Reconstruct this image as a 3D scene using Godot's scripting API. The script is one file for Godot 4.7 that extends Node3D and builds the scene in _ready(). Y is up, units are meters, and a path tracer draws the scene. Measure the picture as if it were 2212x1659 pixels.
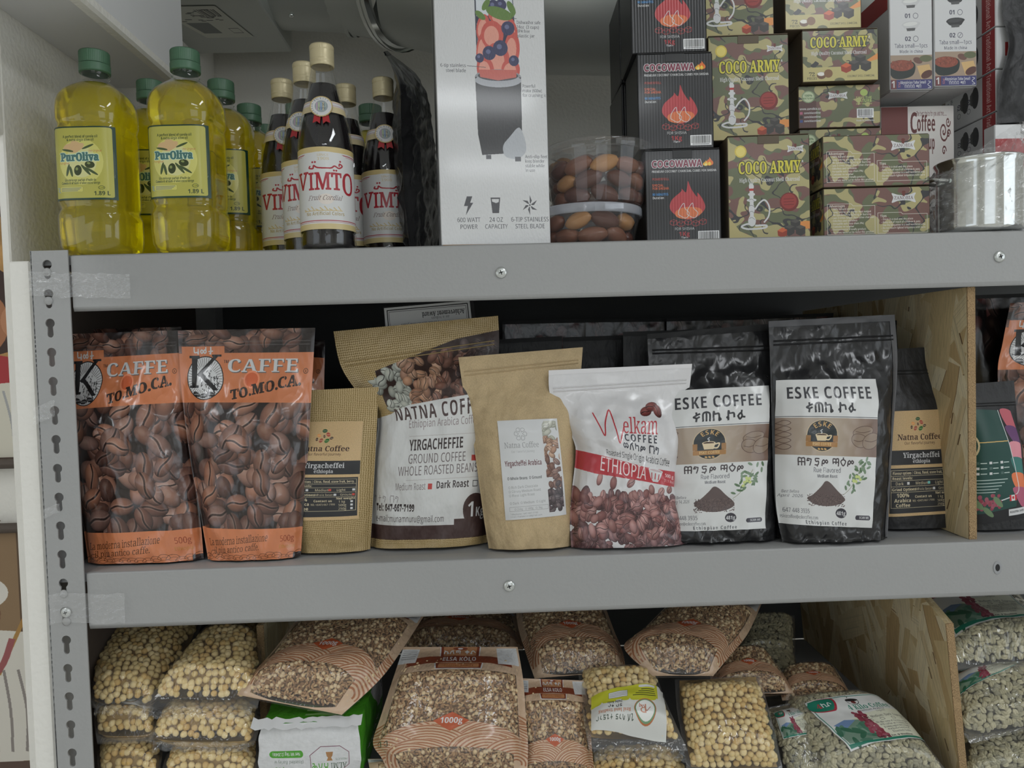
extends Node3D

# A shop shelf: grey steel rack with three levels of oil, cordial, cartons, coffee pouches and bags of roasted snacks.
# Metres, y up; the front of the shelf beams is the plane z = 0, the floor is y = 0.

func _ready() -> void:
	# camera
	var cam := Camera3D.new()
	cam.name = "camera"
	cam.fov = 53.07
	cam.near = 0.02
	cam.far = 30.0
	cam.position = Vector3(0, 1.5, 1.04)
	cam.rotation_degrees = Vector3(-2.1, -1.3, -1.69)
	add_child(cam)
	cam.current = true
	# surroundings: a closed room, no sky
	var env := Environment.new()
	env.background_mode = Environment.BG_COLOR
	env.background_color = Color(0.86, 0.92, 1.0)
	env.background_energy_multiplier = 1.6
	env.tonemap_mode = Environment.TONE_MAPPER_LINEAR
	env.tonemap_exposure = 0.092
	env.sdfgi_enabled = true
	env.ssao_enabled = true
	env.ssil_enabled = true
	var we := WorldEnvironment.new()
	we.name = "surroundings"
	we.environment = env
	add_child(we)
	# ceiling lights of the shop, behind and beside the viewer
	rng.seed = 20
	ceiling_light(Vector3(0.2, 2.86, 3.0), Vector2(1.2, 0.30), 10.0, "long white ceiling light panel over the aisle, nearer one of the aisle pair")
	ceiling_light(Vector3(1.1, 2.86, 4.4), Vector2(1.2, 0.30), 10.0, "long white ceiling light panel over the aisle, farther one of the aisle pair")
	ceiling_light(Vector3(1.2, 2.86, 1.5), Vector2(0.30, 1.2), 15.0, "long white ceiling light panel nearest the rack, set lengthwise")
	ceiling_light(Vector3(-1.5, 2.86, 1.3), Vector2(0.30, 1.2), 10.0, "long white ceiling light panel in the passage")
	# daylight through the shop window behind the viewer
	daylight("front_window_daylight", Vector3(0.35, 1.75, 5.085), 0.0, 14.0)
	daylight("side_window_daylight", Vector3(3.085, 1.75, 2.05), 90.0, 20.0)
	daylight("passage_window_daylight", Vector3(-2.285, 1.75, 2.6), -90.0, 11.0)
	set_fonts()
	make_materials()
	room()
	duct()
	rack()
	boards()
	top_shelf()
	middle_shelf()
	bottom_shelf()
	wall_paintings()

func daylight(called: String, at: Vector3, turn: float, energy: float) -> void:
	var l := AreaLight3D.new()
	l.name = called
	l.area_size = Vector2(2.46, 1.42)
	l.light_color = Color(0.95, 0.98, 1.0)
	l.light_energy = energy
	l.shadow_enabled = true
	l.set("area_range", 14.0)
	l.set("area_attenuation", 2.0)
	l.position = at
	l.rotation_degrees = Vector3(0, turn, 0)
	add_child(l)

func ceiling_light(at: Vector3, size: Vector2, energy: float, label: String) -> void:
	var t := thing("ceiling_light", at, label, "light")
	var housing := mat("lamp_housing", Color(0.85, 0.85, 0.85), 0.5)
	part(t, "housing", slab(Vector3(-size.x / 2 - 0.02, 0, -size.y / 2 - 0.02), Vector3(size.x / 2 + 0.02, 0.04, size.y / 2 + 0.02), housing))
	var glow := mat("lamp_diffuser", Color(0.9, 0.9, 0.9), 0.6)
	glow.emission_enabled = true
	glow.emission = Color(0.96, 0.98, 1.0)
	glow.emission_energy_multiplier = 6.0
	part(t, "diffuser", slab(Vector3(-size.x / 2, -0.008, -size.y / 2), Vector3(size.x / 2, -0.0005, size.y / 2), glow))
	var l := AreaLight3D.new()
	l.name = "lamp"
	l.area_size = size
	l.light_color = Color(0.97, 0.985, 1.0)
	l.light_energy = energy
	l.shadow_enabled = true
	l.set("area_range", 14.0)
	l.set("area_attenuation", 2.0)
	l.position = at + Vector3(0, -0.012, 0)
	l.rotation_degrees = Vector3(-90, 0, 0)
	add_child(l)

# ---------------------------------------------------------------- mesh building
class Geo:
	var v := PackedVector3Array()
	var t := PackedVector2Array()
	var i := PackedInt32Array()
	var col := PackedColorArray()

	func tri(a: int, b: int, c: int) -> void:
		i.append(a)
		i.append(b)
		i.append(c)

	# p: (nu + 1) * (nv + 1) points, rows first; seen from the front u runs right and v runs down
	func grid(p: PackedVector3Array, nu: int, nv: int, uv := Rect2(0, 0, 1, 1), flip := false) -> void:
		var at := v.size()
		v.append_array(p)
		for j in nv + 1:
			for k in nu + 1:
				t.append(uv.position + uv.size * Vector2(float(k) / nu, float(j) / nv))
		for j in nv:
			for k in nu:
				var a := at + j * (nu + 1) + k
				var b := a + 1
				var c := a + nu + 1
				var d := c + 1
				if flip:
					i.append_array([a, c, b, b, c, d])
				else:
					i.append_array([a, b, c, b, d, c])

	func quad(a: Vector3, b: Vector3, c: Vector3, d: Vector3, uv := Rect2(0, 0, 1, 1)) -> void:  # top left, top right, bottom right, bottom left as seen from the front
		grid(PackedVector3Array([a, b, d, c]), 1, 1, uv)

	# box with chamfered edges
	func box(c: Vector3, s: Vector3, r := 0.001) -> void:
		var hs := s * 0.5
		r = minf(r, minf(hs.x, minf(hs.y, hs.z)) * 0.9)
		for ax in 3:
			for sg in [-1.0, 1.0]:
				var n := Vector3.ZERO
				n[ax] = sg
				var u := Vector3.ZERO
				u[(ax + 1) % 3] = 1
				var w := n.cross(u)
				var hu: float = hs[(ax + 1) % 3] - r
				var hw: float = absf(w.dot(hs)) - r
				var o: Vector3 = c + n * hs[ax]
				quad(o - u * hu + w * hw, o + u * hu + w * hw, o + u * hu - w * hw, o - u * hu - w * hw)
		for ax in 3:
			var u := Vector3.ZERO
			u[ax] = 1
			for s1 in [-1.0, 1.0]:
				for s2 in [-1.0, 1.0]:
					var b := Vector3.ZERO
					b[(ax + 1) % 3] = s1
					var d := Vector3.ZERO
					d[(ax + 2) % 3] = s2
					var hb: float = hs[(ax + 1) % 3]
					var hd: float = hs[(ax + 2) % 3]
					var hu: float = hs[ax] - r
					var e1 := c + b * hb + d * (hd - r)
					var e2 := c + b * (hb - r) + d * hd
					if s1 * s2 > 0:
						quad(e1 - u * hu, e1 + u * hu, e2 + u * hu, e2 - u * hu)
					else:
						quad(e1 + u * hu, e1 - u * hu, e2 - u * hu, e2 + u * hu)
		for sx in [-1.0, 1.0]:
			for sy in [-1.0, 1.0]:
				for sz in [-1.0, 1.0]:
					var at := v.size()
					v.append_array([c + Vector3(sx * hs.x, sy * (hs.y - r), sz * (hs.z - r)), c + Vector3(sx * (hs.x - r), sy * hs.y, sz * (hs.z - r)), c + Vector3(sx * (hs.x - r), sy * (hs.y - r), sz * hs.z)])
					t.append_array([Vector2.ZERO, Vector2.ZERO, Vector2.ZERO])
					if sx * sy * sz > 0:
						tri(at, at + 2, at + 1)
					else:
						tri(at, at + 1, at + 2)

	# profile of (radius, height) from bottom to top, turned round y; rib > 0 knurls the wall
	func lathe(prof: Array, seg := 40, c := Vector3.ZERO, rib := 0.0, a0 := 0.0, a1 := TAU, uv := Rect2(0, 0, 1, 1)) -> void:
		var p := PackedVector3Array()
		var n := prof.size()
		for j in n:
			var q: Vector2 = prof[n - 1 - j]
			for k in seg + 1:
				var a := a0 + (a1 - a0) * k / seg
				var r := q.x - (rib if k % 2 == 1 and q.x > rib * 2 else 0.0)
				p.append(c + Vector3(sin(a) * r, q.y, cos(a) * r))
		grid(p, seg, n - 1, uv)

	func tube(path: Array, r: float, seg := 8, caps := true) -> void:
		var p := PackedVector3Array()
		var n := path.size()
		var side := Vector3.ZERO
		for j in n:
			var d: Vector3 = (path[mini(j + 1, n - 1)] - path[maxi(j - 1, 0)]).normalized()
			if side == Vector3.ZERO:
				side = d.cross(Vector3.UP if absf(d.y) < 0.9 else Vector3.RIGHT).normalized()
			side = (side - d * side.dot(d)).normalized()
			var up := d.cross(side)
			for k in seg + 1:
				p.append(path[j] + (side * cos(TAU * k / seg) + up * sin(TAU * k / seg)) * r)
		grid(p, seg, n - 1, Rect2(0, 0, 1, 1), true)
		if caps:
			for e in [0, n - 1]:
				var at := v.size()
				v.append(path[e])
				t.append(Vector2.ZERO)
				for k in seg + 1:
					v.append(p[e * (seg + 1) + k])
					t.append(Vector2.ZERO)
				for k in seg:
					if e == 0:
						tri(at, at + k + 1, at + k + 2)
					else:
						tri(at, at + k + 2, at + k + 1)

	# flat outline in x, y pushed back along -z by depth
	func extrude(outline: PackedVector2Array, depth: float, z := 0.0, uvs := Rect2(0, 0, 1, 1)) -> void:
		if Geometry2D.is_polygon_clockwise(outline):
			outline = outline.duplicate()
			outline.reverse()
		var ix := Geometry2D.triangulate_polygon(outline)
		var lo := outline[0]
		var hi := outline[0]
		for q in outline:
			lo = lo.min(q)
			hi = hi.max(q)
		for side in 2:
			var at := v.size()
			for q in outline:
				v.append(Vector3(q.x, q.y, z - depth * side))
				var f := (q - lo) / (hi - lo)
				t.append(uvs.position + uvs.size * Vector2(f.x, 1.0 - f.y))
			for k in ix.size() / 3:
				var a := ix[k * 3]
				var b := ix[k * 3 + 1]
				var c := ix[k * 3 + 2]
				var ccw := (outline[b] - outline[a]).cross(outline[c] - outline[a]) > 0
				if ccw == (side == 0):
					tri(at + a, at + c, at + b)
				else:
					tri(at + a, at + b, at + c)
		var n := outline.size()
		for k in n:
			var a := outline[k]
			var b := outline[(k + 1) % n]
			quad(Vector3(a.x, a.y, z), Vector3(b.x, b.y, z), Vector3(b.x, b.y, z - depth), Vector3(a.x, a.y, z - depth))
			# the outline runs counter-clockwise, so the wall's outside faces away from it
			var e := i.size()
			var s := i.slice(e - 6, e)
			for m in 2:
				i[e - 6 + m * 3 + 1] = s[m * 3 + 2]
				i[e - 6 + m * 3 + 2] = s[m * 3 + 1]

	# squashed ball
	func ball(c: Vector3, r: Vector3, seg := 8, rings := 5, crease := 0.0) -> void:
		var p := PackedVector3Array()
		for j in rings + 1:
			var b := PI * j / rings
			for k in seg + 1:
				var a := TAU * k / seg
				var d := Vector3(sin(b) * sin(a), cos(b), sin(b) * cos(a))
				var q := d * r
				if crease > 0.0 and d.y > 0.0:
					q.y -= crease * r.y * exp(-d.x * d.x * 30.0)
				p.append(c + q)
		grid(p, seg, rings)

	func normals() -> PackedVector3Array:
		var n := PackedVector3Array()
		n.resize(v.size())
		for k in i.size() / 3:
			var a := i[k * 3]
			var b := i[k * 3 + 1]
			var c := i[k * 3 + 2]
			var f := (v[c] - v[a]).cross(v[b] - v[a])
			n[a] += f
			n[b] += f
			n[c] += f
		for k in n.size():
			n[k] = n[k].normalized() if n[k].length_squared() > 1e-24 else Vector3.UP
		return n

	func weld_u(nu: int, nv: int, at := 0) -> void:  # nothing to weld in index space; kept simple: seams share positions
		pass

	func mesh(m: Material, into: ArrayMesh = null) -> ArrayMesh:
		var am := into if into else ArrayMesh.new()
		if v.is_empty():
			return am
		var arr := []
		arr.resize(Mesh.ARRAY_MAX)
		arr[Mesh.ARRAY_VERTEX] = v
		arr[Mesh.ARRAY_NORMAL] = normals()
		arr[Mesh.ARRAY_TEX_UV] = t
		if col.size() == v.size():
			arr[Mesh.ARRAY_COLOR] = col
		arr[Mesh.ARRAY_INDEX] = i
		am.add_surface_from_arrays(Mesh.PRIMITIVE_TRIANGLES, arr)
		am.surface_set_material(am.get_surface_count() - 1, m)
		return am

# ---------------------------------------------------------------- scene tree
var taken := {}
var FONTS := {}
var M := {}
var rng := RandomNumberGenerator.new()

func numbered(called: String) -> String:
	taken[called] = taken.get(called, -1) + 1
	return called if taken[called] == 0 else "%s_%03d" % [called, taken[called]]

func tag(o: Node3D, label: String, category: String, group := "") -> Node3D:
	o.set_meta("label", label)
	o.set_meta("category", category)
	if group:
		o.set_meta("group", group)
	return o

func thing(called: String, at: Vector3, label: String, category: String, group := "") -> Node3D:
	var o := Node3D.new()
	o.name = numbered(called)
	add_child(o)
	o.position = at
	return tag(o, label, category, group)

func part(parent: Node3D, called: String, m: Mesh, label := "") -> MeshInstance3D:
	var o := MeshInstance3D.new()
	o.name = called
	o.mesh = m
	parent.add_child(o, true)
	if label:
		o.set_meta("label", label)
	return o

func structure(called: String, m: Mesh, at := Vector3.ZERO) -> MeshInstance3D:
	var o := MeshInstance3D.new()
	o.name = called
	o.mesh = m
	o.position = at
	o.set_meta("kind", "structure")
	add_child(o)
	return o

func slab(a: Vector3, b: Vector3, m: Material, r := 0.0005) -> ArrayMesh:
	var g := Geo.new()
	g.box((a + b) * 0.5, (b - a).abs(), r)
	return g.mesh(m)

# ---------------------------------------------------------------- materials
func mat(called: String, c: Color, rough: float, metal := 0.0) -> StandardMaterial3D:
	var m := StandardMaterial3D.new()
	m.resource_name = called
	m.albedo_color = c
	m.roughness = rough
	m.metallic = metal
	M[called] = m
	return m

func printed(called: String, t: Texture2D, rough: float, coat := 0.0) -> StandardMaterial3D:
	var m := mat(called, Color.WHITE, rough)
	m.albedo_texture = t
	m.texture_repeat = false
	if coat > 0.0:
		m.clearcoat_enabled = true
		m.clearcoat = coat
		m.clearcoat_roughness = 0.12
	return m

func film(called: String, alpha: float, rough: float, tint := Color.WHITE) -> StandardMaterial3D:
	var m := mat(called, Color(tint.r, tint.g, tint.b, alpha), rough)
	m.transparency = BaseMaterial3D.TRANSPARENCY_ALPHA
	return m

func noise(freq: float, kind := FastNoiseLite.TYPE_SIMPLEX_SMOOTH, ridged := false, sd := 1, octaves := 3) -> FastNoiseLite:
	var n := FastNoiseLite.new()
	n.noise_type = kind
	n.frequency = freq
	n.seed = sd
	n.fractal_octaves = octaves
	if ridged:
		n.fractal_type = FastNoiseLite.FRACTAL_RIDGED
	return n

func relief(n: FastNoiseLite, size := 512, strength := 6.0) -> NoiseTexture2D:
	var t := NoiseTexture2D.new()
	t.width = size
	t.height = size
	t.seamless = true
	t.as_normal_map = true
	t.bump_strength = strength
	t.noise = n
	return t

func bump(m: StandardMaterial3D, t: Texture2D, strength: float, scale := 1.0) -> StandardMaterial3D:  # own uv, metres or 0..1
	m.normal_enabled = true
	m.normal_texture = t
	m.normal_scale = strength
	return m

# ---------------------------------------------------------------- flat print: a small 2D painter
class Canvas:
	var im: Image
	var w: int
	var h: int
	var fonts: Dictionary
	var cache: Dictionary
	var ox := 0.0
	var oy := 0.0
	var flipped := false

	func _init(width: int, height: int, bg: Color, f: Dictionary):
		w = width
		h = height
		fonts = f
		cache = f.cache
		im = Image.create(w, h, false, Image.FORMAT_RGBA8)
		im.fill(bg)

	func span(x0: int, x1: int, y: int, c: Color) -> void:
		x0 = maxi(x0, 0)
		x1 = mini(x1, w)
		if y < 0 or y >= h or x1 <= x0:
			return
		if c.a > 0.99:
			im.fill_rect(Rect2i(x0, y, x1 - x0, 1), c)
		else:
			for x in range(x0, x1):
				var o := im.get_pixel(x, y)
				var m := o.lerp(c, c.a)
				m.a = maxf(o.a, c.a)
				im.set_pixel(x, y, m)

	func rect(x: float, y: float, ww: float, hh: float, c: Color) -> void:
		if c.a > 0.99 and not flipped:
			im.fill_rect(Rect2i(int(x + ox), int(y + oy), int(round(ww)), int(round(hh))), c)
		else:
			poly([PackedVector2Array([Vector2(x, y), Vector2(x + ww, y), Vector2(x + ww, y + hh), Vector2(x, y + hh)])], c)

	func poly(cons: Array, c: Color) -> void:
		var ex := PackedFloat32Array()
		var lo := INF
		var hi := -INF
		for con in cons:
			var n: int = con.size()
			for i in n:
				var a: Vector2 = con[i] + Vector2(ox, oy)
				var b: Vector2 = con[(i + 1) % n] + Vector2(ox, oy)
				if flipped:
					a = Vector2(w - a.x, h - a.y)
					b = Vector2(w - b.x, h - b.y)
				if a.y == b.y:
					continue
				ex.append_array([a.x, a.y, b.x, b.y])
				lo = minf(lo, minf(a.y, b.y))
				hi = maxf(hi, maxf(a.y, b.y))
		if ex.is_empty():
			return
		var m := ex.size() / 4
		for y in range(maxi(0, int(floor(lo - 0.5))), mini(h, int(ceil(hi + 0.5)))):
			var yc := y + 0.5
			var hits: Array[Vector2] = []
			for e in m:
				var ay := ex[e * 4 + 1]
				var by := ex[e * 4 + 3]
				if (ay <= yc) != (by <= yc):
					var ax := ex[e * 4]
					hits.append(Vector2(ax + (yc - ay) / (by - ay) * (ex[e * 4 + 2] - ax), 1.0 if by > ay else -1.0))
			hits.sort()
			var wind := 0.0
			for k in hits.size() - 1:
				wind += hits[k].y
				if wind != 0.0:
					span(int(round(hits[k].x)), int(round(hits[k + 1].x)), y, c)

	func p(pts: Array, c: Color) -> void:
		poly([PackedVector2Array(pts)], c)

	func ell(cx: float, cy: float, rx: float, ry: float, c: Color, ang := 0.0) -> void:
		poly([ring_pts(cx, cy, rx, ry, ang)], c)

	func ring_pts(cx: float, cy: float, rx: float, ry: float, ang := 0.0, n := 28) -> PackedVector2Array:
		var a := PackedVector2Array()
		for i in n:
			a.append(Vector2(cx, cy) + Vector2(cos(TAU * i / n) * rx, sin(TAU * i / n) * ry).rotated(ang))
		return a

	func rrect(x: float, y: float, ww: float, hh: float, r: float, c: Color) -> void:
		var a := PackedVector2Array()
		for k in 4:
			var cc := Vector2(x + (ww - r if k == 0 or k == 3 else r), y + (hh - r if k < 2 else r))
			for j in 6:
				a.append(cc + Vector2(r, 0).rotated(PI / 2 * (k + j / 5.0)))
		poly([a], c)

	func frame(x: float, y: float, ww: float, hh: float, t: float, c: Color) -> void:
		line([Vector2(x, y), Vector2(x + ww, y), Vector2(x + ww, y + hh), Vector2(x, y + hh), Vector2(x, y)], t, c)

	func line(pts: Array, t: float, c: Color) -> void:
		for i in pts.size() - 1:
			var a: Vector2 = pts[i]
			var b: Vector2 = pts[i + 1]
			var d := (b - a).normalized() * t * 0.5
			var n := Vector2(-d.y, d.x)
			poly([PackedVector2Array([a + n - d * 0.5, b + n + d * 0.5, b - n + d * 0.5, a - n - d * 0.5])], c)

	func curve(pts: Array, t: float, c: Color, closed := false) -> void:
		line(smooth(pts, closed), t, c)

	func smooth(pts: Array, closed := false) -> Array:
		var out := []
		var n := pts.size()
		for i in (n if closed else n - 1):
			var p0: Vector2 = pts[(i - 1 + n) % n] if closed or i > 0 else pts[0]
			var p1: Vector2 = pts[i]
			var p2: Vector2 = pts[(i + 1) % n]
			var p3: Vector2 = pts[(i + 2) % n] if closed or i + 2 < n else pts[n - 1]
			for k in 5:
				out.append(p1.cubic_interpolate(p2, p0, p3, k / 5.0))
		out.append(pts[0] if closed else pts[n - 1])
		return out

	func blob(pts: Array, c: Color) -> void:
		poly([PackedVector2Array(smooth(pts, true))], c)

	func glyph(font: String, ch: String) -> Dictionary:
		var key := font + ch
		if not cache.has(key):
			var ts = TextServerManager.get_primary_interface()
			var r: RID = fonts[font]
			var gi: int = ts.font_get_glyph_index(r, 64, ch.unicode_at(0), 0)
			var d: Dictionary = ts.font_get_glyph_contours(r, 64, gi)
			var cons := []
			var at := 0
			for e in d.get("contours", []):
				var a := PackedVector2Array()
				for k in range(at, e + 1):
					a.append(Vector2(d.points[k].x, d.points[k].y))
				at = e + 1
				cons.append(a)
			cache[key] = {"c": cons, "a": ts.font_get_glyph_advance(r, 64, gi).x}
		return cache[key]

	func width(s: String, font: String) -> float:
		var t := 0.0
		for ch in s:
			t += glyph(font, ch).a
		return t / 64.0

	# x, y: left (al 0), middle (al 1) or right (al 2) end of the base line; fit: width in pixels; gap: extra letter spacing in em
	func text(s: String, x: float, y: float, size: float, c: Color, font := "s", al := 1, fit := 0.0, skew := 0.0, ang := 0.0, gap := 0.0, fat := 0.0) -> void:
		var nat := (width(s, font) + gap * (s.length() - 1)) * size
		var sx := fit / nat if fit > 0.0 else 1.0
		var pen := -nat * sx * al * 0.5
		for ch in s:
			var g := glyph(font, ch)
			var cons := []
			for con in g.c:
				var a := PackedVector2Array()
				for q in con:
					a.append(Vector2(pen + (q.x / 64.0 * size - q.y / 64.0 * size * skew) * sx, q.y / 64.0 * size).rotated(ang) + Vector2(x, y))
				cons.append(a)
			if fat > 0.0:
				for a in cons:
					var l := Array(a)
					l.append(a[0])
					line(l, fat, c)
			poly(cons, c)
			pen += (g.a / 64.0 + gap) * size * sx

	# letters along an arc of a circle: mid is the angle of the middle of the word
	func arc_text(s: String, cx: float, cy: float, r: float, size: float, c: Color, font := "s", mid := -PI / 2, gap := 0.0) -> void:
		var total := (width(s, font) + gap * s.length()) * size / r
		var a := mid - total / 2
		for ch in s:
			var adv: float = (glyph(font, ch).a / 64.0 + gap) * size / r
			var m := a + adv / 2
			text(ch, cx + cos(m) * r, cy + sin(m) * r, size, c, font, 1, 0.0, 0.0, m + PI / 2)
			a += adv

	# lettering in the Ethiopic script, drawn with strokes
	func ethiopic(s: String, x: float, y: float, size: float, c: Color, al := 1, weight := 0.13, ang := 0.0) -> void:
		var adv := 0.86 * size
		var total := 0.0
		for ch in s:
			total += adv * (0.5 if ch == " " else 1.0)
		var pen := -total * al * 0.5
		for ch in s:
			if ch == " ":
				pen += adv * 0.5
				continue
			for st in ETHIOPIC.get(ch, [[0.2, 1, 0.2, 0, 0.8, 0, 0.8, 1]]):
				var l := []
				for k in st.size() / 2:
					l.append(Vector2(pen + st[k * 2] * size * 0.72, (st[k * 2 + 1] - 1.0) * size * 0.8).rotated(ang) + Vector2(x, y))
				line(smooth(l) if l.size() > 3 else l, size * weight, c)
			pen += adv

	const ETHIOPIC := {
		"እ": [[0.5, 0, 0.5, 0.3, 0.2, 0.5, 0.5, 0.65, 0.5, 1], [0.5, 0.3, 0.9, 0.15], [0.5, 0.65, 0.85, 0.5]], "አ": [[0.2, 1, 0.2, 0.45, 0.5, 0.3, 0.85, 0.45, 0.85, 1], [0.15, 0.05, 0.5, 0.3], [0.5, 0.3, 0.9, 0]], "ኤ": [[0.2, 1, 0.2, 0.45, 0.5, 0.3, 0.8, 0.45, 0.8, 1], [0.15, 0.05, 0.5, 0.3], [0.8, 1, 1, 0.9, 0.9, 0.75, 0.8, 0.85]],
		"ስ": [[0.1, 1, 0.1, 0.2, 0.5, 0, 0.9, 0.2, 0.9, 1], [0.5, 0, 0.5, 1]], "ሳ": [[0.15, 0.7, 0.15, 0.1], [0.15, 0.1, 0.5, 0, 0.85, 0.1, 0.85, 1], [0.5, 0, 0.5, 0.7]], "ኬ": [[0.15, 1, 0.15, 0, 0.3, 0.25, 0.75, 0.25, 0.8, 1], [0.8, 1, 1, 0.9, 0.9, 0.75, 0.8, 0.85]], "ኮ": [[0.15, 1, 0.15, 0, 0.3, 0.25, 0.75, 0.25, 0.85, 0.7], [0.15, 0.6, 0, 0.7, 0.1, 0.8, 0.2, 0.75]],
		"ካ": [[0.15, 0.7, 0.15, 0, 0.3, 0.25, 0.75, 0.25, 0.8, 1]], "ኪ": [[0.15, 1, 0.15, 0, 0.3, 0.25, 0.75, 0.25, 0.8, 1], [0.8, 1, 1, 1]], "ፊ": [[0.1, 0.6, 0.4, 0.3, 0.6, 0.6, 0.35, 0.95, 0.1, 0.6], [0.5, 0.35, 0.55, 0], [0.55, 0.7, 0.95, 0.75]],
		"ጤ": [[0.05, 1, 0.05, 0.1, 0.5, 0.1, 0.95, 0.1, 0.95, 1], [0.5, 0.1, 0.5, 1], [0.05, 0.55, 0.95, 0.55]], "ጣ": [[0.05, 0.7, 0.05, 0.1, 0.5, 0.1, 0.9, 0.1, 0.9, 1], [0.5, 0.1, 0.5, 0.7], [0.05, 0.5, 0.9, 0.5]], "ና": [[0.2, 0.1, 0.7, 0.2], [0.7, 0.2, 0.65, 0.6, 0.5, 1], [0.2, 0.1, 0.1, 0.4, 0.4, 0.35]],
		"ዳ": [[0.1, 0.9, 0.6, 0.9, 0.7, 0.45, 0.25, 0.45, 0.2, 0.1, 0.8, 0.1], [0.5, 0.9, 0.5, 1.1]], "ም": [[0.55, 0.45, 0.3, 0.25, 0.1, 0.5, 0.3, 0.75, 0.55, 0.45, 0.75, 0.25, 0.95, 0.45, 0.8, 0.65, 0.55, 0.45], [0.1, 0.5, 0.05, 1]], "መ": [[0.5, 0.3, 0.25, 0.1, 0.05, 0.45, 0.25, 0.8, 0.5, 0.5, 0.75, 0.8, 0.95, 0.45, 0.75, 0.1, 0.5, 0.3]], "ሞ": [[0.5, 0.35, 0.25, 0.1, 0.05, 0.35, 0.25, 0.6, 0.5, 0.35, 0.75, 0.1, 0.95, 0.35, 0.75, 0.6, 0.5, 0.35], [0.1, 0.5, 0.1, 1]], "ሚ": [[0.5, 0.35, 0.25, 0.1, 0.05, 0.35, 0.25, 0.6, 0.5, 0.35, 0.75, 0.1, 0.95, 0.35, 0.75, 0.6, 0.5, 0.35], [0.5, 0.6, 0.6, 1, 0.95, 1]],
		"ዕ": [[0.5, 0.1, 0.1, 0.4, 0.5, 0.95, 0.9, 0.4, 0.5, 0.1], [0.5, 0.1, 0.5, -0.1]], "ል": [[0.15, 1, 0.3, 0.3, 0.5, 0.1, 0.7, 0.4, 0.85, 1], [0.5, 0.1, 0.75, -0.05]], "ቡ": [[0.1, 1, 0.1, 0.1, 0.5, 0.05, 0.9, 0.1, 0.9, 1], [0.9, 0.55, 1.1, 0.55]], "ቦ": [[0.15, 1, 0.15, 0.1, 0.5, 0.05, 0.85, 0.1, 0.85, 0.7]],
		"ት": [[0.5, 0, 0.5, 1], [0.2, 0.4, 0.85, 0.35]], "ቶ": [[0.5, 0.2, 0.5, 1], [0.2, 0.4, 0.85, 0.35], [0.5, 0.2, 0.7, 0.05, 0.5, 0]], "ቆ": [[0.5, 0, 0.5, 1], [0.5, 0.2, 0.15, 0.4, 0.5, 0.65, 0.85, 0.4, 0.5, 0.2]], "ሎ": [[0.1, 0.8, 0.3, 0.2, 0.5, 0.1, 0.7, 0.3, 0.9, 0.6], [0.15, 0.7, 0, 0.95, 0.25, 0.95, 0.15, 0.7]],
		"ሪ": [[0.2, 0.2, 0.6, 0.1, 0.5, 1, 0.9, 1]], "ላ": [[0.15, 0.7, 0.3, 0.2, 0.5, 0.1, 0.7, 0.4, 0.8, 1]], "ን": [[0.2, 0.15, 0.7, 0.3, 0.5, 1]], "ድ": [[0.1, 0.9, 0.6, 0.9, 0.7, 0.45, 0.25, 0.45, 0.2, 0.1, 0.8, 0.1]], "ሬ": [[0.2, 0.2, 0.6, 0.1, 0.5, 0.9, 0.9, 0.8, 0.7, 1]], "ዲ": [[0.1, 0.9, 0.6, 0.9, 0.7, 0.45, 0.25, 0.45, 0.2, 0.1, 0.8, 0.1], [0.6, 1, 0.95, 1]], "ግ": [[0.2, 1, 0.2, 0.2, 0.6, 0.05, 0.85, 0.3]]}

	# a photographed coffee bean, printed
	func bean(cx: float, cy: float, a: float, b: float, ang: float, base: Color, rim: Color, face: bool) -> void:
		var r := int(ceil(maxf(a, b)))
		var ca := cos(ang)
		var sa := sin(ang)
		for y in range(maxi(0, int(cy) - r), mini(h, int(cy) + r + 1)):
			for x in range(maxi(0, int(cx) - r), mini(w, int(cx) + r + 1)):
				var dx := x - cx
				var dy := y - cy
				var q := (dx * ca + dy * sa) / a
				var s := (-dx * sa + dy * ca) / b
				var d := q * q + s * s
				if d > 1.0:
					continue
				var nz := sqrt(1.0 - d)
				var lit := clampf(0.30 + 0.75 * nz - 0.30 * dy / r - 0.18 * dx / r, 0.0, 1.4)
				var col := rim.lerp(base, clampf(lit, 0.0, 1.0))
				if face:
					var cr := absf(s - 0.14 * sin(q * 3.6))
					if cr < 0.10:
						col = col.lerp(rim, 0.85)
					elif cr < 0.24:
						col = col.lerp(base.lightened(0.3), 0.4 * nz)
				if lit > 1.02:
					col = col.lerp(Color(1, 0.93, 0.86), (lit - 1.02) * 1.6)
				im.set_pixel(x, y, col)

	func beans(r: Rect2, size: float, cols: Array, rim: Color, rng: RandomNumberGenerator, dense := 1.5) -> void:
		var n := int(dense * r.get_area() / (size * size * 0.55))
		for i in n:
			var x := r.position.x + rng.randf() * r.size.x
			var y := r.position.y + rng.randf() * r.size.y
			var base: Color = cols[rng.randi() % cols.size()]
			base = base.lerp(Color.BLACK if rng.randf() < 0.5 else Color.WHITE, rng.randf() * 0.16)
			bean(x, y, size * rng.randf_range(0.45, 0.6), size * rng.randf_range(0.3, 0.4), rng.randf() * TAU, base, rim, rng.randf() < 0.6)

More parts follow.
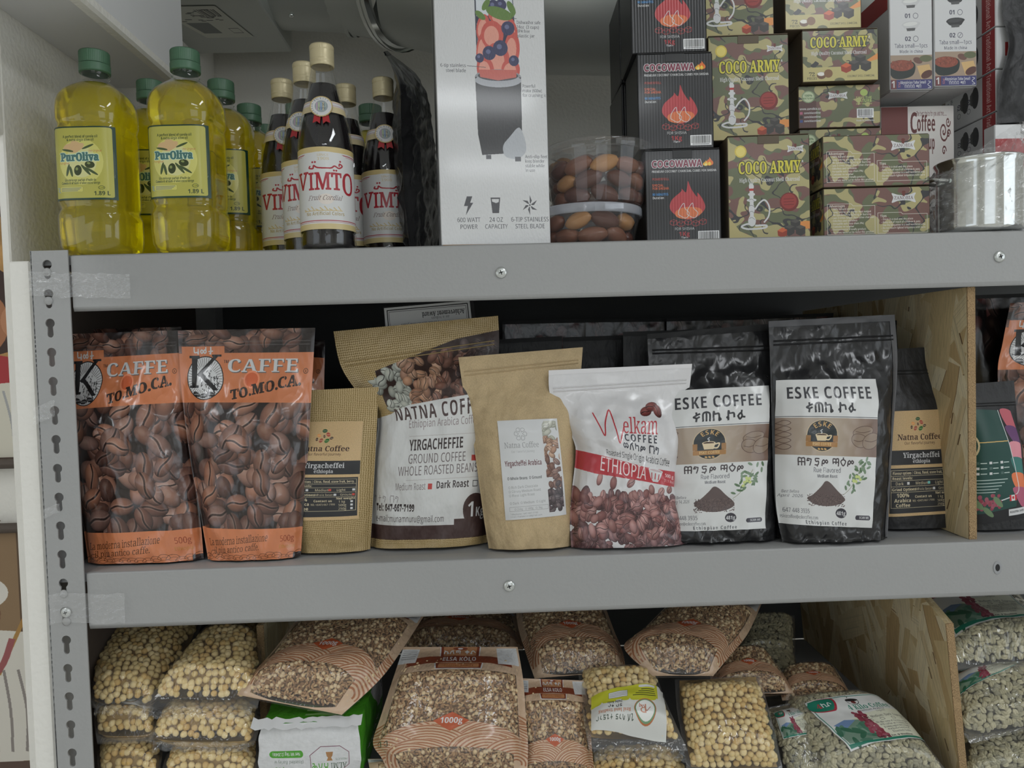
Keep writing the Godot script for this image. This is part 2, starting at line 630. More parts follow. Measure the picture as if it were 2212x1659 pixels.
	# woven jute, printed
	func burlap(r: Rect2i, pitch: float, light: Color, dark: Color, rng: RandomNumberGenerator) -> void:
		var fn := FastNoiseLite.new()
		fn.seed = 7
		fn.frequency = 0.02
		for y in range(r.position.y, mini(h, r.end.y)):
			for x in range(r.position.x, mini(w, r.end.x)):
				var wx := x + 2.6 * fn.get_noise_2d(x, y * 2.5)
				var wy := y + 2.6 * fn.get_noise_2d(x * 2.5 + 900, y)
				var fx := fposmod(wx / pitch, 2.0)
				var fy := fposmod(wy / pitch, 2.0)
				var hx := absf(fposmod(fx, 1.0) - 0.5) * 2.0
				var hy := absf(fposmod(fy, 1.0) - 0.5) * 2.0
				var over := (int(fx) + int(fy)) % 2 == 0
				var t := (1.0 - hx * hx) if over else (1.0 - hy * hy)
				if hx > 0.55 and hy > 0.5:
					t = -0.1
				t += 0.25 * fn.get_noise_2d(x * 9, y * 9)
				im.set_pixel(x, y, dark.lerp(light, clampf(t, 0.0, 1.0)))

	func speckle(r: Rect2i, amount: float, scale: float, sd: int, stretch := 1.0) -> void:
		var fn := FastNoiseLite.new()
		fn.seed = sd
		fn.frequency = scale
		for y in range(r.position.y, mini(h, r.end.y)):
			for x in range(r.position.x, mini(w, r.end.x)):
				var c := im.get_pixel(x, y)
				var k := 1.0 + amount * fn.get_noise_2d(x, y * stretch)
				im.set_pixel(x, y, Color(c.r * k, c.g * k, c.b * k, c.a))

	func camo(r: Rect2i, size: float, sd: int, cols: Array) -> void:
		var fn := FastNoiseLite.new()
		fn.frequency = 1.0 / size
		fn.seed = sd
		fn.fractal_octaves = 2
		for y in range(r.position.y, mini(h, r.end.y)):
			for x in range(r.position.x, mini(w, r.end.x)):
				var c: Color = cols[0]
				if fn.get_noise_2d(x * 0.8, y) > 0.08:
					c = cols[1]
				if fn.get_noise_2d(x * 0.8 + 5000, y) > 0.16:
					c = cols[2]
				if absf(fn.get_noise_2d(x * 0.8 + 9000, y)) < 0.06 and fn.get_noise_2d(x * 0.4, y * 0.4 + 3000) > 0.02:
					c = cols[3]
				im.set_pixel(x, y, c)

	func barcode(x: float, y: float, ww: float, hh: float, rng: RandomNumberGenerator) -> void:
		rect(x, y, ww, hh, Color(0.95, 0.95, 0.95))
		var at := x + ww * 0.06
		while at < x + ww * 0.93:
			var t := ww * rng.randf_range(0.006, 0.02)
			rect(at, y + hh * 0.08, maxf(t, 1.0), hh * 0.72, Color(0.08, 0.08, 0.08))
			at += t + ww * rng.randf_range(0.008, 0.02)
		rect(x + ww * 0.1, y + hh * 0.85, ww * 0.8, hh * 0.06, Color(0.3, 0.3, 0.3))

	func tex() -> ImageTexture:
		return ImageTexture.create_from_image(im)

# ---------------------------------------------------------------- bags and pouches: two sheets between a left and a right edge
class Sheet:
	var L: Array
	var R: Array
	var cum := PackedFloat32Array()
	var n := Vector3.BACK
	var front := 0.03
	var back := 0.03
	var flat_top := 0.1
	var rise := 0.35
	var flat_end := 0.0
	var open_end := 0.6
	var rim := 0.05
	var power := 2.6
	var crumple := 0.0
	var calm := Rect2()
	var field := FastNoiseLite.new()

	func _init(l: Array, r: Array, o: Dictionary):
		L = l
		R = r
		cum.append(0.0)
		for k in range(1, L.size()):
			cum.append(cum[k - 1] + ((L[k] + R[k]) * 0.5).distance_to((L[k - 1] + R[k - 1]) * 0.5))
		var m := L.size() - 1
		n = ((R[0] + R[m]) - (L[0] + L[m])).cross((L[0] + R[0]) - (L[m] + R[m])).normalized()
		for k in o:
			if k in self:
				set(k, o[k])
		field.seed = int(o.get("sd", 3))
		field.frequency = float(o.get("freq", 2.6))
		field.fractal_type = FastNoiseLite.FRACTAL_RIDGED if o.has("freq") else FastNoiseLite.FRACTAL_FBM
		field.fractal_octaves = 2

	func along(c: Array, v: float) -> Vector3:
		var s := clampf(v, 0.0, 1.0) * cum[cum.size() - 1]
		var k := 0
		while k < cum.size() - 2 and cum[k + 1] < s:
			k += 1
		var f := (s - cum[k]) / maxf(cum[k + 1] - cum[k], 1e-6)
		var m := c.size() - 1
		return c[k].cubic_interpolate(c[k + 1], c[maxi(k - 1, 0)], c[mini(k + 2, m)], f)

	func bulge(u: float, v: float) -> float:
		var e := absf(2.0 * u - 1.0) / (1.0 - rim)
		if e >= 1.0:
			return 0.0
		var a := pow(1.0 - pow(e, power), 0.62)
		var b := smoothstep(flat_top, flat_top + rise, v)
		if open_end > 0.0:
			b *= 1.0 - (1.0 - open_end) * smoothstep(0.72, 1.0, v)
		else:
			b *= pow(1.0 - smoothstep(1.0 - flat_end - rise * 0.7, 1.0 - flat_end, v), 0.7)
		return a * b

	func at(u: float, v: float, off := 0.0, behind := false, wrinkled := true) -> Vector3:
		var p := along(L, v).lerp(along(R, v), u)
		var b := bulge(u, v)
		if wrinkled and crumple > 0.0:
			var c := crumple
			if calm.has_area():
				var d := maxf(maxf(calm.position.x - u, u - calm.end.x), maxf(calm.position.y - v, v - calm.end.y))
				c *= lerpf(0.22, 1.0, smoothstep(-0.02, 0.10, d))
			b += c * (field.get_noise_2d(u * 1.3, v * 2.0 + (5.0 if behind else 0.0)) - 0.05) * (0.25 + 0.75 * smoothstep(0.0, 0.25, b)) * smoothstep(0.0, 0.06, u) * smoothstep(0.0, 0.06, 1.0 - u)
		var skin := 0.0005 * smoothstep(0.0, 0.03, minf(u, 1.0 - u))
		return p + n * (-back * maxf(b, 0.0) - off - skin if behind else front * b + off + skin)

	func patch(u0: float, v0: float, u1: float, v1: float, nu: int, nv: int, off := 0.0, behind := false, wrinkled := true) -> PackedVector3Array:
		var p := PackedVector3Array()
		for j in nv + 1:
			for k in nu + 1:
				p.append(at(lerpf(u0, u1, float(k) / nu), lerpf(v0, v1, float(j) / nv), off, behind, wrinkled))
		return p

	func normal(u: float, v: float) -> Vector3:
		var du := at(u + 0.012, v, 0.0, false, false) - at(u - 0.012, v, 0.0, false, false)
		var dv := at(u, minf(v + 0.012, 1.0), 0.0, false, false) - at(u, maxf(v - 0.012, 0.0), 0.0, false, false)
		return dv.cross(du).normalized()

	func shell(depth: float, v0: float, v1: float, nu: int, nv: int) -> PackedVector3Array:
		var p := PackedVector3Array()
		for j in nv + 1:
			for k in nu + 1:
				var u := lerpf(0.05, 0.95, float(k) / nu)
				var v := lerpf(v0, v1, float(j) / nv)
				p.append(at(u, v, 0.0, false, false) - normal(u, v) * depth)
		return p

	# q: the corners in sheet coordinates, top left, top right, bottom right, bottom left
	func patch4(q: Array, nu: int, nv: int, off := 0.0) -> PackedVector3Array:
		var p := PackedVector3Array()
		for j in nv + 1:
			for k in nu + 1:
				var a: Vector2 = q[0].lerp(q[1], float(k) / nu)
				var b: Vector2 = q[3].lerp(q[2], float(k) / nu)
				var c := a.lerp(b, float(j) / nv)
				p.append(at(c.x, c.y, off))
		return p

func body_mesh(s: Sheet, front: Material, back: Material, nu := 46, nv := 66) -> ArrayMesh:
	var g := Geo.new()
	g.grid(s.patch(0, 0, 1, 1, nu, nv), nu, nv)
	var m := g.mesh(front)
	g = Geo.new()
	g.grid(s.patch(0, 0, 1, 1, nu, nv / 2, 0.0, true), nu, nv / 2, Rect2(0, 0, 1, 1), true)
	if s.open_end > 0.0:
		var a := s.patch(0, 1, 1, 1, nu, 0 + 1)
		var b := s.patch(0, 1, 1, 1, nu, 0 + 1, 0.0, true)
		var p := PackedVector3Array()
		for f in 5:
			for k in nu + 1:
				var q := a[k].lerp(b[k], f / 4.0)
				q.y += sin(PI * f / 4.0) * 0.012 * s.bulge(float(k) / nu, 0.9)
				p.append(q)
		g.grid(p, nu, 4)
	return g.mesh(back, m)

func pouch(called: String, label: String, category: String, group: String, at: Vector3, l: Array, r: Array, front: Material, back: Material, o := {}) -> Array:
	var t := thing(called, at, label, category, group)
	var s := Sheet.new(l, r, o)
	part(t, "body", body_mesh(s, front, back))
	return [t, s]

func sticker(b: Array, called: String, q: Array, m: Material, label := "", off := 0.0012, nu := 30, nv := 40) -> MeshInstance3D:
	var g := Geo.new()
	g.grid(b[1].patch4(q, nu, nv, off), nu, nv)
	return part(b[0], called, g.mesh(m), label)

func band(b: Array, called: String, v0: float, v1: float, m: Material, off := 0.0008, u0 := 0.0, u1 := 1.0) -> void:  # welded seam or zip, on both faces
	var g := Geo.new()
	g.grid(b[1].patch(u0, v0, u1, v1, 24, 3, off), 24, 3, Rect2(0, v0 * 4, 4, (v1 - v0) * 4))
	g.grid(b[1].patch(u0, v0, u1, v1, 24, 3, off, true), 24, 3, Rect2(0, v0 * 4, 4, (v1 - v0) * 4), true)
	part(b[0], called, g.mesh(m))

func zip(b: Array, v: float, m: Material, r := 0.0011) -> void:
	for d in [0.0, 0.016]:
		var path := []
		for k in 25:
			path.append(b[1].at(0.03 + 0.94 * k / 24.0, v + d, 0.0004))
		var g := Geo.new()
		g.tube(path, r, 6)
		part(b[0], "zip_ridge", g.mesh(m))

# loose filling just under the clear sheet: single pieces as parts
func fill(b: Array, called: String, meshes: Array, size: float, opts := {}) -> void:
	var s: Sheet = b[1]
	var v0: float = opts.get("v0", 0.08)
	var v1: float = opts.get("v1", 0.97)
	var u0: float = opts.get("u0", 0.03)
	var u1: float = opts.get("u1", 0.97)
	var least: float = opts.get("least", 0.1)
	var spin: bool = opts.get("spin", true)
	var many: bool = opts.get("many", false)
	var jit: float = opts.get("jitter", 0.33)
	var places: Array[Transform3D] = []
	var v := v0
	var row := 0
	while v < v1:
		var per_v := s.at(0.5, v + 0.01, 0.0, false, false).distance_to(s.at(0.5, v - 0.01, 0.0, false, false)) / 0.02
		var u := u0 + rng.randf() * size / 0.2
		while u < u1:
			var per_u := s.at(u + 0.01, v, 0.0, false, false).distance_to(s.at(u - 0.01, v, 0.0, false, false)) / 0.02
			var uu := u + rng.randf_range(-jit, jit) * size / per_u
			var vv := v + rng.randf_range(-jit, jit) * size / per_v
			if s.bulge(uu, vv) > least:
				var nn := s.normal(uu, vv)
				var bs := Basis.IDENTITY
				if spin:
					bs = Basis(Quaternion(Vector3.UP, (nn + Vector3(rng.randf_range(-0.6, 0.6), rng.randf_range(-0.6, 0.6), rng.randf_range(-0.6, 0.6))).normalized())) * Basis(Vector3.UP, rng.randf() * TAU)
				var k := rng.randf_range(0.9, 1.1)
				places.append(Transform3D(bs.scaled(Vector3.ONE * k), s.at(uu, vv, 0.0, false, false) - nn * size * rng.randf_range(0.42, 0.60)))
			u += size * 0.98 / per_u
		v += size * 0.88 / per_v
		row += 1
	for k in range(places.size() - 1, 0, -1):
		var j := rng.randi() % (k + 1)
		var keep := places[k]
		places[k] = places[j]
		places[j] = keep
	if many:
		var step := meshes.size()
		for k in step:
			var mm := MultiMesh.new()
			mm.transform_format = MultiMesh.TRANSFORM_3D
			mm.mesh = meshes[k]
			var mine := []
			for q in range(k, places.size(), step):
				mine.append(places[q])
			mm.instance_count = mine.size()
			for q in mine.size():
				mm.set_instance_transform(q, mine[q])
			var o := MultiMeshInstance3D.new()
			o.name = called
			o.multimesh = mm
			o.set_meta("kind", "stuff")
			b[0].add_child(o, true)
	else:
		for k in places.size():
			var o := MeshInstance3D.new()
			o.name = called
			o.mesh = meshes[(k * 7 + k / 5) % meshes.size()]
			o.transform = places[k]
			b[0].add_child(o, true)

# a sack lying or leaning: core of filling, single pieces, clear film round all
func sack(called: String, label: String, category: String, group: String, at: Vector3, l: Array, r: Array, core: Material, film_mat: Material, o := {}) -> Array:
	var t := thing(called, at, label, category, group)
	var s := Sheet.new(l, r, o)
	var inner := Sheet.new(l, r, o)
	var skin := -float(o.get("skin", 0.006))
	inner.crumple = 0.0
	var g := Geo.new()
	var f0: float = o.get("core0", 0.04)
	var f1: float = o.get("core1", 0.955 - float(o.get("flat_end", 0.0)))
	g.grid(inner.shell(-skin, f0, f1, 22, 34), 22, 34)
	g.grid(inner.patch(0.05, f0, 0.95, f1, 20, 28, skin * 0.3, true), 20, 28, Rect2(0, 0, 1, 1), true)
	var c := part(t, o.get("core_name", "filling"), g.mesh(core))
	c.set_meta("kind", "stuff")
	g = Geo.new()
	g.grid(s.patch(0, 0, 1, 1, 36, 52, 0.001), 36, 52)
	g.grid(s.patch(0, 0, 1, 1, 20, 26, 0.001, true), 20, 26, Rect2(0, 0, 1, 1), true)
	part(t, "clear_film", g.mesh(film_mat))
	return [t, s]

# ---------------------------------------------------------------- cartons
# faces: dictionary of front / back / left / right / top / bottom -> material; the rest take "plain"; origin at the middle of the base
func carton_mesh(sz: Vector3, faces: Dictionary, r := 0.0012) -> ArrayMesh:
	var hx := sz.x * 0.5
	var hz := sz.z * 0.5
	var y := sz.y
	var m := ArrayMesh.new()
	var quads := {
		"front": [Vector3(-hx, y, hz), Vector3(hx, y, hz), Vector3(hx, 0, hz), Vector3(-hx, 0, hz)],
		"back": [Vector3(hx, y, -hz), Vector3(-hx, y, -hz), Vector3(-hx, 0, -hz), Vector3(hx, 0, -hz)],
		"left": [Vector3(-hx, y, -hz), Vector3(-hx, y, hz), Vector3(-hx, 0, hz), Vector3(-hx, 0, -hz)],
		"right": [Vector3(hx, y, hz), Vector3(hx, y, -hz), Vector3(hx, 0, -hz), Vector3(hx, 0, hz)],
		"top": [Vector3(-hx, y, -hz), Vector3(hx, y, -hz), Vector3(hx, y, hz), Vector3(-hx, y, hz)],
		"bottom": [Vector3(-hx, 0, hz), Vector3(hx, 0, hz), Vector3(hx, 0, -hz), Vector3(-hx, 0, -hz)]}
	for k in quads:
		var q: Array = quads[k]
		var c: Vector3 = (q[0] + q[2]) * 0.5
		var ru: Vector3 = (q[1] - q[0]).normalized() * r
		var rv: Vector3 = (q[3] - q[0]).normalized() * r
		var g := Geo.new()
		g.quad(q[0] + ru + rv, q[1] - ru + rv, q[2] - ru - rv, q[3] + ru - rv)
		g.mesh(faces.get(k, faces.plain), m)
	# rounded edges
	var e := Geo.new()
	e.box(Vector3(0, y * 0.5, 0), sz - Vector3.ONE * 0.0004, r)
	e.mesh(faces.plain, m)
	return m

func carton(called: String, label: String, category: String, group: String, at: Vector3, turn: float, sz: Vector3, faces: Dictionary) -> Node3D:
	var t := thing(called, at, label, category, group)
	t.rotation.y = turn
	part(t, "body", carton_mesh(sz, faces))
	return t

# seam of the closing flaps across the top or bottom, a tuck tab on the front
func flaps(t: Node3D, sz: Vector3, m: Material, tab := true) -> void:
	part(t, "top_flap", slab(Vector3(-sz.x * 0.5 + 0.001, sz.y, -sz.z * 0.48), Vector3(sz.x * 0.5 - 0.001, sz.y + 0.0012, sz.z * 0.5), m, 0.0004))
	if tab:
		part(t, "tuck_tab", slab(Vector3(-sz.x * 0.13, sz.y - 0.012, sz.z * 0.5 - 0.0004), Vector3(sz.x * 0.13, sz.y - 0.0005, sz.z * 0.5 + 0.0005), m, 0.0003))

func screw(parent: Node3D, called: String, at: Vector3, r: float, m: Material, dark: Material, cross := true) -> void:
	var g := Geo.new()
	var prof := [Vector2(r, 0), Vector2(r, r * 0.15), Vector2(r * 0.9, r * 0.32), Vector2(r * 0.6, r * 0.45), Vector2(0.0001, r * 0.5)]
	g.lathe(prof, 24)
	var o := part(parent, called, g.mesh(m))
	o.position = at
	o.rotation.x = PI / 2
	if cross:
		for k in 2:
			var b := Geo.new()
			b.box(Vector3(0, r * 0.49, 0), Vector3(r * 0.75, r * 0.08, r * 0.17), 0.0001)
			var d := part(o, "cross_slot", b.mesh(dark))
			d.rotation.y = PI / 2 * k + 0.3

# ---------------------------------------------------------------- prints on the packaging
const INK := Color(0.10, 0.10, 0.11)
const PAPER := Color(0.84, 0.84, 0.84)

func canvas(w: int, h: int, bg: Color) -> Canvas:
	return Canvas.new(w, h, bg, FONTS)

func set_fonts() -> void:
	FONTS["cache"] = {}
	for k in [["s", "Droid Sans", 400], ["b", "Droid Sans", 700], ["r", "Droid Serif", 400], ["R", "Droid Serif", 700], ["m", "Droid Sans Mono", 400]]:
		var f := SystemFont.new()
		f.font_names = PackedStringArray([k[1]])
		f.font_weight = k[2]
		FONTS[k[0]] = f.get_rids()[0]
		FONTS["keep" + k[0]] = f

func lion_badge(c: Canvas, x: float, y: float, r: float) -> void:
	c.ell(x, y, r * 1.0, r * 1.1, INK)
	c.ell(x, y, r * 0.95, r * 1.05, PAPER)
	for k in 46:
		var a := TAU * k / 46.0
		c.line([Vector2(x, y) + Vector2(cos(a), sin(a) * 1.1) * r * 0.55, Vector2(x, y) + Vector2(cos(a), sin(a) * 1.1) * r * 0.92], 2.0, Color(0.35, 0.33, 0.32))
	c.ell(x + r * 0.25, y + r * 0.2, r * 0.5, r * 0.62, PAPER)
	for k in 70:
		var a := rng.randf() * TAU
		var d := sqrt(rng.randf()) * r * 0.52
		var q := Vector2(x + r * 0.25 + cos(a) * d, y + r * 0.2 + sin(a) * d * 1.2)
		c.line([q, q + Vector2(rng.randf_range(-7, 7), rng.randf_range(4, 12))], 3.0, INK)
	for k in [[-0.45, 0.78, 0.5], [-0.05, 0.86, -0.2], [0.38, 0.78, 0.3]]:
		c.ell(x + r * k[0], y + r * k[1], r * 0.22, r * 0.13, INK, k[2])
		c.line([Vector2(x + r * (k[0] - 0.15), y + r * k[1]), Vector2(x + r * (k[0] + 0.15), y + r * k[1])], 2.0, PAPER)
	c.rect(x - r * 0.72, y - r * 1.1, r * 0.3, r * 1.5, INK)
	c.rect(x - r * 0.85, y - r * 1.12, r * 0.55, r * 0.12, INK)
	c.rect(x - r * 0.85, y + r * 0.32, r * 0.55, r * 0.12, INK)
	c.p([Vector2(x - r * 0.45, y - r * 0.2), Vector2(x + r * 0.45, y - r * 1.1), Vector2(x + r * 0.68, y - r * 1.1), Vector2(x - r * 0.3, y - r * 0.1)], INK)
	c.p([Vector2(x - r * 0.4, y - r * 0.25), Vector2(x - r * 0.15, y - r * 0.3), Vector2(x + r * 0.75, y + r * 0.55), Vector2(x + r * 0.5, y + r * 0.6)], INK)
	c.rect(x + r * 0.35, y - r * 1.16, r * 0.5, r * 0.1, INK)

func print_tomoca() -> Texture2D:
	var c := canvas(620, 1090, Color(0.13, 0.08, 0.07))
	var cols := [Color(0.54, 0.37, 0.30), Color(0.46, 0.31, 0.26), Color(0.62, 0.42, 0.33), Color(0.40, 0.27, 0.23)]
	c.beans(Rect2(0, 0, 620, 160), 96, cols, Color(0.13, 0.07, 0.06), rng, 2.0)
	c.beans(Rect2(0, 330, 620, 620), 118, cols, Color(0.13, 0.07, 0.06), rng, 2.1)
	var org := Color(0.82, 0.50, 0.33)
	c.rect(0, 136, 620, 218, org)
	c.rect(14, 104, 196, 40, org)
	c.flipped = true
	c.ethiopic("ቶሞካ", 620 - 110, 1090 - 108, 40, PAPER, 1, 0.14)
	c.flipped = false
	lion_badge(c, 122, 246, 88)
	c.text("TM", 206, 180, 18, INK, "s", 0)
	c.text("CAFFE", 392, 222, 76, Color(0.42, 0.40, 0.40), "R", 1, 334)
	c.text("CAFFE", 388, 218, 76, PAPER, "R", 1, 334)
	c.ell(342, 250, 38, 38, Color(0.95, 0.58, 0.42))
	c.ell(342, 250, 30, 30, Color(0.86, 0.42, 0.26))
	c.text("TO.", 300, 330, 62, Color(0.20, 0.14, 0.11), "R", 1, 100, 0.1, -0.22, 0.0, 3.0)
	c.text("MO.", 410, 304, 62, Color(0.20, 0.14, 0.11), "R", 1, 128, 0.1, -0.2, 0.0, 3.0)
	c.text("CA.", 520, 280, 64, Color(0.20, 0.14, 0.11), "R", 1, 110, 0.1, -0.15, 0.0, 3.0)
	for k in [[276, 312], [330, 306], [410, 290], [494, 262], [540, 262]]:
		c.line([Vector2(k[0], k[1] - 26), Vector2(k[0] + 6, k[1] + 20)], 2.5, org)
	c.ell(588, 214, 11, 11, INK)
	c.ell(588, 214, 9, 9, org)
	c.text("R", 588, 220, 15, INK)
	c.rect(0, 934, 620, 156, org)
	var br := Color(0.30, 0.16, 0.06)
	c.text("La moderna installazione", 236, 996, 42, br, "r", 1, 390, 0.35, -0.06)
	c.text("il piu antico caffe.", 220, 1036, 42, br, "r", 1, 310, 0.35, -0.06)
	c.text("500g", 540, 990, 36, Color(0.55, 0.20, 0.08), "s", 1)
	c.text("Ethiopia", 540, 1022, 24, Color(0.72, 0.50, 0.20), "s", 1)
	for k in 15:
		var x := 20.0 + k * 42
		var y := rng.randf_range(1046, 1076)
		c.curve([Vector2(x - 30, y + 6), Vector2(x - 12, y - 16), Vector2(x + 22, y - 12), Vector2(x + 32, y + 8), Vector2(x + 4, y + 20), Vector2(x - 30, y + 6)], 2.2, br)
		c.curve([Vector2(x - 16, y + 8), Vector2(x, y - 2), Vector2(x + 20, y)], 2.0, br)
	c.rect(578, 1052, 42, 40, Color(0.16, 0.12, 0.12))
	return c.tex()

func print_burlap(w: int, h: int, pitch: float) -> Canvas:
	var c := canvas(w, h, Color(0.8, 0.7, 0.5))
	c.burlap(Rect2i(0, 0, w, h), pitch, Color(0.80, 0.71, 0.54), Color(0.47, 0.37, 0.16), rng)
	return c

func bean_logo(c: Canvas, x: float, y: float, s: float, mono := false) -> void:
	var cols := [Color(0.13, 0.33, 0.20), Color(0.90, 0.62, 0.36), Color(0.72, 0.33, 0.26), Color(0.33, 0.19, 0.15), Color(0.30, 0.20, 0.16), Color(0.68, 0.36, 0.28), Color(0.20, 0.45, 0.20), Color(0.25, 0.17, 0.14)]
	var at := [[0, -0.5, 0.2], [-0.42, -0.12, 0.17], [0.32, -0.2, 0.2], [0.02, -0.05, 0.12], [-0.55, 0.2, 0.14], [-0.2, 0.3, 0.2], [0.28, 0.32, 0.22], [0.62, 0.1, 0.15]]
	for k in 8:
		var a: Array = at[k]
		var col: Color = cols[k] if not mono else Color(0.55, 0.55, 0.55)
		c.ell(x + a[0] * s, y + a[1] * s, a[2] * s, a[2] * s * 0.72, col, 0.4 * k)
		c.line([Vector2(x + (a[0] - a[2] * 0.7) * s, y + a[1] * s), Vector2(x + (a[0] + a[2] * 0.7) * s, y + a[1] * s)], maxf(1.5, s * 0.03), Color(0.85, 0.78, 0.66))

func print_natna_label(metal: bool) -> Texture2D:
	var kraft := Color(0.80, 0.68, 0.50)
	var c := canvas(400, 640, kraft)
	c.speckle(Rect2i(0, 0, 400, 640), 0.08, 0.12, 5)
	bean_logo(c, 176, 92, 74)
	c.text("Natna Coffee", 190, 186, 50, Color(0.24, 0.15, 0.12), "R", 1, 292)
	c.text("Our flavorful Journey", 190, 214, 24, Color(0.30, 0.20, 0.16), "s", 1, 200)
	c.rect(0, 250, 400, 92, Color(0.17, 0.17, 0.18))
	c.text("Yirgacheffei", 200, 298, 46, PAPER, "R", 1, 234)
	c.text("ethiopia", 200, 332, 32, PAPER, "R", 1, 110)
	c.rect(8, 362, 384, 258, Color(0.17, 0.17, 0.18))
	var ln := Color(0.86, 0.80, 0.66)
	c.frame(16, 374, 368, 212, 2.5, ln)
	for y in [406, 432, 464, 496]:
		c.line([Vector2(16, y), Vector2(384, y)], 2.0, ln)
	c.text("Flavour options | Citrus, floral, stone fruit, berry.", 200, 398, 22, ln, "b", 1, 350)
	c.text("Roast levels:", 22, 426, 20, ln, "b", 0)
	for k in 3:
		c.text(["Dark", "Medium", "Light"][k], 40 + k * 120, 456, 22, ln, "s", 0)
		c.rect(108 + k * 128, 440, 15, 15, PAPER if k != 1 else (Color(0.8, 0.3, 0.25) if not metal else Color(0.5, 0.8, 0.78)))
	c.text("Grind Options", 20, 488, 21, ln, "b", 0)
	c.text("Whole beans", 160, 488, 19, ln, "s", 0)
	c.text("Ground", 300, 488, 20, ln, "s", 0)
	c.rect(266, 474, 14, 14, PAPER)
	c.rect(364, 474, 14, 14, Color(0.8, 0.3, 0.25) if not metal else Color(0.5, 0.8, 0.78))
	c.text("100%", 82, 524, 30, ln, "b")
	c.text("Arabica", 82, 552, 27, ln, "b")
	c.text("Coffee", 82, 580, 27, ln, "b")
	c.text("Contact us", 206, 530, 20, ln, "b")
	c.text("TEL +(647) 667-7199", 206, 552, 16, ln, "s", 1, 136)
	c.text("Net weight", 330, 514, 19, ln, "b")
	for k in 3:
		c.text(["1 kg", "500g", "250g"][k], 292, 536 + k * 22, 20, ln, "s", 0)
		c.rect(356, 522 + k * 22, 13, 13, PAPER)
	return c.tex()

func print_natna_big() -> Texture2D:
	var c := print_burlap(780, 1080, 9.5)
	# white print with a waving left edge
	var brown := Color(0.27, 0.19, 0.18)
	var pts := [Vector2(170, 180), Vector2(780, 96), Vector2(780, 890), Vector2(0, 890), Vector2(0, 470), Vector2(140, 380)]
	c.p([Vector2(150, 200), Vector2(450, 118), Vector2(790, 92), Vector2(790, 420), Vector2(110, 420)], Color(0.2, 0.13, 0.11))
	var band_cols := [[Color(0.72, 0.73, 0.68)], [Color(0.74, 0.56, 0.44), Color(0.66, 0.48, 0.38)], [Color(0.46, 0.32, 0.27), Color(0.5, 0.34, 0.28)], [Color(0.26, 0.19, 0.18)]]
	for k in 4:
		for q in 1:
			c.beans(Rect2(150 + k * 155 - 30, 196 - k * 24, 185, 250 + k * 24), 62, band_cols[k], band_cols[k][0].darkened(0.62), rng, 1.6)
	# trim: jute above, paper below
	var im := print_burlap(780, 240, 9.5).im
	for x in 780:
		var top := int(lerpf(206, 92, clampf((x - 130) / 520.0, 0, 1)))
		if x < 130:
			top = 400
		c.im.blit_rect(im, Rect2i(x, 0, 1, mini(top, 240)), Vector2i(x, 0))
	c.p([Vector2(0, 470), Vector2(110, 452), Vector2(250, 400), Vector2(420, 388), Vector2(780, 372), Vector2(780, 900), Vector2(0, 900)], Color(0.83, 0.83, 0.82))
	c.text("NATNA COFFEE", 440, 470, 92, brown, "b", 1, 600, 0, -0.06, 0.08)
	c.text("Ethiopian Arabica Coffee", 460, 516, 56, Color(0.55, 0.50, 0.50), "s", 1, 460, 0, -0.05)
	c.line([Vector2(240, 566), Vector2(700, 550)], 2, Color(0.7, 0.67, 0.66))
	c.text("YIRGACHEFFIE", 420, 622, 66, Color(0.22, 0.18, 0.18), "b", 1, 350, 0, -0.04)
	c.text("GROUND COFFEE", 430, 680, 58, Color(0.42, 0.38, 0.38), "s", 1, 370, 0, -0.035)
	c.text("WHOLE ROASTED BEANS", 440, 734, 58, Color(0.42, 0.38, 0.38), "s", 1, 510, 0, -0.035)
	c.rect(650, 648, 30, 26, Color(0.72, 0.24, 0.22))
	c.frame(706, 692, 30, 24, 3, INK)
	c.line([Vector2(240, 762), Vector2(700, 748)], 2, Color(0.7, 0.67, 0.66))
	c.text("Medium Roast", 270, 806, 44, Color(0.50, 0.46, 0.46), "s", 1, 200, 0, -0.03)
	c.rect(384, 776, 26, 26, Color(0.72, 0.24, 0.22))
	c.text("Dark Roast", 540, 796, 46, Color(0.22, 0.18, 0.18), "b", 1, 210, 0, -0.03)
	c.frame(668, 766, 28, 26, 3, INK)
	c.ethiopic("ናትና ቡና", 112, 866, 40, Color(0.5, 0.47, 0.47), 1, 0.08)
	c.text("Tel: 647-667-7199", 40, 912, 46, Color(0.2, 0.16, 0.16), "b", 0, 260)
	c.rect(0, 890, 780, 100, Color(0.83, 0.83, 0.82))
	c.text("Tel: 647-667-7199", 40, 908, 48, Color(0.2, 0.16, 0.16), "b", 0, 262)
	c.text("e-mail:munamnuru@gmail.com", 36, 950, 36, Color(0.3, 0.26, 0.26), "s", 0, 460)
	c.ell(690, 900, 76, 76, brown)
	c.rect(560, 940, 260, 40, brown)
	c.text("1", 668, 934, 96, PAPER, "b")
	c.text("Kg", 722, 934, 56, PAPER, "b", 1, 58)
	c.rect(0, 964, 780, 62, brown)
	c.im.blit_rect(im, Rect2i(0, 0, 780, 120), Vector2i(0, 1026))
	return c.tex()

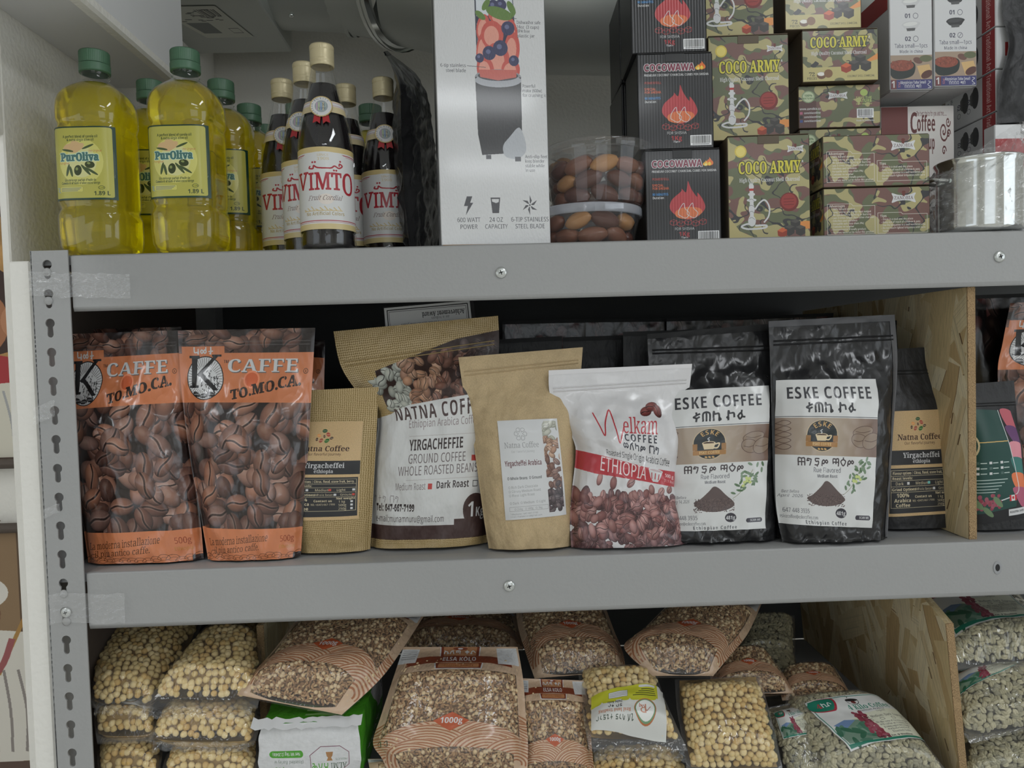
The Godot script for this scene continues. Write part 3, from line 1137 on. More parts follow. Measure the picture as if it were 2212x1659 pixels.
func print_kraft_label() -> Texture2D:
	var c := canvas(440, 640, Color(0.83, 0.83, 0.83))
	c.beans(Rect2(318, 0, 130, 130), 56, [Color(0.74, 0.74, 0.68)], Color(0.45, 0.45, 0.40), rng, 1.6)
	c.beans(Rect2(318, 130, 130, 130), 52, [Color(0.76, 0.62, 0.52), Color(0.7, 0.54, 0.44)], Color(0.32, 0.22, 0.18), rng, 1.6)
	c.beans(Rect2(318, 250, 130, 190), 50, [Color(0.52, 0.38, 0.33), Color(0.56, 0.40, 0.34)], Color(0.22, 0.14, 0.13), rng, 1.6)
	c.beans(Rect2(318, 420, 130, 190), 50, [Color(0.30, 0.25, 0.26), Color(0.36, 0.30, 0.31)], Color(0.14, 0.11, 0.12), rng, 1.6)
	c.rect(0, 0, 318, 640, Color(0.83, 0.83, 0.83))
	c.rect(318, 608, 130, 32, Color(0.83, 0.83, 0.83))
	c.rect(428, 0, 12, 640, Color(0.83, 0.83, 0.83))
	c.rect(318, 0, 122, 12, Color(0.83, 0.83, 0.83))
	var g := Color(0.58, 0.58, 0.58)
	for k in 6:
		var a := TAU * k / 6.0
		c.curve([Vector2(160, 92) + Vector2(cos(a), sin(a)) * 14, Vector2(160, 92) + Vector2(cos(a + 0.4), sin(a + 0.4)) * 40, Vector2(160, 92) + Vector2(cos(a), sin(a)) * 46, Vector2(160, 92) + Vector2(cos(a - 0.4), sin(a - 0.4)) * 36, Vector2(160, 92) + Vector2(cos(a), sin(a)) * 14], 3, g)
	c.text("Natna Coffee", 160, 182, 48, g, "r", 1, 252)
	c.text("Our Flavorful Journey", 166, 212, 20, Color(0.66, 0.66, 0.66), "s", 1, 168)
	c.text("Yirgacheffei Arabica", 160, 294, 46, Color(0.40, 0.22, 0.24), "b", 1, 266)
	c.text("O Whole Beans  O Ground", 160, 386, 28, Color(0.35, 0.35, 0.35), "b", 1, 248)
	for k in 3:
		c.text(["O Rich Dark Chocolate", "O Citrusy Medium Roast", "O Floral Light Roast"][k], 38, 438 + k * 24, 21, g, "s", 0)
	c.text("O Dark  O Medium  O Light", 40, 534, 21, g, "s", 0)
	c.frame(36, 552, 276, 28, 2, g)
	c.text("O 250g   O 500g   O 1kg", 170, 574, 19, g, "s", 1)
	c.text("Telephone : 647-667-7199", 38, 606, 17, g, "s", 0)
	c.text("Email: munamnuru@gmail.com", 38, 624, 16, g, "s", 0)
	return c.tex()

func print_kraft(w: int, h: int, sd: int) -> Texture2D:
	var c := canvas(w, h, Color(0.75, 0.66, 0.51))
	c.speckle(Rect2i(0, 0, w, h), 0.10, 0.25, sd, 0.4)
	c.speckle(Rect2i(0, 0, w, h), 0.06, 0.01, sd + 1)
	return c.tex()

func print_melkam() -> Texture2D:
	var white := Color(0.85, 0.84, 0.84)
	var c := canvas(660, 860, white)
	var pk := [Color(0.66, 0.46, 0.44), Color(0.56, 0.36, 0.35), Color(0.72, 0.52, 0.50)]
	c.beans(Rect2(0, 610, 660, 270), 56, [Color(0.40, 0.26, 0.27), Color(0.5, 0.33, 0.33)], Color(0.16, 0.07, 0.08), rng, 3.0)
	c.beans(Rect2(0, 600, 660, 200), 56, pk, Color(0.26, 0.13, 0.13), rng, 1.3)
	c.beans(Rect2(60, 556, 560, 60), 52, pk, Color(0.26, 0.13, 0.13), rng, 0.35)
	var red := Color(0.72, 0.20, 0.24)
	c.p([Vector2(0, 462), Vector2(150, 460), Vector2(420, 464), Vector2(660, 446), Vector2(660, 540), Vector2(420, 540), Vector2(120, 546), Vector2(0, 540)], red)
	c.text("ETHIOPIA", 286, 530, 92, Color(0.93, 0.88, 0.88), "s", 1, 290)
	c.p([Vector2(440, 470), Vector2(538, 464), Vector2(520, 508), Vector2(506, 530), Vector2(476, 532), Vector2(460, 512)], PAPER)
	c.ell(489, 468, 49, 10, PAPER)
	c.ell(489, 469, 40, 6, Color(0.75, 0.66, 0.66))
	for k in 3:
		c.line([Vector2(464 + k * 24, 486), Vector2(468 + k * 20, 516)], 6, red)
	c.text("500 g", 586, 490, 27, Color(0.92, 0.82, 0.82), "b", 1)
	c.text("(1.1 lbs)", 586, 518, 22, Color(0.92, 0.82, 0.82), "s", 1)
	c.text("Roasted Single Origin Arabica Coffee", 380, 440, 34, Color(0.16, 0.15, 0.17), "s", 1, 400, 0, -0.03)
	var s1 := [Vector2(166, 222), Vector2(178, 290), Vector2(190, 344), Vector2(214, 280), Vector2(252, 212), Vector2(262, 290), Vector2(268, 372), Vector2(292, 330), Vector2(308, 300)]
	c.curve(s1, 7, red)
	c.text("elkam", 396, 322, 96, red, "r", 1, 196, 0.25, -0.02)
	c.text("COFFEE", 396, 356, 42, Color(0.16, 0.16, 0.2), "b", 1, 190, 0, -0.02, 0.12)
	c.ethiopic("መልካም ቡና", 400, 398, 40, Color(0.16, 0.16, 0.2), 1, 0.15)
	for k in [[440, 226, -0.25], [472, 206, -0.1], [502, 226, 1.0]]:
		c.bean(k[0], k[1], 31, 20, k[2], Color(0.50, 0.24, 0.22), Color(0.16, 0.05, 0.05), true)
	return c.tex()

func cup_badge(c: Canvas, x: float, y: float, r: float) -> void:
	var gold := Color(0.80, 0.64, 0.40)
	c.ell(x, y, r * 1.06, r * 1.06, Color(0.78, 0.70, 0.58))
	c.ell(x, y, r, r, Color(0.13, 0.16, 0.17))
	c.arc_text("ESKE", x, y, r * 0.62, r * 0.44, gold, "b")
	c.ell(x - r * 0.05, y - r * 0.02, r * 0.42, r * 0.12, Color(0.88, 0.80, 0.66))
	c.ell(x - r * 0.05, y - r * 0.02, r * 0.34, r * 0.08, Color(0.25, 0.15, 0.10))
	c.p([Vector2(x - r * 0.46, y), Vector2(x + r * 0.36, y), Vector2(x + r * 0.24, y + r * 0.38), Vector2(x - r * 0.34, y + r * 0.38)], Color(0.88, 0.80, 0.66))
	c.curve([Vector2(x + r * 0.34, y + r * 0.06), Vector2(x + r * 0.62, y + r * 0.02), Vector2(x + r * 0.5, y + r * 0.28), Vector2(x + r * 0.28, y + r * 0.3)], r * 0.09, Color(0.88, 0.80, 0.66))
	c.curve([Vector2(x - r * 0.1, y - r * 0.12), Vector2(x - r * 0.02, y - r * 0.22), Vector2(x - r * 0.12, y - r * 0.3), Vector2(x, y - r * 0.4)], r * 0.05, PAPER)
	c.rect(x - r * 1.05, y + r * 0.02, r * 0.3, r * 0.42, Color(0.62, 0.45, 0.26))
	c.rect(x + r * 0.75, y + r * 0.02, r * 0.3, r * 0.42, Color(0.62, 0.45, 0.26))
	c.rrect(x - r * 1.05, y + r * 0.44, r * 2.1, r * 0.3, r * 0.06, Color(0.66, 0.48, 0.28))
	c.text("ESKE COFFEE", x, y + r * 0.67, r * 0.25, Color(0.86, 0.74, 0.52), "b", 1, r * 1.3)
	for k in 3:
		c.ell(x + (k - 1) * r * 0.22, y + r * 0.88, r * 0.09, r * 0.06, gold, 0.4)

func print_eske(date1: String, date2: String) -> Texture2D:
	var c := canvas(560, 800, Color(0.85, 0.85, 0.84))
	c.text("ESKE COFFEE", 280, 112, 92, Color(0.20, 0.20, 0.22), "b", 1, 476, 0, 0, 0.04)
	c.ethiopic("እስኬ ኮፊ", 280, 186, 62, Color(0.12, 0.12, 0.14), 1, 0.16)
	c.line([Vector2(0, 212), Vector2(560, 212)], 3, INK)
	c.rect(0, 218, 560, 206, Color(0.60, 0.53, 0.46))
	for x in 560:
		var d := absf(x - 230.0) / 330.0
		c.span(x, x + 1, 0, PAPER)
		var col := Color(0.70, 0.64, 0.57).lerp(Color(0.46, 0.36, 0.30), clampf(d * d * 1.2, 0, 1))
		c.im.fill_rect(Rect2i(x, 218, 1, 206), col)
	var br := Color(0.33, 0.23, 0.18)
	for k in 5:
		var y := 250.0 + k * 34
		c.curve([Vector2(0, y), Vector2(34, y - 18), Vector2(66, y - 4), Vector2(36, y + 12), Vector2(0, y)], 3, br)
	for k in [[470, 290, 62, 30, -0.2], [448, 340, 48, 36, 0.3], [520, 340, 56, 40, -0.5]]:
		c.poly([c.ring_pts(k[0], k[1], k[2], k[3], k[4])], Color(0.56, 0.48, 0.41))
		var l := Array(c.ring_pts(k[0], k[1], k[2], k[3], k[4]))
		l.append(l[0])
		c.line(l, 3, br)
		c.curve([Vector2(k[0] - k[2] * 0.7, k[1]), Vector2(k[0], k[1] + 6), Vector2(k[0] + k[2] * 0.7, k[1] - 6)], 3, br)
	cup_badge(c, 230, 316, 84)
	c.ethiopic("ጤናዳም ጣዕም", 262, 476, 50, Color(0.25, 0.21, 0.22), 1, 0.13)
	c.text("Rue Flavored", 262, 512, 36, Color(0.33, 0.33, 0.36), "s", 1, 160)
	c.text("Medium Roast", 262, 540, 24, Color(0.35, 0.35, 0.38), "b", 1, 116)
	var lf := Color(0.38, 0.48, 0.36)
	c.curve([Vector2(362, 640), Vector2(410, 590), Vector2(470, 470)], 3, Color(0.55, 0.55, 0.45))
	for k in 34:
		var f := rng.randf()
		var q := Vector2(400, 600).lerp(Vector2(486, 450), f) + Vector2(rng.randf_range(-44, 52), rng.randf_range(-26, 30))
		c.ell(q.x, q.y, 15, 7, lf.lightened(rng.randf_range(-0.1, 0.2)), rng.randf() * TAU)
	for k in 6:
		c.ell(440 + rng.randf_range(-26, 30), 540 + rng.randf_range(-26, 26), 9, 9, Color(0.78, 0.82, 0.52))
	var pile := [Vector2(150, 660), Vector2(180, 640), Vector2(226, 592), Vector2(252, 560), Vector2(282, 570), Vector2(326, 618), Vector2(362, 652), Vector2(372, 676), Vector2(330, 696), Vector2(262, 704), Vector2(186, 694)]
	c.blob(pile, Color(0.38, 0.32, 0.31))
	for k in 240:
		c.ell(rng.randf_range(150, 372), rng.randf_range(636, 704), 3, 2.2, Color(0.30, 0.25, 0.24) if k % 2 else Color(0.44, 0.37, 0.36))
	c.text(date1, 66, 632, 25, Color(0.36, 0.36, 0.38), "s", 1, 86, 0.2)
	c.text(date2, 66, 658, 25, Color(0.36, 0.36, 0.38), "s", 1, 120, 0.2)
	c.text("647 448 3935", 96, 740, 29, Color(0.30, 0.30, 0.33), "s", 1, 140)
	c.text("eskecoffee@eskecoffee.com", 112, 768, 23, Color(0.36, 0.36, 0.38), "s", 1, 200)
	c.ell(352, 734, 33, 23, Color(0.22, 0.21, 0.24))
	c.text("481g", 352, 743, 25, PAPER, "b", 1)
	c.rrect(440, 740, 100, 22, 11, Color(0.22, 0.21, 0.25))
	c.text("SCAN ME", 498, 756, 15, PAPER, "b", 1)
	c.text("Ethiopian Coffee", 262, 793, 26, Color(0.33, 0.33, 0.35), "b", 1, 250, 0, 0, 0.2)
	return c.tex()

func print_green_pouch() -> Texture2D:
	var c := canvas(420, 720, Color(0.09, 0.09, 0.10))
	c.p([Vector2(0, 0), Vector2(290, 20), Vector2(300, 200), Vector2(360, 460), Vector2(330, 640), Vector2(0, 660)], Color(0.10, 0.27, 0.24))
	c.text("N", 60, 96, 84, Color(0.80, 0.66, 0.40), "R", 2)
	c.line([Vector2(0, 210), Vector2(300, 206)], 6, Color(0.85, 0.70, 0.42))
	c.ell(0, 230, 66, 84, Color(0.85, 0.78, 0.62))
	c.ell(0, 230, 54, 70, Color(0.10, 0.27, 0.24))
	for k in 6:
		var cols := [Color(0.75, 0.38, 0.42), Color(0.40, 0.24, 0.42), Color(0.86, 0.56, 0.60), Color(0.20, 0.45, 0.42), Color(0.88, 0.48, 0.30), Color(0.70, 0.36, 0.46)]
		c.blob([Vector2(310, 20 + k * 100), Vector2(420, 30 + k * 100), Vector2(420, 130 + k * 100), Vector2(350 + (k % 2) * 20, 140 + k * 100)], cols[k])
	c.curve([Vector2(292, 20), Vector2(304, 200), Vector2(350, 420), Vector2(346, 560), Vector2(180, 600)], 6, PAPER)
	for k in 9:
		c.rect(40 + (k / 3) * 90, 330 + (k % 3) * 34, 22, 16, PAPER if k % 4 else Color(0.3, 0.4, 0.38))
		c.rect(68 + (k / 3) * 90, 336 + (k % 3) * 34, 44, 6, Color(0.75, 0.80, 0.78))
	for k in 5:
		c.rect(14, 446 + k * 22, 260 - k * 26, 6, Color(0.70, 0.76, 0.74))
	for k in 40:
		c.ell(rng.randf_range(10, 210), rng.randf_range(560, 640), 13, 12, Color(0.55, 0.20, 0.27).lightened(rng.randf() * 0.2))
	for k in 3:
		c.ell(50 + k * 70, 600 + (k % 2) * 50, 46, 16, Color(0.42, 0.52, 0.38), 0.7)
	c.rect(280, 570, 56, 36, Color(0.78, 0.16, 0.20))
	c.rect(294, 570, 28, 36, PAPER)
	c.ell(308, 588, 8, 9, Color(0.78, 0.16, 0.20))
	c.rect(270, 650, 130, 40, PAPER)
	c.text("ROASTED DATE", 335, 674, 16, INK, "b")
	return c.tex()

const CAMO := [Color(0.40, 0.42, 0.31), Color(0.47, 0.34, 0.31), Color(0.70, 0.66, 0.47), Color(0.22, 0.22, 0.23)]

func print_oil() -> Texture2D:
	var c := canvas(420, 540, Color(0.05, 0.22, 0.16))
	c.rrect(8, 10, 396, 516, 14, Color(0.74, 0.72, 0.33))
	c.ell(200, 260, 150, 170, Color(0.85, 0.83, 0.46))
	c.ell(200, 260, 105, 115, Color(0.87, 0.86, 0.60))
	var dk := Color(0.16, 0.24, 0.12)
	c.text("A perfect blend of canola oil", 200, 84, 26, dk, "b", 1, 236)
	c.text("& extra virgin olive oil", 200, 108, 26, dk, "b", 1, 184)
	for k in [[120, 150, -0.3], [170, 132, 0.4], [150, 172, 0.1], [192, 152, -0.7]]:
		c.ell(k[0], k[1], 38, 22, Color(0.86, 0.72, 0.52), k[2])
	for k in [[112, 176, 40, 8, 0.2], [250, 150, 44, 8, -0.4], [108, 320, 46, 9, 1.8], [130, 330, 40, 9, 1.4], [230, 320, 50, 10, 0.9], [268, 330, 52, 9, 0.6]]:
		c.ell(k[0], k[1], k[2], k[3], Color(0.27, 0.34, 0.17), k[4])
	for k in [[176, 322, 26, 38, 0.1], [258, 282, 34, 26, 0.2]]:
		c.ell(k[0], k[1], k[2], k[3], Color(0.20, 0.25, 0.09), k[4])
		c.ell(k[0] - 7, k[1] - 10, k[2] * 0.35, k[3] * 0.3, Color(0.55, 0.60, 0.35), k[4])
	c.text("PurOliva", 190, 252, 78, Color(0.80, 0.90, 0.82), "R", 1, 262, 0, 0, 0, 13.0)
	c.text("PurOliva", 190, 252, 78, Color(0.10, 0.34, 0.30), "R", 1, 262, 0, 0, 0, 5.0)
	c.text("PurOliva", 190, 252, 78, Color(0.30, 0.48, 0.46), "R", 1, 262)
	c.text("The Original", 296, 188, 20, Color(0.74, 0.40, 0.24), "s", 1, 90, 0.2)
	c.text("l'Original", 84, 276, 20, Color(0.74, 0.40, 0.24), "s", 1, 70, 0.2)
	c.text("Un mélange parfait d'huile de", 190, 402, 24, dk, "b", 1, 214)
	c.text("Canola et d'huile d'olive extra vierge", 190, 424, 24, dk, "b", 1, 266)
	c.rrect(42, 440, 164, 42, 10, Color(0.62, 0.62, 0.30))
	c.rrect(44, 442, 160, 38, 9, Color(0.84, 0.82, 0.42))
	for k in 3:
		c.rect(54, 450 + k * 10, 140 - k * 12, 4, Color(0.42, 0.46, 0.50))
	c.curve([Vector2(22, 446), Vector2(40, 456), Vector2(30, 470), Vector2(44, 482)], 5, Color(0.55, 0.68, 0.78))
	c.ell(330, 452, 22, 14, dk)
	c.ell(330, 452, 19, 11, Color(0.80, 0.78, 0.30))
	c.text("COR", 330, 458, 16, dk, "b")
	c.text("1.89 L", 330, 508, 42, dk, "b", 1, 106)
	return c.tex()

func print_vimto() -> Texture2D:
	var c := canvas(1000, 520, Color(0.85, 0.85, 0.84))
	c.rect(0, 0, 1000, 34, Color(0.80, 0.72, 0.50))
	c.rect(0, 484, 1000, 36, Color(0.82, 0.75, 0.55))
	var red := Color(0.66, 0.14, 0.19)
	var gold := Color(0.80, 0.72, 0.52)
	for y in [46, 466]:
		c.line([Vector2(0, y), Vector2(1000, y)], 5, red)
		c.line([Vector2(0, y + 9), Vector2(1000, y + 9)], 2, red)
	c.ell(500, 70, 150, 40, Color(0.85, 0.85, 0.84))
	for off in [0, -500, 500]:
		var x: float = 500 + off
		c.text("SINCE", x, 58, 20, gold, "s", 1, 70)
		c.text("1908", x, 84, 26, gold, "r", 1, 70)
		c.curve([Vector2(x - 78, 120), Vector2(x - 84, 132), Vector2(x - 60, 136), Vector2(x - 54, 118), Vector2(x - 30, 132), Vector2(x + 40, 134), Vector2(x + 64, 120), Vector2(x + 90, 132), Vector2(x + 112, 116), Vector2(x + 96, 104), Vector2(x + 92, 118)], 9, red)
		for k in [[-46, 96], [-62, 96], [100, 88], [60, 148], [74, 148]]:
			c.ell(x + k[0], 0 + k[1], 6, 6, red)
		c.text("V", x - 186, 262, 150, red, "r", 0, 90, 0, 0.02, 0, 5)
		c.text("IMT", x - 92, 270, 148, red, "r", 0, 198, 0, 0, 0, 5)
		c.text("O", x + 104, 296, 190, red, "r", 0, 96, 0, 0, 0, 5)
		c.ell(x + 10, 330, 44, 34, Color(0.90, 0.86, 0.82))
		c.text("Fruit Cordial", x, 336, 42, Color(0.45, 0.36, 0.34), "r", 1, 200, 0.5)
		for k in 9:
			c.line([Vector2(x - 130 + k * 26, 392 - (k % 3) * 8), Vector2(x - 112 + k * 26, 402)], 6, gold)
		c.line([Vector2(x - 130, 403), Vector2(x + 104, 403)], 5, gold)
		c.text("No Artificial Colors", x, 432, 30, gold.darkened(0.15), "b", 1, 232)
	return c.tex()

func print_vimto_neck() -> Texture2D:
	var c := canvas(420, 150, Color(0.82, 0.76, 0.60))
	c.rect(0, 12, 420, 58, PAPER)
	for y in [20, 58]:
		c.line([Vector2(0, y), Vector2(420, y)], 4, Color(0.66, 0.14, 0.19))
	return c.tex()

func print_vimto_seal() -> Texture2D:
	var c := canvas(200, 200, Color(0.80, 0.72, 0.52))
	c.ell(100, 100, 90, 90, Color(0.84, 0.84, 0.84))
	c.arc_text("PURITY", 100, 100, 68, 26, Color(0.45, 0.45, 0.47), "s", -PI / 2, 0.3)
	c.arc_text("GUARANTEE", 100, 100, 74, 24, Color(0.45, 0.45, 0.47), "s", PI * 0.98, 0.2)
	c.ell(100, 100, 58, 58, Color(0.62, 0.65, 0.66))
	for k in 5:
		c.rect(56 + k * 19, 62, 9, 76, [Color(0.75, 0.62, 0.70), Color(0.72, 0.78, 0.58), Color(0.55, 0.66, 0.80), Color(0.80, 0.76, 0.60), Color(0.64, 0.72, 0.70)][k])
	c.text("N", 120, 96, 34, Color(0.35, 0.38, 0.42), "r")
	c.text("VPR", 108, 132, 34, Color(0.35, 0.38, 0.42), "r")
	return c.tex()

func print_blender_box() -> Texture2D:
	var c := canvas(560, 1240, Color(0.84, 0.84, 0.84))
	var g := Color(0.30, 0.30, 0.32)
	# drawn jar and motor; y grows down, the lower 1240 units of the panel
	c.p([Vector2(224, 0), Vector2(370, 0), Vector2(398, 120), Vector2(414, 500), Vector2(212, 500), Vector2(206, 120)], Color(0.84, 0.86, 0.88))
	c.line([Vector2(222, 0), Vector2(206, 120), Vector2(212, 500)], 7, Color(0.25, 0.27, 0.31))
	c.line([Vector2(372, 0), Vector2(398, 120), Vector2(414, 500)], 5, Color(0.45, 0.47, 0.51))
	c.p([Vector2(212, 250), Vector2(404, 240), Vector2(412, 500), Vector2(216, 500)], Color(0.20, 0.20, 0.30))
	for k in [[244, 300, 34, 60, 0.2], [340, 262, 70, 30, 0.3], [394, 310, 26, 50, -0.2], [236, 400, 30, 80, 0.1], [390, 390, 40, 76, 0.1], [290, 330, 58, 62, 0.1], [310, 440, 66, 78, 0.1], [250, 480, 44, 60, -0.2], [380, 480, 48, 50, 0.5]]:
		c.ell(k[0], k[1], k[2], k[3], Color(0.80, 0.36, 0.32), k[4])
		c.ell(k[0] - 4, k[1] + 4, k[2] * 0.66, k[3] * 0.7, Color(0.90, 0.62, 0.55), k[4])
	for k in [[300, 205, 30], [340, 200, 28], [330, 386, 38], [272, 408, 34], [222, 430, 22], [398, 440, 26], [372, 300, 34]]:
		c.ell(k[0], k[1], k[2], k[2] * 0.9, Color(0.24, 0.25, 0.38))
		c.ell(k[0] - 5, k[1] - 6, k[2] * 0.35, k[2] * 0.3, Color(0.42, 0.44, 0.58))
	for k in [[330, 236, 70, 26, 0.25], [262, 200, 30, 14, -0.9], [392, 212, 34, 16, 1.0], [380, 248, 34, 12, -0.4], [232, 246, 30, 14, 0.6]]:
		c.ell(k[0], k[1], k[2], k[3], Color(0.40, 0.52, 0.26), k[4])
	c.poly([c.ring_pts(314, 512, 120, 34)], Color(0.60, 0.61, 0.63))
	c.p([Vector2(196, 512), Vector2(432, 512), Vector2(430, 760), Vector2(410, 840), Vector2(220, 850), Vector2(202, 760)], Color(0.20, 0.20, 0.21))
	c.poly([c.ring_pts(314, 526, 120, 30)], Color(0.68, 0.69, 0.71))
	c.poly([c.ring_pts(314, 506, 104, 22)], Color(0.30, 0.30, 0.32))
	c.p([Vector2(216, 480), Vector2(412, 480), Vector2(408, 512), Vector2(314, 526), Vector2(222, 512)], Color(0.80, 0.42, 0.38))
	c.blob([Vector2(330, 810), Vector2(366, 770), Vector2(416, 730), Vector2(446, 790), Vector2(444, 840), Vector2(400, 866), Vector2(340, 856)], Color(0.72, 0.73, 0.75))
	c.rect(240, 850, 26, 18, Color(0.3, 0.3, 0.32))
	c.rect(390, 858, 30, 20, Color(0.3, 0.3, 0.32))
	for k in [["Dishwasher safe", 416, 280], ["24oz  (3 cups)", 416, 300], ["BPA free", 418, 318], ["plastic jar", 418, 338], ["Powerful", 438, 556], ["motor (600w)", 438, 576], ["for crushing ice", 438, 596], ["Anti-slip feet", 442, 864], ["keep blender", 442, 884], ["stable while", 442, 904], ["in use", 442, 924]]:
		c.text(k[0], k[1], k[2], 19, g, "s", 0, k[0].length() * 8.4)
	c.text("6-tip stainless", 150, 470, 21, g, "s", 2)
	c.text("steel blade", 150, 492, 21, g, "s", 2)
	c.line([Vector2(156, 464), Vector2(252, 470)], 2, g)
	c.line([Vector2(388, 256), Vector2(418, 258)], 2, g)
	c.p([Vector2(134, 1030), Vector2(162, 1030), Vector2(150, 1058), Vector2(166, 1058), Vector2(126, 1112), Vector2(138, 1072), Vector2(118, 1072)], g)
	c.p([Vector2(256, 1036), Vector2(306, 1036), Vector2(298, 1104), Vector2(264, 1104)], g)
	c.p([Vector2(262, 1042), Vector2(300, 1042), Vector2(298, 1056), Vector2(284, 1060), Vector2(264, 1054)], PAPER)
	for k in 6:
		var d := Vector2(0, -44).rotated(TAU * k / 6.0)
		c.p([Vector2(460, 1070), Vector2(460, 1070) + d.rotated(0.5) * 0.5, Vector2(460, 1070) + d], g)
	c.ell(460, 1070, 8, 8, PAPER)
	c.ell(460, 1070, 4, 4, g)
	for k in [["600 WATT", "POWER", 140], ["24 OZ", "CAPACITY", 282], ["6-TIP STAINLESS", "STEEL BLADE", 458]]:
		c.text(k[0], k[2], 1142, 27, g, "s", 1)
		c.text(k[1], k[2], 1172, 27, g, "s", 1)
	return c.tex()

func flame(c: Canvas, x: float, y: float, s: float, a: Color, b: Color) -> void:
	c.blob([Vector2(x, y), Vector2(x + 0.35 * s, y + 0.5 * s), Vector2(x + 0.6 * s, y + 0.85 * s), Vector2(x + 0.55 * s, y + 1.3 * s), Vector2(x, y + 1.55 * s), Vector2(x - 0.55 * s, y + 1.3 * s), Vector2(x - 0.62 * s, y + 0.85 * s), Vector2(x - 0.3 * s, y + 0.5 * s), Vector2(x - 0.2 * s, y + 0.3 * s), Vector2(x - 0.05 * s, y + 0.45 * s)], a)
	c.blob([Vector2(x, y + 0.8 * s), Vector2(x + 0.3 * s, y + 1.2 * s), Vector2(x, y + 1.5 * s), Vector2(x - 0.3 * s, y + 1.2 * s)], b)

func print_cocowawa() -> Texture2D:
	var c := canvas(460, 660, Color(0.14, 0.14, 0.15))
	var white := Color(0.84, 0.84, 0.84)
	c.text("COCOWAWA", 194, 116, 68, white, "b", 1, 316, 0, 0, 0, 9.0)
	c.text("COCOWAWA", 194, 116, 68, Color(0.50, 0.17, 0.26), "b", 1, 316, 0, 0, 0, 2.0)
	flame(c, 398, 54, 38, Color(0.90, 0.45, 0.15), Color(0.95, 0.80, 0.25))
	flame(c, 374, 74, 26, Color(0.95, 0.72, 0.20), Color(0.95, 0.90, 0.55))
	c.text("PREMIUM COCONUT CHARCOAL CUBES FOR SHISHA", 238, 152, 22, white, "b", 1, 404)
	c.text("POWERFULL", 38, 206, 24, Color(0.66, 0.22, 0.18), "b", 0, 106)
	c.text("SPECIAL", 38, 250, 24, Color(0.84, 0.38, 0.20), "b", 0, 72)
	c.text("FOR SHISHA", 38, 272, 24, Color(0.84, 0.38, 0.20), "b", 0, 104)
	c.text("90 MINUTES", 38, 314, 24, Color(0.25, 0.55, 0.80), "b", 0, 100)
	c.text("Duration", 38, 338, 24, white, "b", 0, 72)
	c.blob([Vector2(262, 216), Vector2(280, 270), Vector2(316, 330), Vector2(320, 300), Vector2(356, 360), Vector2(362, 420), Vector2(300, 480), Vector2(220, 480), Vector2(150, 420), Vector2(156, 350), Vector2(216, 290), Vector2(222, 270), Vector2(246, 296), Vector2(256, 256)], Color(0.74, 0.26, 0.28))
	c.blob([Vector2(180, 430), Vector2(240, 400), Vector2(330, 410), Vector2(340, 450), Vector2(256, 484), Vector2(190, 470)], Color(0.88, 0.48, 0.30))
	for x in [232, 286]:
		c.curve([Vector2(x - 34, 452), Vector2(x - 30, 420), Vector2(x, 372), Vector2(x + 8, 410), Vector2(x + 34, 444), Vector2(x + 10, 478), Vector2(x - 34, 452)], 4, white)
	for k in 5:
		var x := 146.0 + k * 46
		var y := 496.0 + (k % 2) * 10
		c.p([Vector2(x, y), Vector2(x + 20, y - 10), Vector2(x + 42, y - 2), Vector2(x + 40, y + 24), Vector2(x + 18, y + 32), Vector2(x - 2, y + 20)], Color(0.14, 0.14, 0.15))
		c.line([Vector2(x, y), Vector2(x + 20, y - 10), Vector2(x + 42, y - 2), Vector2(x + 40, y + 24), Vector2(x + 18, y + 32), Vector2(x - 2, y + 20), Vector2(x, y)], 3, Color(0.72, 0.28, 0.28))
		c.line([Vector2(x, y), Vector2(x + 22, y + 6), Vector2(x + 42, y - 2)], 3, Color(0.72, 0.28, 0.28))
		c.line([Vector2(x + 22, y + 6), Vector2(x + 18, y + 32)], 3, Color(0.72, 0.28, 0.28))
	c.text("FOR SHISHA", 234, 562, 26, white, "s", 1, 122)
	c.text("1Kg", 232, 604, 42, Color(0.72, 0.20, 0.22), "b", 1, 70)
	c.text("72pcs", 232, 620, 16, white, "b", 1)
	c.barcode(318, 572, 132, 72, rng)
	return c.tex()

func zanobia_badge(c: Canvas, x: float, y: float, s: float) -> void:
	c.blob([Vector2(x - s, y - s * 0.38), Vector2(x - s * 0.5, y - s * 0.24), Vector2(x, y - s * 0.2), Vector2(x + s * 0.5, y - s * 0.24), Vector2(x + s, y - s * 0.38), Vector2(x + s * 0.88, y), Vector2(x + s, y + s * 0.42), Vector2(x + s * 0.5, y + s * 0.28), Vector2(x, y + s * 0.24), Vector2(x - s * 0.5, y + s * 0.28), Vector2(x - s, y + s * 0.42), Vector2(x - s * 0.88, y)], PAPER)
	c.text("ZANOBIA", x, y + s * 0.16, s * 0.38, Color(0.33, 0.20, 0.18), "r", 1, s * 1.6)
	c.ell(x, y - s * 0.28, s * 0.13, s * 0.16, Color(0.42, 0.20, 0.17))
	c.p([Vector2(x - s * 0.18, y - s * 0.4), Vector2(x + s * 0.18, y - s * 0.4), Vector2(x + s * 0.1, y - s * 0.56), Vector2(x - s * 0.1, y - s * 0.56)], Color(0.42, 0.20, 0.17))

func army_title(c: Canvas, x: float, y: float, w: float) -> void:
	c.text("COCO ARMY", x, y, w * 0.26, Color(0.20, 0.20, 0.14), "R", 1, w, 0, 0, 0, w * 0.03)
	c.text("COCO ARMY", x, y, w * 0.26, Color(0.84, 0.80, 0.27), "R", 1, w, 0, 0, 0, w * 0.006)
	c.text("High Quality Coconut Shell Charcoal", x, y + w * 0.13, w * 0.085, PAPER, "R", 1, w * 0.97)
	c.text("R", x + w * 0.53, y - w * 0.15, w * 0.05, PAPER, "b")

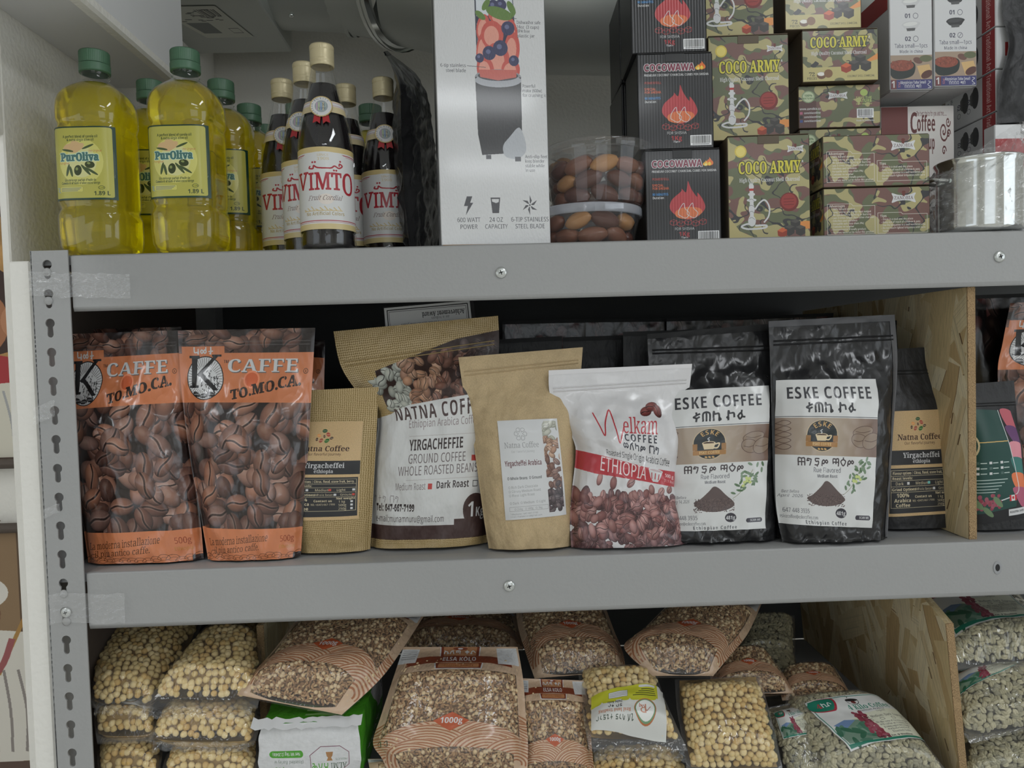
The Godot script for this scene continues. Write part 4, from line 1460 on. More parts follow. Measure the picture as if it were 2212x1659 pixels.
func coals(c: Canvas, x: float, y: float, s: float) -> void:
	for k in [[0.0, 0.0, 1.0], [-0.6, 0.55, 0.95], [0.5, 0.6, 1.0]]:
		var px: float = x + k[0] * s
		var py: float = y + k[1] * s
		c.p([Vector2(px - 0.5 * s, py - 0.3 * s), Vector2(px, py - 0.5 * s), Vector2(px + 0.5 * s, py - 0.3 * s), Vector2(px + 0.48 * s, py + 0.35 * s), Vector2(px, py + 0.6 * s), Vector2(px - 0.48 * s, py + 0.35 * s)], Color(0.24, 0.23, 0.22))
		c.p([Vector2(px - 0.5 * s, py - 0.3 * s), Vector2(px, py - 0.5 * s), Vector2(px + 0.5 * s, py - 0.3 * s), Vector2(px, py - 0.1 * s)], Color(0.33, 0.32, 0.30))
	var rx := x - 1.35 * s
	var ry := y + 0.8 * s
	c.p([Vector2(rx - 0.5 * s, ry - 0.2 * s), Vector2(rx, ry - 0.5 * s), Vector2(rx + 0.5 * s, ry - 0.25 * s), Vector2(rx + 0.45 * s, ry + 0.3 * s), Vector2(rx, ry + 0.5 * s), Vector2(rx - 0.45 * s, ry + 0.3 * s)], Color(0.62, 0.24, 0.15))
	c.p([Vector2(rx - 0.5 * s, ry - 0.2 * s), Vector2(rx, ry - 0.5 * s), Vector2(rx + 0.5 * s, ry - 0.25 * s), Vector2(rx, ry)], Color(0.82, 0.40, 0.24))

func print_army_tall() -> Texture2D:
	var c := canvas(460, 580, CAMO[0])
	c.camo(Rect2i(0, 0, 460, 580), 135.0, 11, CAMO)
	c.p([Vector2(0, 440), Vector2(60, 520), Vector2(150, 560), Vector2(460, 572), Vector2(460, 580), Vector2(0, 580)], Color(0.74, 0.69, 0.47))
	c.ell(440, 496, 60, 22, Color(0.88, 0.58, 0.30))
	c.ell(72, 80, 34, 34, Color(0.84, 0.75, 0.32))
	c.ell(72, 80, 26, 26, Color(0.90, 0.83, 0.45))
	zanobia_badge(c, 384, 72, 46)
	army_title(c, 234, 204, 356)
	# water pipe
	var w := PAPER
	c.line([Vector2(130, 296), Vector2(130, 480)], 22, w)
	for k in [[130, 276, 14, 18], [130, 318, 20, 10], [130, 350, 28, 9], [130, 400, 17, 30], [130, 466, 22, 30]]:
		c.ell(k[0], k[1], k[2], k[3], w)
	for k in 4:
		c.curve([Vector2(114, 350 + k * 34), Vector2(130, 344 + k * 34), Vector2(146, 356 + k * 34)], 2, Color(0.4, 0.4, 0.4))
	c.rect(118, 286, 24, 12, Color(0.72, 0.20, 0.20))
	for k in 3:
		c.curve([Vector2(122 + k * 8, 282), Vector2(118 + k * 8, 268), Vector2(126 + k * 8, 252)], 4, w)
	c.curve([Vector2(150, 400), Vector2(176, 366), Vector2(206, 352), Vector2(230, 390), Vector2(226, 440), Vector2(200, 474)], 9, w)
	c.curve([Vector2(150, 492), Vector2(210, 492), Vector2(200, 506), Vector2(110, 510), Vector2(70, 496), Vector2(100, 482), Vector2(120, 484)], 10, w)
	c.ell(344, 366, 54, 52, Color(0.46, 0.15, 0.14))
	c.ell(342, 362, 44, 42, Color(0.60, 0.22, 0.20))
	for k in 3:
		c.line([Vector2(314, 350 + k * 16), Vector2(370, 348 + k * 16)], 3, Color(0.40, 0.12, 0.12))
	coals(c, 378, 490, 56)
	return c.tex()

func print_army_wide() -> Texture2D:
	var c := canvas(520, 360, Color(0.76, 0.71, 0.48))
	c.camo(Rect2i(0, 0, 520, 260), 130.0, 23, CAMO)
	c.p([Vector2(0, 226), Vector2(60, 290), Vector2(170, 316), Vector2(330, 280), Vector2(420, 230), Vector2(520, 218), Vector2(520, 360), Vector2(0, 360)], Color(0.76, 0.71, 0.48))
	c.p([Vector2(430, 228), Vector2(520, 170), Vector2(520, 214), Vector2(440, 236)], Color(0.88, 0.58, 0.30))
	army_title(c, 250, 120, 400)
	coals(c, 400, 210, 74)
	c.text("72", 62, 322, 38, INK, "R", 1)
	c.text("PIECES", 62, 346, 22, INK, "s", 1)
	c.ell(128, 318, 32, 26, Color(0.45, 0.32, 0.22))
	c.ell(126, 308, 26, 14, Color(0.93, 0.92, 0.88))
	c.ell(176, 306, 30, 30, Color(0.52, 0.37, 0.24))
	c.text("COCONUT SHELL CHARCOAL", 402, 336, 20, INK, "s", 1, 190)
	c.ell(254, 360, 36, 22, Color(0.42, 0.42, 0.30))
	return c.tex()

func print_army_web() -> Texture2D:
	var c := canvas(560, 310, CAMO[0])
	c.camo(Rect2i(0, 0, 560, 310), 150.0, 31, CAMO)
	c.rect(0, 110, 120, 200, Color(0.36, 0.24, 0.22))
	zanobia_badge(c, 270, 72, 66)
	c.ell(66, 78, 46, 46, Color(0.55, 0.62, 0.48))
	c.ell(66, 78, 38, 38, Color(0.76, 0.80, 0.66))
	c.text("100%", 66, 76, 22, Color(0.33, 0.46, 0.30), "b")
	c.text("NATURAL", 66, 96, 18, Color(0.33, 0.46, 0.30), "b")
	c.text("www.zanobia.ca", 78, 176, 24, PAPER, "b", 1, 146)
	for k in 3:
		c.text("zanobiaonline", 92, 206 + k * 30, 22, PAPER, "b", 1, 116)
		c.rect(6, 190 + k * 30, 20, 20, [Color(0.72, 0.40, 0.50), Color(0.12, 0.12, 0.13), Color(0.25, 0.32, 0.55)][k])
	c.ell(450, 56, 26, 26, Color(0.66, 0.74, 0.40))
	c.text("SAVE THE", 450, 104, 26, Color(0.70, 0.76, 0.46), "b", 1, 110)
	c.text("NATURE", 450, 128, 30, Color(0.70, 0.76, 0.46), "b", 1, 110)
	c.text("SAVE THE EARTH", 450, 146, 15, Color(0.70, 0.76, 0.46), "b", 1, 110)
	c.barcode(400, 176, 116, 70, rng)
	c.text("Made in Indonesia", 458, 272, 18, PAPER, "b", 1, 124)
	return c.tex()

func print_army_tips() -> Texture2D:
	var c := canvas(740, 350, CAMO[1])
	c.camo(Rect2i(0, 0, 740, 350), 170.0, 47, [CAMO[1], CAMO[0], CAMO[2], CAMO[3]])
	zanobia_badge(c, 560, 72, 84)
	var w := Color(0.84, 0.82, 0.78)
	c.line([Vector2(22, 106), Vector2(190, 106), Vector2(204, 122), Vector2(356, 122), Vector2(356, 320), Vector2(22, 320), Vector2(22, 106)], 3, w)
	c.line([Vector2(376, 176), Vector2(540, 176), Vector2(552, 188), Vector2(724, 188), Vector2(724, 320), Vector2(376, 320), Vector2(376, 176)], 3, w)
	c.text("Advantages", 36, 128, 24, w, "b", 0, 110)
	var a := ["- 100% Natural product", "- Long lasting and higher heat output", "- No sparks while lighting or burning", "- Last 3 times longer than other charcoal", "- Odorless and tasteless", "- Versatile ash (less than 3%)", "- Contains no sulphur", "- Environmental friendly product", "- No trees were cut to make this product"]
	for k in a.size():
		c.text(a[k], 50, 148 + k * 20.5, 19, w, "b", 0, minf(300.0, a[k].length() * 7.6))
	c.text("Tips", 392, 206, 24, w, "b", 0)
	var b := ["- Store in a cool and dry place", "- Keep out of reach of children & pets", "- Use the briquettes in a well ventilated area", "- Do not touch lighted briquettes with bare", "  hands"]
	for k in b.size():
		c.text(b[k], 402, 228 + k * 20.5, 19, w, "b", 0, minf(310.0, b[k].length() * 7.2))
	return c.tex()

func bowl(c: Canvas, x: float, y: float, s: float, dark: bool) -> void:
	var a := Color(0.20, 0.20, 0.21) if dark else Color(0.80, 0.80, 0.80)
	c.blob([Vector2(x - s, y - s * 0.1), Vector2(x - s * 0.6, y - s * 0.36), Vector2(x + s * 0.3, y - s * 0.44), Vector2(x + s, y - s * 0.28), Vector2(x + s * 0.86, y), Vector2(x + s * 0.5, y + s * 0.34), Vector2(x - s * 0.5, y + s * 0.34), Vector2(x - s * 0.9, y + s * 0.08)], a)
	c.ell(x - 0.05 * s, y - s * 0.16, s * 0.78, s * 0.2, a.lightened(0.1) if dark else Color(0.88, 0.88, 0.87), -0.1)
	c.p([Vector2(x - s * 0.5, y + s * 0.26), Vector2(x + s * 0.5, y + s * 0.22), Vector2(x + s * 0.42, y + s * 0.5), Vector2(x - s * 0.42, y + s * 0.54)], Color(0.34, 0.34, 0.34))

func print_taba(dark: bool) -> Texture2D:
	var c := canvas(300, 660, Color(0.84, 0.84, 0.84))
	var ink := Color(0.24, 0.24, 0.32)
	for k in 2:
		bowl(c, 150, 96 + k * 150, 66, dark)
		c.text("0%d" % (k + 1), 128, 196 + k * 150, 40, ink, "b", 1)
		c.ell(184, 182 + k * 150, 19, 19, ink)
		c.ell(184, 182 + k * 150, 16, 16, Color(0.84, 0.84, 0.84))
		if dark and k == 1:
			c.line([Vector2(176, 344), Vector2(192, 322)], 3, ink)
	c.text("Taba small---1pcs", 150, 390, 36, ink, "s", 1, 238)
	c.text("Made in china", 150, 424, 28, ink, "s", 1, 168)
	c.rect(0, 438, 300, 160, Color(0.66, 0.58, 0.50))
	c.blob([Vector2(-10, 500), Vector2(60, 470), Vector2(150, 480), Vector2(180, 510), Vector2(160, 570), Vector2(80, 594), Vector2(10, 580)], Color(0.16, 0.19, 0.18))
	c.ell(82, 506, 86, 36, Color(0.58, 0.30, 0.23))
	for k in 60:
		c.ell(82 + rng.randf_range(-66, 66), 502 + rng.randf_range(-24, 24), 9, 5, Color(0.66, 0.36, 0.28).darkened(rng.randf() * 0.3), rng.randf() * 3)
	c.ell(198, 474, 34, 20, Color(0.45, 0.32, 0.28), 0.3)
	c.ell(256, 462, 46, 22, Color(0.40, 0.42, 0.30))
	c.p([Vector2(190, 510), Vector2(280, 500), Vector2(300, 560), Vector2(222, 596)], Color(0.84, 0.70, 0.48))
	c.ell(262, 566, 44, 24, Color(0.36, 0.22, 0.19), -0.4)
	c.rect(0, 598, 300, 62, Color(0.26, 0.26, 0.46))
	c.rect(2, 598, 40, 62, Color(0.45, 0.25, 0.25))
	c.text("1", 20, 650, 62, PAPER, "b")
	c.text("PCS", 54, 632, 20, Color(0.78, 0.5, 0.5), "b", 1, 0, 0, PI / 2)
	c.text("Abyssinian Taba Small", 162, 626, 26, PAPER, "b", 1, 186)
	c.ethiopic("የሐገር ጣባ", 162, 652, 22, PAPER, 1, 0.15)
	c.curve([Vector2(272, 610), Vector2(288, 616), Vector2(268, 632), Vector2(290, 650), Vector2(270, 654)], 4, PAPER)
	return c.tex()

func print_taba_side() -> Texture2D:
	var c := canvas(560, 260, Color(0.84, 0.84, 0.84))
	c.rect(440, 0, 120, 260, Color(0.62, 0.18, 0.19))
	c.text("Traditional Art", 480, 130, 58, Color(0.88, 0.72, 0.70), "b", 1, 250, 0, PI / 2)
	c.rect(0, 0, 60, 260, Color(0.45, 0.40, 0.33))
	for k in 20:
		c.ell(rng.randf_range(0, 50), rng.randf_range(0, 260), 12, 8, Color(0.3, 0.33, 0.22), rng.randf() * 3)
	for k in 2:
		var x := 250 + k * 100
		c.ell(x + 20, 110, 34, 72, Color(0.18, 0.18, 0.19))
		c.p([Vector2(x - 8, 60), Vector2(x - 30, 80), Vector2(x - 30, 140), Vector2(x - 8, 160)], Color(0.3, 0.3, 0.3))
		c.text("0%d" % (2 - k), x - 60, 120, 40, Color(0.24, 0.24, 0.32), "b", 1, 0, 0, PI / 2)
		c.ell(x - 44, 180, 18, 18, Color(0.24, 0.24, 0.32))
		c.ell(x - 44, 180, 15, 15, Color(0.84, 0.84, 0.84))
	c.text("Taba small---1pcs", 118, 130, 34, Color(0.24, 0.24, 0.32), "s", 1, 220, 0, PI / 2)
	c.text("Made in china", 82, 130, 26, Color(0.24, 0.24, 0.32), "s", 1, 160, 0, PI / 2)
	return c.tex()

func swirl(c: Canvas, x: float, y: float, s: float, turns: float, col: Color, t: float, dir := 1.0) -> void:
	var l := []
	for k in 26:
		var a := dir * TAU * turns * k / 25.0
		l.append(Vector2(x, y) + Vector2(cos(a), sin(a)) * s * (1.0 - k / 27.0))
	c.line(l, t, col)

func print_milk_cup() -> Texture2D:
	var c := canvas(520, 420, Color(0.88, 0.86, 0.84))
	c.rect(0, 0, 190, 420, Color(0.44, 0.21, 0.19))
	var br := Color(0.38, 0.17, 0.16)
	c.text("The best choice for you and me......", 362, 28, 20, br, "s", 1, 220)
	c.text("C", 232, 78, 84, br, "b", 1, 56)
	c.text("offee", 322, 72, 62, br, "b", 1, 134)
	c.text("milk cup", 304, 126, 56, br, "b", 1, 160)
	swirl(c, 448, 74, 32, 1.6, br, 6)
	swirl(c, 480, 46, 17, 1.3, br, 5)
	swirl(c, 484, 82, 14, 1.3, br, 5, -1)
	swirl(c, 450, 132, 16, 1.2, br, 5, -1)
	c.curve([Vector2(330, 240), Vector2(380, 200), Vector2(440, 196)], 12, Color(0.20, 0.18, 0.18))
	var mocha := Color(0.62, 0.50, 0.43)
	swirl(c, 380, 310, 80, 1.5, mocha, 12)
	swirl(c, 430, 250, 36, 1.3, mocha, 11)
	swirl(c, 470, 320, 32, 1.3, mocha, 10, -1)
	return c.tex()

func print_almi_front() -> Texture2D:
	var c := canvas(700, 380, Color(0.84, 0.84, 0.84))
	var gr := Color(0.30, 0.62, 0.16)
	c.flipped = true
	# upside down on the shelf: drawn turned round
	c.line([Vector2(80, 120), Vector2(150, 60), Vector2(270, 56), Vector2(340, 90), Vector2(344, 190), Vector2(270, 240), Vector2(140, 240), Vector2(80, 200), Vector2(80, 120)], 4, Color(0.45, 0.22, 0.30))
	c.p([Vector2(186, 206), Vector2(236, 206), Vector2(230, 180), Vector2(222, 170), Vector2(232, 150), Vector2(190, 150), Vector2(200, 170), Vector2(192, 180)], Color(0.66, 0.48, 0.30))
	c.text("ALMI", 150, 134, 52, Color(0.25, 0.35, 0.25), "r", 1, 110)
	c.text("PRODUCTS", 130, 164, 18, Color(0.35, 0.45, 0.35), "s", 1, 80)
	c.ethiopic("አልሚ", 278, 136, 46, gr, 1, 0.12)
	c.text("Kolo (", 470, 112, 58, gr, "b", 1, 130)
	c.ethiopic("ቆሎ", 580, 112, 40, gr, 1, 0.15)
	c.text("(Roasted Barley w", 490, 160, 30, Color(0.45, 0.5, 0.45), "s", 1, 200)
	c.rrect(390, 178, 230, 44, 20, gr)
	c.text("Net Wt 1kg (2.204lb)", 505, 210, 28, PAPER, "b", 1, 190)
	c.flipped = false
	c.speckle(Rect2i(0, 0, 700, 380), 0.03, 0.02, 3)
	return c.tex()

func print_almi_side() -> Texture2D:
	var c := canvas(520, 260, Color(0.30, 0.62, 0.16))
	c.barcode(30, 20, 160, 130, rng)
	c.rrect(330, 40, 170, 44, 20, Color(0.42, 0.70, 0.30))
	c.text("keep our world clean.", 415, 70, 24, PAPER, "b", 1, 150)
	c.text("Keep", 260, 130, 30, Color(0.7, 0.85, 0.6), "b")
	for k in 4:
		c.rect(220, 180 + k * 16, 260 - k * 30, 6, Color(0.62, 0.80, 0.50))
	return c.tex()

func print_almi_edge() -> Texture2D:
	var c := canvas(240, 560, Color(0.30, 0.62, 0.16))
	c.p([Vector2(110, 0), Vector2(240, 0), Vector2(240, 330), Vector2(150, 260)], Color(0.84, 0.84, 0.84))
	c.line([Vector2(150, 60), Vector2(210, 40), Vector2(214, 210), Vector2(166, 200)], 5, Color(0.25, 0.25, 0.27))
	c.text("Kolo (", 110, 400, 54, PAPER, "b", 1, 110, 0, -0.5)
	c.ethiopic("ቆሎ", 176, 360, 36, PAPER, 1, 0.15, -0.5)
	for k in 4:
		c.line([Vector2(60, 460 + k * 20), Vector2(180, 400 + k * 20)], 4, Color(0.6, 0.82, 0.48))
	return c.tex()

func print_dabo_label() -> Texture2D:
	var c := canvas(560, 300, Color(0.84, 0.84, 0.82))
	c.rect(0, 0, 560, 110, Color(0.76, 0.76, 0.20))
	for k in 12:
		c.ell(rng.randf_range(0, 480), 112, 30, 16, Color(0.76, 0.76, 0.20))
	c.rect(500, 0, 60, 300, Color(0.84, 0.84, 0.82))
	c.flipped = true
	var dk := Color(0.25, 0.27, 0.14)
	for k in 4:
		c.rect(76 + k * 4, 210 + k * 16, 180 - k * 26, 6, dk)
	c.rrect(80, 276, 130, 18, 8, PAPER)
	c.rect(296, 210, 140, 56, PAPER)
	c.frame(296, 210, 140, 56, 2, dk)
	for k in 3:
		c.line([Vector2(300, 226 + k * 13), Vector2(430, 226 + k * 13)], 2, dk)
	c.ell(162, 110, 84, 74, Color(0.72, 0.42, 0.24))
	c.ell(162, 110, 78, 68, Color(0.45, 0.60, 0.45))
	c.ell(162, 110, 70, 61, Color(0.93, 0.93, 0.91))
	c.line([Vector2(122, 120), Vector2(150, 90), Vector2(176, 134), Vector2(206, 120), Vector2(206, 150)], 4, Color(0.70, 0.38, 0.30))
	c.text("R", 176, 140, 84, Color(0.80, 0.55, 0.45), "s", 1, 60)
	c.text("Dabo Kolo", 390, 182, 32, INK, "R", 1, 110)
	c.ethiopic("ዳቦ ቆሎ", 390, 146, 28, INK, 1, 0.15)
	c.text("Real land Trading", 390, 110, 34, Color(0.72, 0.42, 0.26), "R", 1, 240)
	c.ethiopic("ሪል ላንድ ትሬዲንግ", 390, 70, 30, Color(0.22, 0.28, 0.22), 1, 0.14)
	c.flipped = false
	return c.tex()

func print_kilo_label() -> Texture2D:
	var c := canvas(560, 400, Color(0.84, 0.84, 0.83))
	var gr := Color(0.12, 0.47, 0.38)
	c.p([Vector2(30, 250), Vector2(260, 170), Vector2(420, 150), Vector2(552, 140), Vector2(552, 380), Vector2(30, 380)], Color(0.84, 0.84, 0.76))
	c.p([Vector2(20, 240), Vector2(130, 200), Vector2(250, 220), Vector2(250, 370), Vector2(20, 370)], Color(0.45, 0.55, 0.48))
	c.p([Vector2(30, 220), Vector2(120, 196), Vector2(180, 210), Vector2(80, 262)], Color(0.45, 0.55, 0.70))
	for k in 14:
		c.ell(rng.randf_range(30, 240), rng.randf_range(250, 366), 40, 15, Color(0.16, 0.36, 0.26).lightened(rng.randf() * 0.25), rng.randf() * 3)
	for k in 70:
		c.ell(230 + rng.randf_range(-34, 40) + k * 0.2, 150 + k * 3.1, 13, 12, Color(0.50, 0.15, 0.22).lightened(rng.randf() * 0.25))
	c.frame(12, 10, 536, 380, 5, gr)
	c.rect(12, 372, 536, 18, gr)
	c.blob([Vector2(12, 14), Vector2(150, 6), Vector2(180, 30), Vector2(150, 100), Vector2(110, 116), Vector2(12, 90)], Color(0.66, 0.18, 0.24))
	c.blob([Vector2(12, 14), Vector2(140, 10), Vector2(166, 32), Vector2(138, 92), Vector2(104, 106), Vector2(12, 84)], gr)
	c.text("4", 62, 74, 54, Color(0.72, 0.22, 0.26), "R")
	c.ethiopic("ኪሎ", 112, 70, 40, PAPER, 1, 0.15)
	c.curve([Vector2(250, 44), Vector2(262, 74), Vector2(300, 80), Vector2(326, 66), Vector2(336, 40)], 4, INK)
	c.ell(292, 42, 44, 12, INK)
	c.ell(292, 62, 16, 12, Color(0.4, 0.16, 0.16))
	c.curve([Vector2(276, 24), Vector2(286, 14), Vector2(280, 4)], 3, INK)
	c.text("4 Kilo Coffee", 366, 126, 58, gr, "R", 1, 290)
	c.text("Premium Arabica", 350, 148, 22, INK, "s", 1, 180, 0.2)
	c.text("Organic", 400, 166, 18, Color(0.4, 0.4, 0.4), "s", 1)
	c.text("Low  Medium  Dark  Espresso", 390, 210, 26, Color(0.2, 0.2, 0.2), "s", 1, 300)
	for k in 4:
		c.frame(262 + k * 78, 220, 24, 15, 2, INK)
	for k in 4:
		c.text(["We offer some of the most unique", "with coffee as it meets the", "growing region into a single", "experience."][k], 400, 258 + k * 19, 18, Color(0.25, 0.25, 0.25), "s", 1, 230 - k * 20)
	c.text("Roasted Date:", 400, 338, 22, Color(0.3, 0.3, 0.3), "s", 1)
	c.text("Danforth Ave. @ Woodbine", 330, 366, 20, INK, "b", 1, 240)
	return c.tex()

# film print of the barley snack: stripes, name band, clear windows (alpha 0)
func hills(c: Canvas, r: Rect2, peach: Color, ink: Color, n: int) -> void:
	for k in n:
		var x := r.position.x + rng.randf() * r.size.x
		var y := r.position.y + r.size.y * (0.3 + 0.9 * k / n)
		var a := rng.randf_range(-0.8, 0.8)
		var rad := rng.randf_range(0.5, 0.8) * r.size.y * 1.3
		c.ell(x, y + rad * 0.5, rad, rad, peach)
		var q := rad - 7
		while q > 12:
			var l := []
			for s in 20:
				l.append(Vector2(x, y + rad * 0.5) + Vector2(q, 0).rotated(PI + a * 0.4 + PI * s / 19.0))
			c.line(l, 8, ink)
			q -= 18

func print_elsa() -> Texture2D:
	var peach := Color(0.80, 0.69, 0.58)
	var ink := Color(0.64, 0.42, 0.29)
	var dk := Color(0.50, 0.24, 0.15)
	var c := canvas(640, 900, peach)
	hills(c, Rect2(0, 480, 640, 220), peach, ink, 16)
	# name panel
	c.rect(0, 0, 640, 200, peach)
	for k in 40:
		c.line([Vector2(-20 + k * 18, 210), Vector2(20 + k * 18, 110)], 2, peach.darkened(0.1))
	c.p([Vector2(206, 0), Vector2(434, 0), Vector2(424, 130), Vector2(216, 130)], PAPER)
	c.p([Vector2(212, 0), Vector2(428, 0), Vector2(418, 130), Vector2(222, 130)], dk)
	c.p([Vector2(226, 0), Vector2(414, 0), Vector2(406, 90), Vector2(234, 90)], Color(0.70, 0.50, 0.35))
	c.ell(320, 22, 40, 16, dk)
	c.ell(320, 22, 14, 8, PAPER)
	c.ethiopic("ኤልሳ ቆሎ", 320, 72, 38, PAPER, 1, 0.16)
	c.p([Vector2(50, 116), Vector2(160, 94), Vector2(320, 88), Vector2(480, 94), Vector2(590, 116), Vector2(590, 168), Vector2(480, 146), Vector2(320, 140), Vector2(160, 146), Vector2(50, 168)], dk)
	c.text("ELSA KOLO", 320, 130, 42, PAPER, "b", 1, 178)
	c.p([Vector2(196, 146), Vector2(444, 146), Vector2(436, 190), Vector2(204, 190)], PAPER)
	c.p([Vector2(202, 146), Vector2(438, 146), Vector2(430, 184), Vector2(210, 184)], dk)
	c.rrect(218, 150, 204, 28, 8, Color(0.72, 0.50, 0.34))
	c.text("ROASTED BARLEY", 320, 171, 18, Color(0.60, 0.36, 0.20), "b", 1, 150)
	c.rect(0, 30, 96, 110, PAPER)
	for k in 5:
		c.rect(10, 44 + k * 16, 76, 4, Color(0.5, 0.5, 0.5))
	c.rect(520, 20, 110, 130, PAPER)
	# clear windows
	var clear := Color(0, 0, 0, 0)
	for x in 640:
		var f := (x - 320.0) / 320.0
		var top := int(196 + 22 * f * f)
		var bot := int(520 + 110 * f * f * f * f + 46 * f * f)
		if x > 36 and x < 604:
			c.im.fill_rect(Rect2i(x, top, 1, bot - top), clear)
		var w0 := int(690 + 70 * f * f)
		if absf(f) < 0.8:
			c.im.fill_rect(Rect2i(x, w0, 1, maxi(0, int(890 - 60 * f * f) - w0)), clear)
	c.p([Vector2(320, 470), Vector2(396, 520), Vector2(320, 584), Vector2(244, 520)], Color(0.72, 0.34, 0.19))
	c.text("1000g", 320, 534, 44, PAPER, "b", 1, 96)
	for k in 2:
		c.curve([Vector2(20 + k * 30, 650), Vector2(34 + k * 30, 640), Vector2(30 + k * 30, 670), Vector2(18 + k * 30, 664)], 4, Color(0.25, 0.28, 0.2))
	return c.tex()

func print_award() -> Texture2D:
	var c := canvas(500, 360, Color(0.85, 0.85, 0.84))
	c.frame(16, 16, 468, 328, 5, INK)
	c.frame(26, 26, 448, 308, 2, INK)
	c.flipped = true
	c.text("Achievement Award", 160, 316, 40, INK, "R", 1, 250)
	c.text("For the last several years", 300, 260, 24, Color(0.4, 0.4, 0.4), "r", 1, 220)
	c.text("as a token", 180, 286, 22, Color(0.4, 0.4, 0.4), "r")
	c.flipped = false
	return c.tex()

func print_duct_label() -> Texture2D:
	var c := canvas(300, 200, Color(0.80, 0.80, 0.76))
	for k in 26:
		c.rect(rng.randf_range(20, 240), rng.randf_range(14, 90), rng.randf_range(8, 40), 4, Color(0.35, 0.35, 0.34))
	c.rect(26, 100, 110, 70, Color(0.52, 0.53, 0.52))
	for k in 9:
		c.rect(170 + k * 11, 20, 4 + (k % 3) * 2, 40, Color(0.3, 0.3, 0.3))
	c.frame(210, 140, 60, 30, 3, Color(0.4, 0.4, 0.4))
	return c.tex()

# two paintings on cloth, generic figures in white robes
func print_painting(upper: bool) -> Texture2D:
	var c := canvas(420, 760, Color(0.72, 0.55, 0.33))
	if upper:
		c.speckle(Rect2i(0, 0, 420, 760), 0.3, 0.008, 9)
		c.blob([Vector2(150, 200), Vector2(300, 150), Vector2(380, 220), Vector2(400, 330), Vector2(360, 420), Vector2(200, 420)], Color(0.24, 0.16, 0.13))
		c.ell(250, 330, 110, 130, Color(0.66, 0.44, 0.30))
		c.ell(366, 330, 24, 48, Color(0.74, 0.52, 0.38))
		c.blob([Vector2(160, 440), Vector2(330, 430), Vector2(400, 480), Vector2(390, 560), Vector2(180, 560)], Color(0.66, 0.20, 0.22))
		c.blob([Vector2(60, 560), Vector2(300, 520), Vector2(420, 540), Vector2(430, 770), Vector2(40, 770)], Color(0.84, 0.82, 0.76))
		for k in 6:
			c.curve([Vector2(100 + k * 60, 540), Vector2(130 + k * 56, 640), Vector2(110 + k * 62, 760)], 5, Color(0.66, 0.66, 0.66))
	else:
		c.rect(0, 0, 420, 760, Color(0.55, 0.45, 0.33))
		for k in 9:
			c.rect(k * 50, 0, 4, 420, Color(0.36, 0.28, 0.20))
		c.blob([Vector2(150, 320), Vector2(300, 300), Vector2(420, 360), Vector2(430, 640), Vector2(300, 690), Vector2(120, 640)], Color(0.84, 0.82, 0.78))
		c.ell(250, 250, 60, 80, Color(0.45, 0.30, 0.22))
		c.ell(250, 190, 78, 56, Color(0.86, 0.84, 0.80))
		c.line([Vector2(300, 430), Vector2(400, 150)], 9, Color(0.66, 0.50, 0.26))
		c.curve([Vector2(330, 330), Vector2(300, 420), Vector2(220, 520)], 14, Color(0.60, 0.34, 0.34))
		for k in 9:
			c.curve([Vector2(160 + k * 30, 420), Vector2(150 + k * 34, 540), Vector2(170 + k * 30, 660)], 6, Color(0.55, 0.52, 0.50))
		c.rect(0, 690, 420, 70, Color(0.36, 0.28, 0.24))
	c.rect(0, 0, 420, 14, Color(0.30, 0.24, 0.22))
	c.rect(0, 742, 420, 18, Color(0.34, 0.27, 0.23))
	return c.tex()

# strand board: glued flakes of wood, grain along each flake
func print_osb(sd: int) -> Texture2D:
	var c := canvas(1024, 1024, Color(0.84, 0.76, 0.60))
	var r := RandomNumberGenerator.new()
	r.seed = sd
	var tones := [Color(0.86, 0.79, 0.63), Color(0.82, 0.73, 0.55), Color(0.90, 0.84, 0.70), Color(0.76, 0.65, 0.47), Color(0.85, 0.77, 0.61)]
	for k in 240:
		var p := Vector2(r.randf() * 1024, r.randf() * 1024)
		var l := r.randf_range(70, 190)
		var w := r.randf_range(14, 60)
		var a := PI / 2 + r.randf_range(-0.55, 0.55) if r.randf() < 0.8 else r.randf() * TAU
		var d := Vector2(cos(a), sin(a))
		var n := Vector2(-d.y, d.x)
		var col: Color = tones[r.randi() % 5]
		var e := []
		var f := []
		for s in 5:
			e.append(p + d * l * (s / 2.0 - 1.0) + n * w * r.randf_range(0.8, 1.0))
			f.append(p + d * l * (1.0 - s / 2.0) - n * w * r.randf_range(0.8, 1.0))
		c.p(e + f, col)
		for s in 9:
			var o := n * w * r.randf_range(-0.8, 0.8)
			c.line([p + o - d * l * r.randf_range(0.2, 0.9), p + o + d * l * r.randf_range(0.2, 0.9)], r.randf_range(1.0, 2.6), col.darkened(r.randf_range(0.03, 0.14)))
		if r.randf() < 0.35:
			c.line([e[0], e[1], e[2]], 2.5, Color(0.45, 0.33, 0.18))
		if r.randf() < 0.2:
			c.line([p - d * 20 + n * w, p + d * 16 + n * w], 5, Color(0.36, 0.25, 0.13))
	c.speckle(Rect2i(0, 0, 1024, 1024), 0.06, 0.08, sd + 5, 0.15)
	return c.tex()

